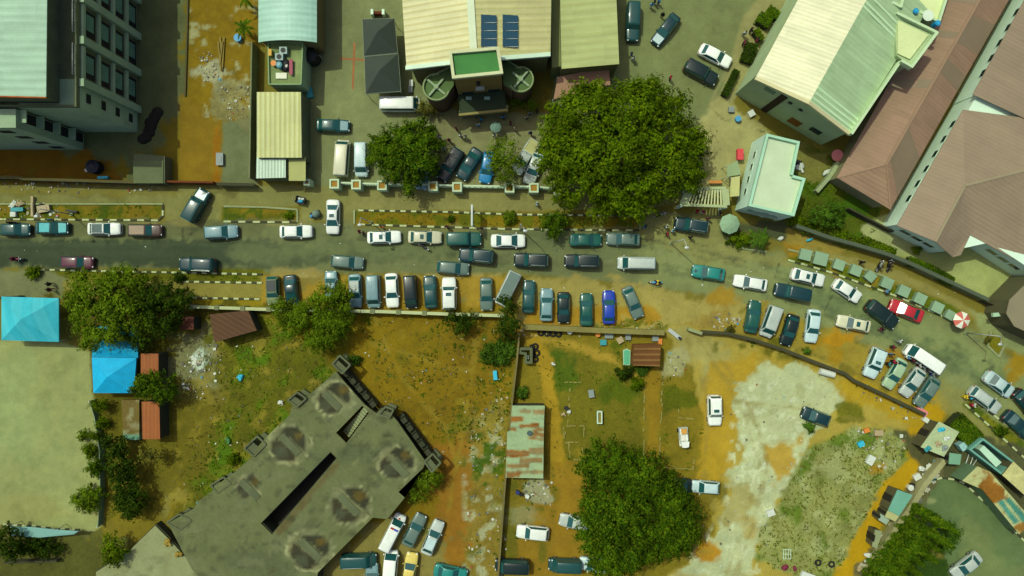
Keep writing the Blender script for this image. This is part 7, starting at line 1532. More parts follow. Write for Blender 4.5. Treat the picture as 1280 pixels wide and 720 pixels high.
# faint old foundations on the grassy lot
FND = mat('foundation', A(150, 134, 72), .95, amp=(.25, .35))
for pts, lb in (([(706, 478), (733, 477)], 'short foundation line at the north of the grass square'), ([(712, 480), (711, 520), (706, 545)], 'western foundation line of the grass square'), ([(805, 478), (805, 520), (804, 570)], 'eastern foundation line of the grass square beside the path'), ([(704, 532), (730, 532), (729, 553), (705, 553), (704, 532)], 'small square foundation outline by the orange path'), ([(711, 553), (712, 574), (728, 574), (728, 553)], 'lower small foundation outline by the orange path'),
   ([(828, 478), (826, 520), (824, 584), (866, 586), (868, 574)], 'long foundation outline under the three-wheeler grass'), ([(850, 480), (848, 500), (848, 522), (868, 524)], 'inner foundation outline beside the white SUV')):
    mb = MB()
    for (xa, ya), (xb, yb) in zip(pts[:-1], pts[1:]):
        n_ = max(1, int(math.hypot(xb - xa, yb - ya) / 5))
        for k in range(n_):
            if random.random() < .25: continue
            t0, t1 = k / n_, (k + random.uniform(.6, 1.0)) / n_; jx, jy = random.uniform(-.6, .6), random.uniform(-.6, .6); ribbon(mb, [(xa + (xb - xa) * t0 + jx, ya + (yb - ya) * t0 + jy), (xa + (xb - xa) * t1 + jx, ya + (yb - ya) * t1 + jy)], random.uniform(.12, .22), -.02, random.uniform(.04, .2))
    single('foundation_line', mb, FND, tuple(W(*pts[0])), lb, 'foundation', 'old foundation lines', world=True)
# ---------------------------------------------------------------- blue canopies
BL = mat('blue_canvas', (.004, .30, .48), .6, amp=(.15, .3), cs=1.2); BL2 = sheet_mat('faded_blue_canvas', (.03, .40, .48), (.05, .44, .51), 20, 2.6, 0, .6, (.08, .2), .3)
tent([(2, 371), (73, 373), (73, 427), (2, 425)], 4.6, 2.8, BL2, 'faded cyan pyramid canopy at the west edge', group='blue canopies')
tent([(117, 408), (172, 408), (172, 447), (115, 446)], 3.9, 2.7, BL, 'blue canopy half under the ragged tree, north of the bright one', group='blue canopies')
tent([(115, 447), (170, 448), (167, 491), (117, 491)], 4.2, 2.7, mat('bright_blue_canvas', (.004, .36, .62), .6, amp=(.1, .22), cs=1.0), 'bright blue canopy at the court corner, south of the shaded one', group='blue canopies')
# ---------------------------------------------------------------- sheds in the southern lots
REDR = sheet_mat('red_sheets', A(172, 92, 50), A(164, 86, 46), 0, .5, 0, .6)
def shed(px, z, roofm, wallm, label, slope=.0, group='sheds', cat='shed', roof_name='roof'):
    q = P3(*[(x, y, z + (slope if i in (0, 1) else 0)) for i, (x, y) in enumerate(px)]); b = bthing('shed', q, label, cat, group); MB().roof(q, .08).build(roof_name, roofm, b)
    c_ = centre(q); MB().prism([(c_.x + (v.x - c_.x) * .97, c_.y + (v.y - c_.y) * .97) for v in q], 0, z - .08).build('wall', wallm, b); return b
shed([(176, 442), (198, 442), (198, 474), (176, 474)], 2.6, REDR, DKC, 'northern long red-roofed shed, cut by the bushy tree')
shed([(177, 502), (199, 502), (200, 549), (178, 549)], 2.6, REDR, DKC, 'southern long red-roofed shed beside the rubble platform')
shed([(262, 393), (310, 388), (321, 413), (268, 428)], 2.5, sheet_mat('brown_sheets', A(98, 60, 36), A(88, 54, 32), 60, .6, 0, .7), DKC, 'dark brown-roofed shed behind the parking wall')
shed([(226, 396), (242, 396), (242, 412), (226, 412)], 2.3, mat('dark_red_sheet', A(96, 44, 34), .8), DKC, 'small dark red roof under the ragged tree')
shed([(793, 431), (826, 430), (825, 458), (791, 457)], 2.4, sheet_mat('rust_brown_sheets', A(112, 66, 34), A(138, 96, 56), 90, .75, .5, .8, (.2, .3)), RUSTY, 'rust-brown striped shed at the lot entrance')
p = W(163, 525, .4); r = thing('rubble_platform', (p.x, p.y, 0), 'low platform heaped with brown rubble beside the red shed', 'platform'); q = P3((152, 500, .8), (174, 500, .8), (174, 550, .8), (154, 550, .8))
painted_obj('platform', gridpoly([v[:2] for v in q], 0, .8, .3), ATTRS, A(118, 96, 52), lambda d: (d.patches([(150, 498), (176, 498), (176, 552), (150, 552)], A(150, 140, 100), .9, .5, 3, .8, .8), d.poly([(154, 543), (174, 543), (174, 552), (154, 552)], A(110, 150, 120), 2, 2)), .8, r, wloc(r))
# rusty long roof
q = [(640, 507), (681, 507), (680, 527), (679, 598), (632, 597), (634, 540), (638, 538)]
ru = thing('shed', tuple(W(657, 552)), 'long low shed with pale rusted sheet roof beside the dividing wall', 'shed', 'sheds')
def rust(d):
    for (x0, y0, x1, y1, o_) in ((638, 521, 655, 527, 1), (649, 530, 672, 535, 1), (637, 535, 645, 538, .9), (665, 536, 680, 539, .8), (666, 541, 680, 545, .9), (658, 545, 672, 550, .8), (666, 512, 681, 518, .7), (633, 563, 662, 571, 1), (660, 560, 680, 568, .7), (650, 573, 678, 578, .8), (634, 580, 660, 585, .8), (645, 588, 680, 592, .7), (633, 590, 650, 597, .9), (650, 512, 664, 516, .6), (671, 546, 680, 550, .6)):
        d.poly([(x0, y0), (x1, y0), (x1, y1), (x0, y1)], A(158, 96, 46), 2, 2.5, o_, 0, .3)
    for y in range(512, 598, 11): d.line([(630, y), (682, y)], .8, A(120, 130, 100), 1.2, 1, .5)
painted_obj('roof', gridpoly([W(*p_, 2.5)[:2] for p_ in q], 2.42, 2.5, .22), ATTRS, A(160, 174, 130), rust, 2.5, ru, wloc(ru))
c_ = centre([W(*p_, 2.5) for p_ in q]); MB().prism([(c_.x + (W(*p_, 2.5).x - c_.x) * .96, c_.y + (W(*p_, 2.5).y - c_.y) * .98) for p_ in q], 0, 2.4).build('wall', DKC, ru)
roof_thing('basin', 662, 541, 2.51, [('basin', MB().cyl((0, 0, 0), .30, .25, 14, .36), PLASTIC, (.05, .09, .08)), ('water', MB().cyl((0, 0, .2), .31, .04, 14), GLASS, None)], 'dark basin on the rusted roof', 'basin')
# old block hut at the wall and tyres
q = P3((650, 436, 1.2), (664, 436, 1.2), (664, 453, 1.2), (657, 453, 1.2), (657, 442, 1.2), (650, 441, 1.2)); hu = bthing('ruined_hut', q, 'small roofless block hut against the dividing wall', 'ruin'); wall_run(hu, [v[:2] for v in q], .35, 0, 1.3, CONC, 'wall', True); MB().box((*W(659, 446)[:2], .35), (.4, .5, .7)).build('block', WHITEP, hu)
def tyre(px, py, r_, label, z=.0):
    p = W(px, py, z); n = 16; mb = MB(); ring = []
    for i in range(n):
        a = 2 * math.pi * i / n; c0 = Vector((math.cos(a), math.sin(a), 0))
        for k in range(6): b_ = 2 * math.pi * k / 6; ring.append(c0 * (r_ * .72 + r_ * .28 * math.cos(b_)) + Vector((0, 0, .12 + .12 * math.sin(b_))))
    mb.add(ring, [(i * 6 + k, ((i + 1) % n) * 6 + k, ((i + 1) % n) * 6 + (k + 1) % 6, i * 6 + (k + 1) % 6) for i in range(n) for k in range(6)], 0, True)
    single('tyre', mb, RUBBER, (p.x, p.y, z), label, 'tyre', 'old tyres')
for x, y, lb in ((676, 416, 'old tyre at the west end of the weathered wall'), (684, 416.5, 'old tyre, second from the west along the weathered wall'), (691, 417, 'old tyre third along the weathered wall'), (698, 417.5, 'old tyre beside the white pail at the weathered wall'), (669, 433, 'topmost of the tyres stacked beside the roofless hut'), (671, 441, 'middle tyre beside the roofless hut'), (669, 449, 'lowest tyre beside the roofless hut'), (1022, 703, 'old tyre in the weeds, west of two at the bottom'), (1039, 705, 'old tyre in the weeds, east of two at the bottom')): tyre(x, y, .48, lb)
for x, y, lb in ((665, 434, 'tyre wedged between hut and tyre stack, upper'), (666, 444, 'tyre wedged between hut and tyre stack, lower')): tyre(x, y, .42, lb)
# ---------------------------------------------------------------- street furniture
def lamp(px, py, h, ang, arm, label):
    p = W(px, py); r = thing('street_lamp', (p.x, p.y, 0), label, 'street lamp', 'street lamps'); a = R(ang); d_ = Vector((math.cos(a), math.sin(a), 0))
    link('pole', MB().tube([(0, 0, 0), (0, 0, h * .5), (0, 0, h)], .09, 8, r1=.055).mesh('pole', METAL), r)
    pts = [Vector((0, 0, h)) + d_ * arm * t + Vector((0, 0, .7 * math.sin(t * 1.5))) for t in (0, .25, .5, .75, 1)]
    link('arm', MB().tube(pts, .045, 6).mesh('arm', METAL), r); e_ = pts[-1]
    link('lamp_head', MB().ball((e_.x, e_.y, e_.z), (.32, .2, .1), 10, 6).mesh('lamp_head', METAL), r)
    link('base', MB().box((0, 0, .12), (.4, .4, .24)).mesh('base', CONCL), r); return r
lamp(464, 278, 6.5, -90, 1.0, 'grey street lamp on the median behind the first white sunroof saloon'); lamp(650, 286, 7.5, -60, 1.1, 'grey street lamp on the median by the light green shrub'); lamp(838, 304, 7.5, -80, 1.1, 'grey street lamp at the road edge near the gate')
lamp(1206, 416, 7, -120, 1.1, 'grey street lamp beside the red and white umbrella'); lamp(90, 268, 6.5, -90, 1.0, 'grey street lamp on the west verge')
p = W(592, 273); r = thing('billboard', (p.x, p.y, 0), 'roadside board on two posts standing across the dry median, seen edge-on', 'billboard')
link('panel', MB().box((0, 0, 3.4), (.14, 2.6, 1.6)).mesh('panel', mat('board_back', A(150, 170, 140), .6)), r); link('frame', sum_boxes([(0, 0, 4.23, .22, 2.75, .08), (0, 0, 2.57, .22, 2.75, .08)]).mesh('frame', METAL), r)
for y in (-1.0, 1.0): link('post', MB().tube([(0, y, 0), (0, y, 2.6)], .07, 8).mesh('post', METAL), r)
p = W(597, 274, .5)
def umbrella(px, py, r_, h, cols, label, group=None):
    p = W(px, py, h); u = thing('umbrella', (p.x, p.y, 0), label, 'umbrella', group); n = 8; mb = MB()
    for k in range(n):
        a0, a1 = 2 * math.pi * k / n, 2 * math.pi * (k + 1) / n; q_ = lambda a, t: (r_ * t * math.cos(a), r_ * t * math.sin(a), h + r_ * .35 * (1 - t ** 1.6))
        for t0, t1 in ((0, .5), (.5, 1)): mb.add([q_(a0, t0), q_(a0, t1), q_(a1, t1), q_(a1, t0)], [(0, 1, 2, 3)] if t0 else [(0, 1, 2)], k % len(cols))
    link('canopy', mb.mesh('canopy', cols), u); link('pole', MB().tube([(0, 0, 0), (0, 0, h + r_ * .36)], .035, 7).mesh('pole', METAL), u); link('base', MB().cyl((0, 0, 0), .3, .1, 12).mesh('base', CONC), u)
umbrella(912, 280, 1.36, 2.3, [mat('umbrella_green', A(148, 172, 136), .8, amp=(.1, .2))], 'big pale green umbrella beside the small house')
umbrella(1202, 400, 1.15, 2.2, [mat('umbrella_red', (.50, .12, .09), .8), mat('umbrella_white', (.66, .70, .55), .8)], 'red and white striped umbrella at the end of the concrete blocks')
umbrella(619.5, 159, .75, 2.1, [mat('umbrella_grey', A(110, 132, 116), .8)], 'small grey-green umbrella in the crowd before the hall')
for x, y, s, rz, lb in ((1007, 318.5, 1.45, -14, 'westernmost concrete block, touching the wide one'), (1026, 323.5, 1.7, -14, 'widest concrete block on the verge, second from the west'), (1049, 331, 1.35, -20, 'concrete block third from the west on the verge'), (1070, 338, 1.35, -22, 'concrete block fourth from the west on the verge'), (1088, 345.5, 1.25, -40, 'diamond-turned concrete block on the verge'), (1109, 354, 1.4, -22, 'concrete block directly above the sitting person in blue'),
   (1130, 364, 1.4, -24, 'concrete block above the tail of the black SUV'), (1150.5, 373.5, 1.4, -26, 'concrete block above the red saloon roof'), (1172, 384.5, 1.4, -26, 'concrete block past the red saloon tail'), (1188, 394, 1.2, -30, 'last concrete block, touching the striped umbrella')):
    p = W(x, y, .7); r = thing('concrete_block', (p.x, p.y, 0), lb, 'concrete block', 'concrete blocks on the verge', R(rz)); link('block', MB().box((0, 0, .36), (s, s * .95, .72)).mesh('block', mat('block_face', A(134, 152, 120), .9, amp=(.12, .2))), r); link('cover_slab', MB().box((0, 0, .76), (s * 1.06, s * 1.0, .08)).mesh('cover_slab', mat('block_top', A(142, 164, 132), .9, amp=(.12, .2))), r)
# red cross painted on the paving
pm = MB(); ribbon(pm, [(443, 54), (441, 111)], .28, .002, .006); ribbon(pm, [(425, 73), (441, 74)], .28, .002, .006); ribbon(pm, [(444, 74), (456, 75)], .28, .002, .006)
o = pm.build('painted_cross', mat('cross_paint', A(176, 108, 74), .85, amp=(.2, .35))); o['kind'] = 'structure'
single('red_box', MB().box((0, 0, .35), (.75, 1.4, .7)).box((0, 0, .72), (.8, 1.46, .06)), PLASTIC, tuple(W(923.5, 194, .4)), 'red box standing west of the small house', 'box', None, (.55, .05, .06))
single('orange_bench', MB().box((0, 0, .45), (1.7, .4, .07)).box((-.7, 0, .22), (.08, .36, .44)).box((.7, 0, .22), (.08, .36, .44)), PLASTIC, tuple(W(893, 228, .3)), 'orange bench behind the slatted gate', 'bench', None, (.5, .2, .04))
# ---------------------------------------------------------------- south-east kiosks and wall with junk
def kiosk(px, z, roofm, label, wallm=None, name='kiosk', group='kiosks and containers by the court', slope=0.0):
    q = P3(*[(x, y, z + (slope if i < 2 else 0)) for i, (x, y) in enumerate(px)]); b = bthing(name, q, label, 'kiosk' if name == 'kiosk' else 'container', group); MB().roof(q, .08).build('roof', roofm, b)
    c_ = centre(q); MB().prism([(c_.x + (v.x - c_.x) * .96, c_.y + (v.y - c_.y) * .96) for v in q], 0, z - .08).build('wall', wallm or mat('kiosk_wall', A(92, 84, 54), .9, amp=(.2, .35)), b)
    mm = c_ ; d_ = (Vector(q[3]) - Vector(q[0])); d_.z = 0; L_ = d_.length; d_.normalize(); c2 = c_ + (q[0] + q[3]) / 2 * 0
    m = (Vector(q[0]) + Vector(q[3])) / 2; m = c_ + (m - c_) * .975; MB().box((m.x, m.y, 1.0), (min(.9, L_ * .4), .1, 2.0), math.atan2(d_.y, d_.x)).build('door', DARK, b); return b
k1 = kiosk([(1174, 527), (1199, 540), (1180, 571), (1151, 559)], 2.5, mat('tarp_pale', A(180, 186, 140), .8, amp=(.25, .3)), 'kiosk with junk-strewn pale roof beside the thick hedge')
for x, y, c_, lb in ((1176, 537, 'cyan', 'blue scrap on the junk-strewn kiosk roof'), (1183, 548, 'white', 'pale tangled scrap on the junk-strewn kiosk roof'), (1172, 555, 'tan', 'tan scrap on the junk-strewn kiosk roof'), (1180, 560, 'grey', 'grey scrap on the junk-strewn kiosk roof'), (1159, 561, 'teal', 'teal scrap at the kiosk roof corner')):
    roof_thing('scrap', x, y, 2.55, [('sheet', MB().box((0, 0, .06), (.8, .5, .06), random.uniform(0, 3)), PLASTIC, SH[c_]), ('bundle', MB().ball((.2, .1, .15), (.3, .25, .14), 8, 5, jit=.25), PLASTIC, SH[c_])], lb, 'scrap', 'scraps on the kiosk roof')
kiosk([(1187, 566), (1202, 568), (1200, 581), (1186, 580)], 2.2, mat('teal_sheet', A(120, 160, 128), .7), 'small teal-roofed kiosk behind the junk-strewn kiosk')
kiosk([(1122, 612), (1141, 619), (1124, 645), (1110, 638)], 2.4, mat('aqua_sheet', A(112, 164, 142), .7, amp=(.08, .15)), 'aqua-roofed kiosk on the court wall')
kiosk([(1110, 638), (1124, 645), (1119, 652), (1106, 646)], 2.2, mat('cream_sheet', A(186, 178, 122), .8), 'narrow cream roof touching the aqua kiosk')
kiosk([(1101, 642), (1112, 650), (1108, 656), (1098, 650)], 1.9, mat('grey_sheet', A(158, 172, 150), .7), 'small grey roof below the narrow cream roof')
kiosk([(1094, 662), (1103, 664), (1096, 686), (1090, 683)], 1.8, mat('grey_strip', A(150, 152, 112), .8, amp=(.2, .3)), 'long narrow grey roof strip near the conifer row')
RST = sheet_mat('rust_container', A(150, 98, 48), A(132, 84, 42), 45, .6, 0, .8, (.25, .4))
q_ = [(1222, 583), (1238, 590), (1292, 652), (1274, 668), (1228, 612), (1203, 601)]
cb = bthing('long_container', P3(*[(x, y, 2.8) for x, y in q_]), 'long rusted container roof with teal sheets along the striped kerb', 'container', 'kiosks and containers by the court')
def cpaint(d):
    d.poly([(1236, 592), (1256, 612), (1252, 628), (1240, 630), (1222, 610)], A(152, 96, 44), 2, 3, 1, 0, .3); d.poly([(1262, 622), (1285, 648), (1280, 655), (1254, 622)], A(70, 130, 112), 1.2, .5); d.poly([(1247, 628), (1252, 624), (1274, 652), (1268, 656)], A(74, 136, 118), 1.2, .5)
    d.poly([(1272, 654), (1292, 652), (1276, 668), (1266, 660)], A(160, 110, 56), 2, 3); d.patches(q_, A(156, 104, 52), .8, .6, 2, .7)
painted_obj('roof', gridpoly([W(*p_, 2.8)[:2] for p_ in q_], 2.72, 2.8, .25), ATTRS, A(188, 182, 124), cpaint, 2.8, cb, wloc(cb)); c_ = centre(P3(*[(x, y, 2.8) for x, y in q_]))
MB().prism([(c_.x + (W(x, y, 2.8).x - c_.x) * .97, c_.y + (W(x, y, 2.8).y - c_.y) * .97) for x, y in q_], 0, 2.71).build('wall', mat('container_wall', A(104, 128, 92), .8), cb)
kiosk([(1253, 594), (1267, 577), (1296, 604), (1284, 622)], 2.6, mat('rusty_cream', A(200, 186, 124), .85, amp=(.3, .4), cs=1.0), 'rust-speckled cream container roof at the east edge', name='container')
sk = bthing('open_container', P3((1238, 570, 2)), 'open teal container with a white load beside the striped verge', 'container', 'kiosks and containers by the court')
q = P3((1213, 562, 2.2), (1229, 549, 2.2), (1267, 578, 2.2), (1252, 592, 2.2)); wall_run(sk, [v[:2] for v in q], .25, 0, 2.2, mat('skip_teal', A(110, 158, 140), .7), 'wall', True); MB().prism([(v.x * .999, v.y * .999) for v in q], .1, .5).build('floor', mat('skip_floor', A(44, 70, 66), .8), sk)
q = P3((1224, 562, 1.9), (1230, 557, 1.9), (1252, 578, 1.9), (1245, 584, 1.9)); MB().prism([v[:2] for v in q], .5, 1.9).build('load', mat('white_load', A(190, 216, 186), .7), sk)
for i, (a, b_) in enumerate((((1208, 567), (1202, 589)), ((1213, 570), (1207, 592)), ((1218, 573), (1204, 596)))): single('metal_pipe', MB().tube([W(*a, 0) + Vector((0, 0, .5)) - W(*a), W(*b_, 0) + Vector((0, 0, .3)) - W(*a)], .07, 6), METAL, tuple(W(*a)), ('western', 'middle', 'eastern')[i] + ' of three pale pipes lying behind the open container', 'pipe', 'pale pipes')
wall([(1173, 574), (1150, 602), (1138, 622), (1122, 645), (1104, 672), (1080, 716)], 1.3, .7, mat('court_wall', A(160, 150, 104), .9, amp=(.25, .35)), 'wide pale court wall lined with junk')
single('water_cube', MB().box((0, 0, .5), (1.0, 1.0, 1.0), .6).cyl((0, 0, 1.0), .15, .08, 10), PLASTIC, tuple(W(1199, 556, .5)), 'pale blue water cube by the thick hedge', 'tank', None, (.25, .45, .42))
single('pipe_rail', MB().tube([W(1199, 541, 1.2) - W(1199, 541, 0), W(1216, 551, 1.2) - W(1199, 541, 0)], .06, 6).tube([W(1199, 541, 1.2) - W(1199, 541, 0), (0, 0, 0)], .05, 6), METAL, tuple(W(1199, 541)), 'thin pale rail over the thick hedge', 'rail')
# piles of junk along the wall: each a small thing
JK = [(1152, 514, 'pink', 1.5, .7, -35, 'crimson and white bench-like box on the old wall end'), (1160, 527, 'white', 1.5, .6, -35, 'white box at the end of the old curved wall'), (1033, 466, 'white', 2.0, .9, -15, 'white tank lying against the curved wall'), (1152, 586, 'white', .8, .8, 20, 'white sack by the court wall top'),
      (1146, 596, 'white', .9, .7, 30, 'white crate on the court wall beside the orange track'), (1140, 607, 'black', .6, .6, 0, 'black drum beside the white crate'), (1137, 609, 'white', .7, .5, 0, 'white bucket above the aqua kiosk'), (1107, 632, 'maroon', 1.0, .7, 40, 'brown-red box west of the aqua kiosk'), (1085, 694, 'white', 1.0, .6, 20, 'white scrap near the fourth conifer'), (1075, 712, 'tan', .9, .6, 50, 'tan scrap at the lowest conifer'),
      (1010, 720, 'white', 1.9, .8, -20, 'long pale board at the bottom of the weedy plot'), (981, 709, 'maroon', 1.0, 1.0, 20, 'purple-brown chair heap at the bottom of the weedy plot'), (994, 711, 'maroon', .6, .8, 10, 'purple-brown stool beside the chair heap'), (1088, 575, 'white', .9, 1.2, -30, 'white appliance in the litter of the weedy plot'), (1076, 555, 'cyan', .8, .6, 30, 'cyan box in the litter of the weedy plot'), (1098, 541, 'tan', 1.1, .7, 0, 'beige box at the north of the weedy plot'), (1083, 538, 'orange', .7, .5, 20, 'orange crate at the north of the weedy plot'),
      (963, 641, 'white', 1.0, .8, 20, 'white stone slab at the west rim of the weedy plot'), (712, 414, 'white', .7, .6, 0, 'white pail by the weathered wall'), (747, 418, 'orange', .6, .6, 0, 'orange-red pot by the weathered wall'), (761, 420, 'grey', 1.1, .6, 0, 'grey basin stack by the weathered wall'), (775, 425, 'tan', .8, .8, 30, 'pinkish block by the weathered wall'), (785, 421, 'grey', .7, .8, 0, 'dark grey box by the weathered wall'), (819, 423, 'grey', .8, .7, 0, 'grey panel beside the yellow cabinet'), (825, 427, 'orange', .5, .8, 0, 'yellow-orange cabinet at the rust-brown shed corner'),
      (754, 428, 'teal', .8, .7, 0, 'blue-green tray on the soil by the weathered wall'), (692, 455, 'white', .6, .7, 30, 'pale ring-shaped scrap on the grass'), (711, 515, 'white', .6, .6, 0, 'white bundle by the orange path'), (708, 510, 'black', .5, .5, 0, 'black pot by the orange path'), (704, 518, 'tan', .7, .6, 20, 'cream bundle by the orange path'), (647, 615, 'navy', .5, .5, 0, 'navy drum below the rusted shed'), (659, 620, 'white', .5, .5, 0, 'white pail below the rusted shed'), (652, 619, 'black', .6, .5, 30, 'black scrap below the rusted shed'),
      (739, 492, 'grey', .7, 1.0, 10, 'dark grey slab lying on the grass square'), (300, 472, 'cyan', 1.0, .8, 30, 'cyan plastic scrap near the north-west slab edge'), (284, 551, 'green', .7, 1.0, 20, 'green plastic scrap west of the slab'), (619, 469, 'cyan', .5, 1.2, 5, 'blue plastic strip on the dry field near the dark tree'), (350, 503, 'white', 1.0, .6, 10, 'pale sack at the slab edge'), (217, 674, 'ochre', .9, 1.2, 20, 'ochre heap on the lower slab, northern one'), (230, 688, 'ochre', .9, .9, 60, 'ochre heap on the lower slab, southern one'), (247, 630, 'cyan', .5, .6, 0, 'pale blue scrap on the slab rim'),
      (16, 256, 'white', 1.4, .7, 60, 'white bundle at the west verge stall'), (22, 262, 'teal', 1.6, .5, 2, 'teal plank on the west verge stall'), (25, 255, 'tan', 1.9, .6, 0, 'heap of pale planks on the west verge stall'), (55, 261, 'tan', 1.6, .9, 10, 'heap of grey-tan boards on the west verge'), (50, 257, 'black', 1.0, .7, 30, 'black heap on the west verge'), (17, 268, 'white', .7, .6, 0, 'pale stool below the west verge stall'), (41, 258, 'tan', .3, 2.6, 0, 'upright brown plank on the west verge'), (90, 264, 'black', 1.4, .25, -8, 'black pipe on the yellow west verge'),
      (298, 48, 'blue', .9, .9, 0, 'blue tub beside the young palm'), (314, 132, 'white', .8, 1.0, 20, 'white scrap in the rubbish at the orange yard edge'), (275, 199, 'grey', .9, 1.6, 0, 'grey board lying on the orange track'), (129, 222, 'cyan', 1.3, .3, 0, 'cyan plank at the foot of the old dark wall'), (107, 212, 'white', .6, .8, 20, 'white scrap in the shaded yard'), (922, 149, 'blue', .7, .7, 0, 'blue tub at the gable wall foot'), (914, 137, 'grey', .7, .7, 0, 'grey bin at the gable wall foot'), (939, 142, 'white', .8, .8, 30, 'pale machine at the gable wall foot'), (1045, 195, 'pink', 1.6, 1.6, 20, 'round pinkish table top behind the small house'), (1034, 215, 'white', 1.2, .6, 40, 'red, white and blue scrap behind the small house'),
      (1000, 210, 'white', 1.2, 1.4, 10, 'pile of white junk in the notch of the small house'), (998, 204, 'black', 1.0, .8, 0, 'dark junk in the notch of the small house'), (447, 88, 'teal', .1, .1, 0, ''), (387, 116, 'teal', .8, 1.3, 10, 'teal bin beside the cream shed wall'), (514, 104, 'white', .5, .8, 0, 'white unit between the grey canopies and the turret'), (513, 112, 'grey', .5, .8, 0, 'grey unit between the grey canopies and the turret'), (548, 86, 'white', .9, .5, 5, 'white unit on the ledge beside the west turret'), (1012, 300, 'cyan', .8, .4, 10, 'light blue scrap in the garden corner'), (976, 298, 'white', .8, .6, 30, 'white scrap at the planted bed')]
for x, y, c_, a_, b_, rz, lb in JK:
    if not lb: continue
    p = W(x, y, .3); cat = lb.split(',')[0]; w_ = [w for w in ('box', 'tank', 'sack', 'crate', 'drum', 'bucket', 'scrap', 'board', 'heap', 'stool', 'appliance', 'slab', 'pail', 'pot', 'stack', 'block', 'panel', 'cabinet', 'tray', 'bundle', 'strip', 'plank', 'pipe', 'tub', 'bin', 'machine', 'table', 'pile', 'unit', 'junk') if w in lb.split() or w + 's' in lb.split()]
    kind_ = w_[0] if w_ else 'scrap'; mb = MB()
    if kind_ in ('drum', 'bucket', 'pail', 'pot', 'tub'): mb.cyl((0, 0, 0), a_ * .5, .6, 14, a_ * .56).cyl((0, 0, .6), a_ * .58, .05, 14)
    elif kind_ in ('heap', 'bundle', 'sack', 'pile', 'junk', 'scrap'): 
        for k in range(4): mb.ball((random.uniform(-.25, .25) * a_, random.uniform(-.25, .25) * b_, .18), (a_ * .34, b_ * .34, .24), 8, 5, jit=.25)
        for k in range(3): mb.box((random.uniform(-.3, .3) * a_, random.uniform(-.3, .3) * b_, .38), (a_ * .5, b_ * .2, .04), random.uniform(0, 3))
    elif kind_ in ('tank',): mb.cyl((-a_ / 2, 0, b_ * .5), b_ * .5, a_, 16, axis='x')
    elif kind_ in ('table',): mb.cyl((0, 0, .68), a_ * .5, .06, 20).cyl((0, 0, 0), .08, .68, 8)
    else: mb.box((0, 0, .22), (a_, b_, .44)).box((0, 0, .47), (a_ * 1.05, b_ * 1.05, .05)).box((a_ * .15, 0, .51), (a_ * .3, b_ * .5, .04))
    o = single(kind_ if kind_ not in ('junk', 'pile') else 'junk_pile', mb, PLASTIC, (p.x, p.y, 0), lb, kind_, 'odds and ends lying about', SH[c_]); o.rotation_euler = (0, 0, R(rz))
    if 'lower slab' in lb: o.location.z = 1.6
    if 'on the ledge' in lb: o.location.z = 4.0
single('bath_tray', MB().prism([(-.45, -1.1), (.45, -1.1), (.5, .9), (0, 1.15), (-.5, .9)], 0, .35).prism([(-.36, -1.0), (.36, -1.0), (.4, .8), (0, 1.0), (-.4, .8)], .35, .37, 1), [mat('tray_rim', A(170, 196, 160), .6), mat('tray_teal', A(90, 168, 128), .5)], tuple(W(783, 446, .3)), 'teal tub with pale rim standing west of the rust-brown shed', 'tub')
single('planter_bed', MB().box((-.28, 0, .3), (.14, 1.7, .6)).box((.28, 0, .3), (.14, 1.7, .6)).box((0, .78, .3), (.42, .14, .6)).box((0, -.78, .3), (.42, .14, .6)).box((0, 0, .15), (.42, 1.42, .3), 0, 1), [WHITEP, WOOD], tuple(W(749, 521, .3)), 'white rectangular frame with brown filling on the grass square', 'planter')
single('lumber', MB().box((0, 0, .1), (.25, 4.6, .2), .05).box((.3, .2, .16), (.2, 4.2, .15), -.06).box((-.15, -.3, .28), (.18, 3.8, .15), .1).box((.1, .1, .35), (.15, 3.2, .1), -.12), WOOD, tuple(W(277, 68)), 'bundle of weathered planks lying in the orange yard', 'planks')
p = W(122, 210); single('water_tank', MB().cyl((0, 0, 0), .9, 1.3, 18).cyl((0, 0, 1.3), .9, .25, 18, .3), PLASTIC, (p.x, p.y, 0), 'dark blue-black water tank standing in the shaded north-west yard', 'water tank', None, (.01, .014, .022))
q = P3((167, 192, 2.0), (206, 195, 2.0), (206, 229, 2.0), (168, 229, 2.0)); b = bthing('flat_shed', q, 'low flat-topped concrete shed behind the old dark wall', 'shed', 'sheds'); MB().prism([v[:2] for v in q], 0, 2.0).build('wall', CONC, b); MB().prism([(v.x, v.y) for v in P3((166, 200, 2.1), (204, 201, 2.1), (204, 229, 2.1), (167, 229, 2.1))], 2.0, 2.1).build('roof', mat('shed_top', A(104, 108, 72), .9, amp=(.15, .25)), b)
single('timber_frame', sum_boxes([(-.5, 0, .5, .06, 1.3, .06), (.5, 0, .5, .06, 1.3, .06), (0, .62, .5, 1.06, .06, .06), (0, -.62, .5, 1.06, .06, .06), (-.17, 0, .5, .05, 1.2, .05), (.17, 0, .5, .05, 1.2, .05), (0, 0, .5, 1.0, .05, .05), (.45, .55, .25, .06, .06, .5), (-.45, -.55, .25, .06, .06, .5)]), WHITEP, tuple(W(982, 691, .4)), 'white grid frame standing among weeds at the bottom', 'frame')
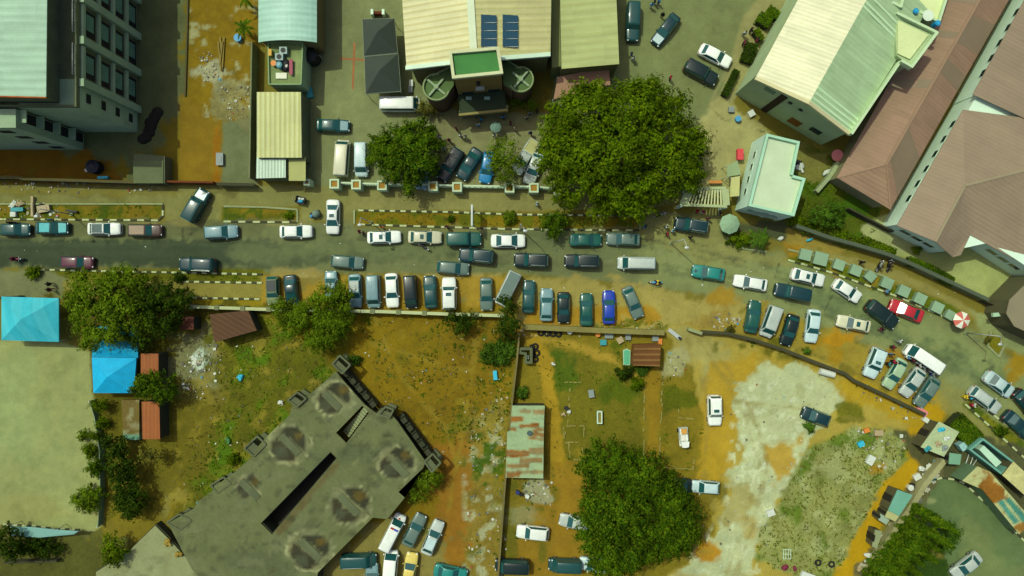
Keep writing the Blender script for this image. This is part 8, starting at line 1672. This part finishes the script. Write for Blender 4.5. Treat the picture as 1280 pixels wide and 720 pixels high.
# litter: uncountable scraps
def litter(name, zones, label):
    mb = MB()
    for (pg, n, s0, s1) in zones:
        xs = [p_[0] for p_ in pg]; ys = [p_[1] for p_ in pg]; x = rng.uniform(min(xs), max(xs), n * 3); y = rng.uniform(min(ys), max(ys), n * 3); ok = sdist(x, y, pg) < 0
        for px, py in list(zip(x[ok], y[ok]))[:int(n * .8)]:
            p_ = W(px, py); s = s0 + (s1 - s0) * random.random() ** 2; mb.box((p_.x, p_.y, .05 + random.uniform(0, .06)), (s, s * random.uniform(.4, 1), random.uniform(.03, .12)), random.uniform(0, 3.1), random.choices((0, 1, 2, 3, 4), (3, 6, .5, .4, 4))[0])
    o = mb.build(name, [mat('scrap_white', (.48, .52, .42), .7), mat('scrap_pale', (.34, .33, .22), .8), mat('scrap_blue', (.05, .3, .45), .7), mat('scrap_red', (.3, .06, .04), .8), mat('scrap_grey', (.12, .12, .09), .9)]); tag(o, label, 'litter', None, 'stuff')
litter('litter', [([(230, 435), (270, 425), (285, 470), (250, 500), (222, 480)], 90, .1, .5), ([(240, 435), (265, 435), (265, 465), (240, 465)], 26, .25, .8), ([(262, 60), (275, 100), (255, 105), (248, 70)], 60, .08, .3), ([(275, 110), (322, 105), (322, 150), (285, 150)], 90, .08, .35),
  ([(590, 500), (636, 480), (632, 720), (580, 720)], 160, .08, .4), ([(440, 400), (640, 400), (620, 640), (540, 560), (480, 500)], 120, .06, .25), ([(270, 425), (420, 420), (300, 590), (200, 640)], 90, .06, .26), ([(1070, 533), (1132, 540), (1130, 580), (1085, 590)], 60, .1, .5), ([(885, 392), (925, 392), (925, 412), (885, 412)], 60, .1, .4),
  ([(1165, 575), (1180, 580), (1090, 715), (1072, 712)], 420, .15, .9), ([(835, 440), (860, 450), (855, 470), (838, 470)], 30, .1, .35), ([(655, 605), (690, 600), (688, 632), (655, 628)], 60, .1, .4), ([(650, 398), (830, 400), (830, 425), (650, 420)], 80, .08, .35), ([(0, 225), (200, 232), (200, 242), (0, 240)], 60, .08, .4), ([(0, 250), (80, 254), (75, 274), (0, 274)], 50, .1, .5),
  ([(920, 460), (1050, 480), (940, 720), (860, 720)], 90, .08, .3), ([(1080, 478), (1165, 520), (1150, 535), (1070, 490)], 50, .1, .4), ([(0, 300), (1200, 300), (1200, 420), (850, 380), (0, 338)], 50, .08, .22)], 'scattered scraps of paper, plastic and stones')

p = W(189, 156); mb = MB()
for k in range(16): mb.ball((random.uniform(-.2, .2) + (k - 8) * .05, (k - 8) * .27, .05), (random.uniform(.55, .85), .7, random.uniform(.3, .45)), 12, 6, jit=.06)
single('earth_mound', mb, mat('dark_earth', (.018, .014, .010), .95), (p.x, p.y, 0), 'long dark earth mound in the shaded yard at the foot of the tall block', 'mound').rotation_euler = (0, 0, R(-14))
# ---------------------------------------------------------------- camera, sky and sun
cam = bpy.data.cameras.new('camera'); cam.sensor_width = 36.0; cam.lens = 18.0 * H / (640 / S); cam.clip_end = 3000
co = bpy.data.objects.new('camera', cam); COL.objects.link(co); co.location = (0, 0, H); co.rotation_euler = (0, 0, 0); SC.camera = co
w = bpy.data.worlds.new('World'); SC.world = w; w.use_nodes = True; nt = w.node_tree; bg = nt.nodes['Background']
SUN_EL = 61.0; DIRX, DIRY = .74, -.67                       # where the shadows point
sky = nt.nodes.new('ShaderNodeTexSky'); sky.sky_type = 'NISHITA'; sky.sun_disc = False; sky.sun_elevation = R(SUN_EL); sky.sun_rotation = math.atan2(-DIRX, -DIRY); sky.dust_density = 5.0; sky.ozone_density = 1.0
nt.links.new(sky.outputs[0], bg.inputs[0]); bg.inputs[1].default_value = 0.145
sl_ = bpy.data.lights.new('sun', 'SUN'); sl_.energy = 3.3; sl_.angle = R(.5); sl_.color = (.89, 1.0, .77)
so = bpy.data.objects.new('sun', sl_); COL.objects.link(so)
ce = math.cos(R(SUN_EL)); so.rotation_euler = Vector((DIRX * ce, DIRY * ce, -math.sin(R(SUN_EL)))).to_track_quat('-Z', 'Y').to_euler()
SC.view_settings.view_transform = 'Standard'; SC.view_settings.look = 'None'; SC.view_settings.exposure = -0.38; SC.view_settings.gamma = 1.0; SC.view_settings.use_curve_mapping = False
SC.render.engine = 'CYCLES'; SC.cycles.max_bounces = 5; SC.cycles.diffuse_bounces = 3; SC.cycles.transmission_bounces = 2
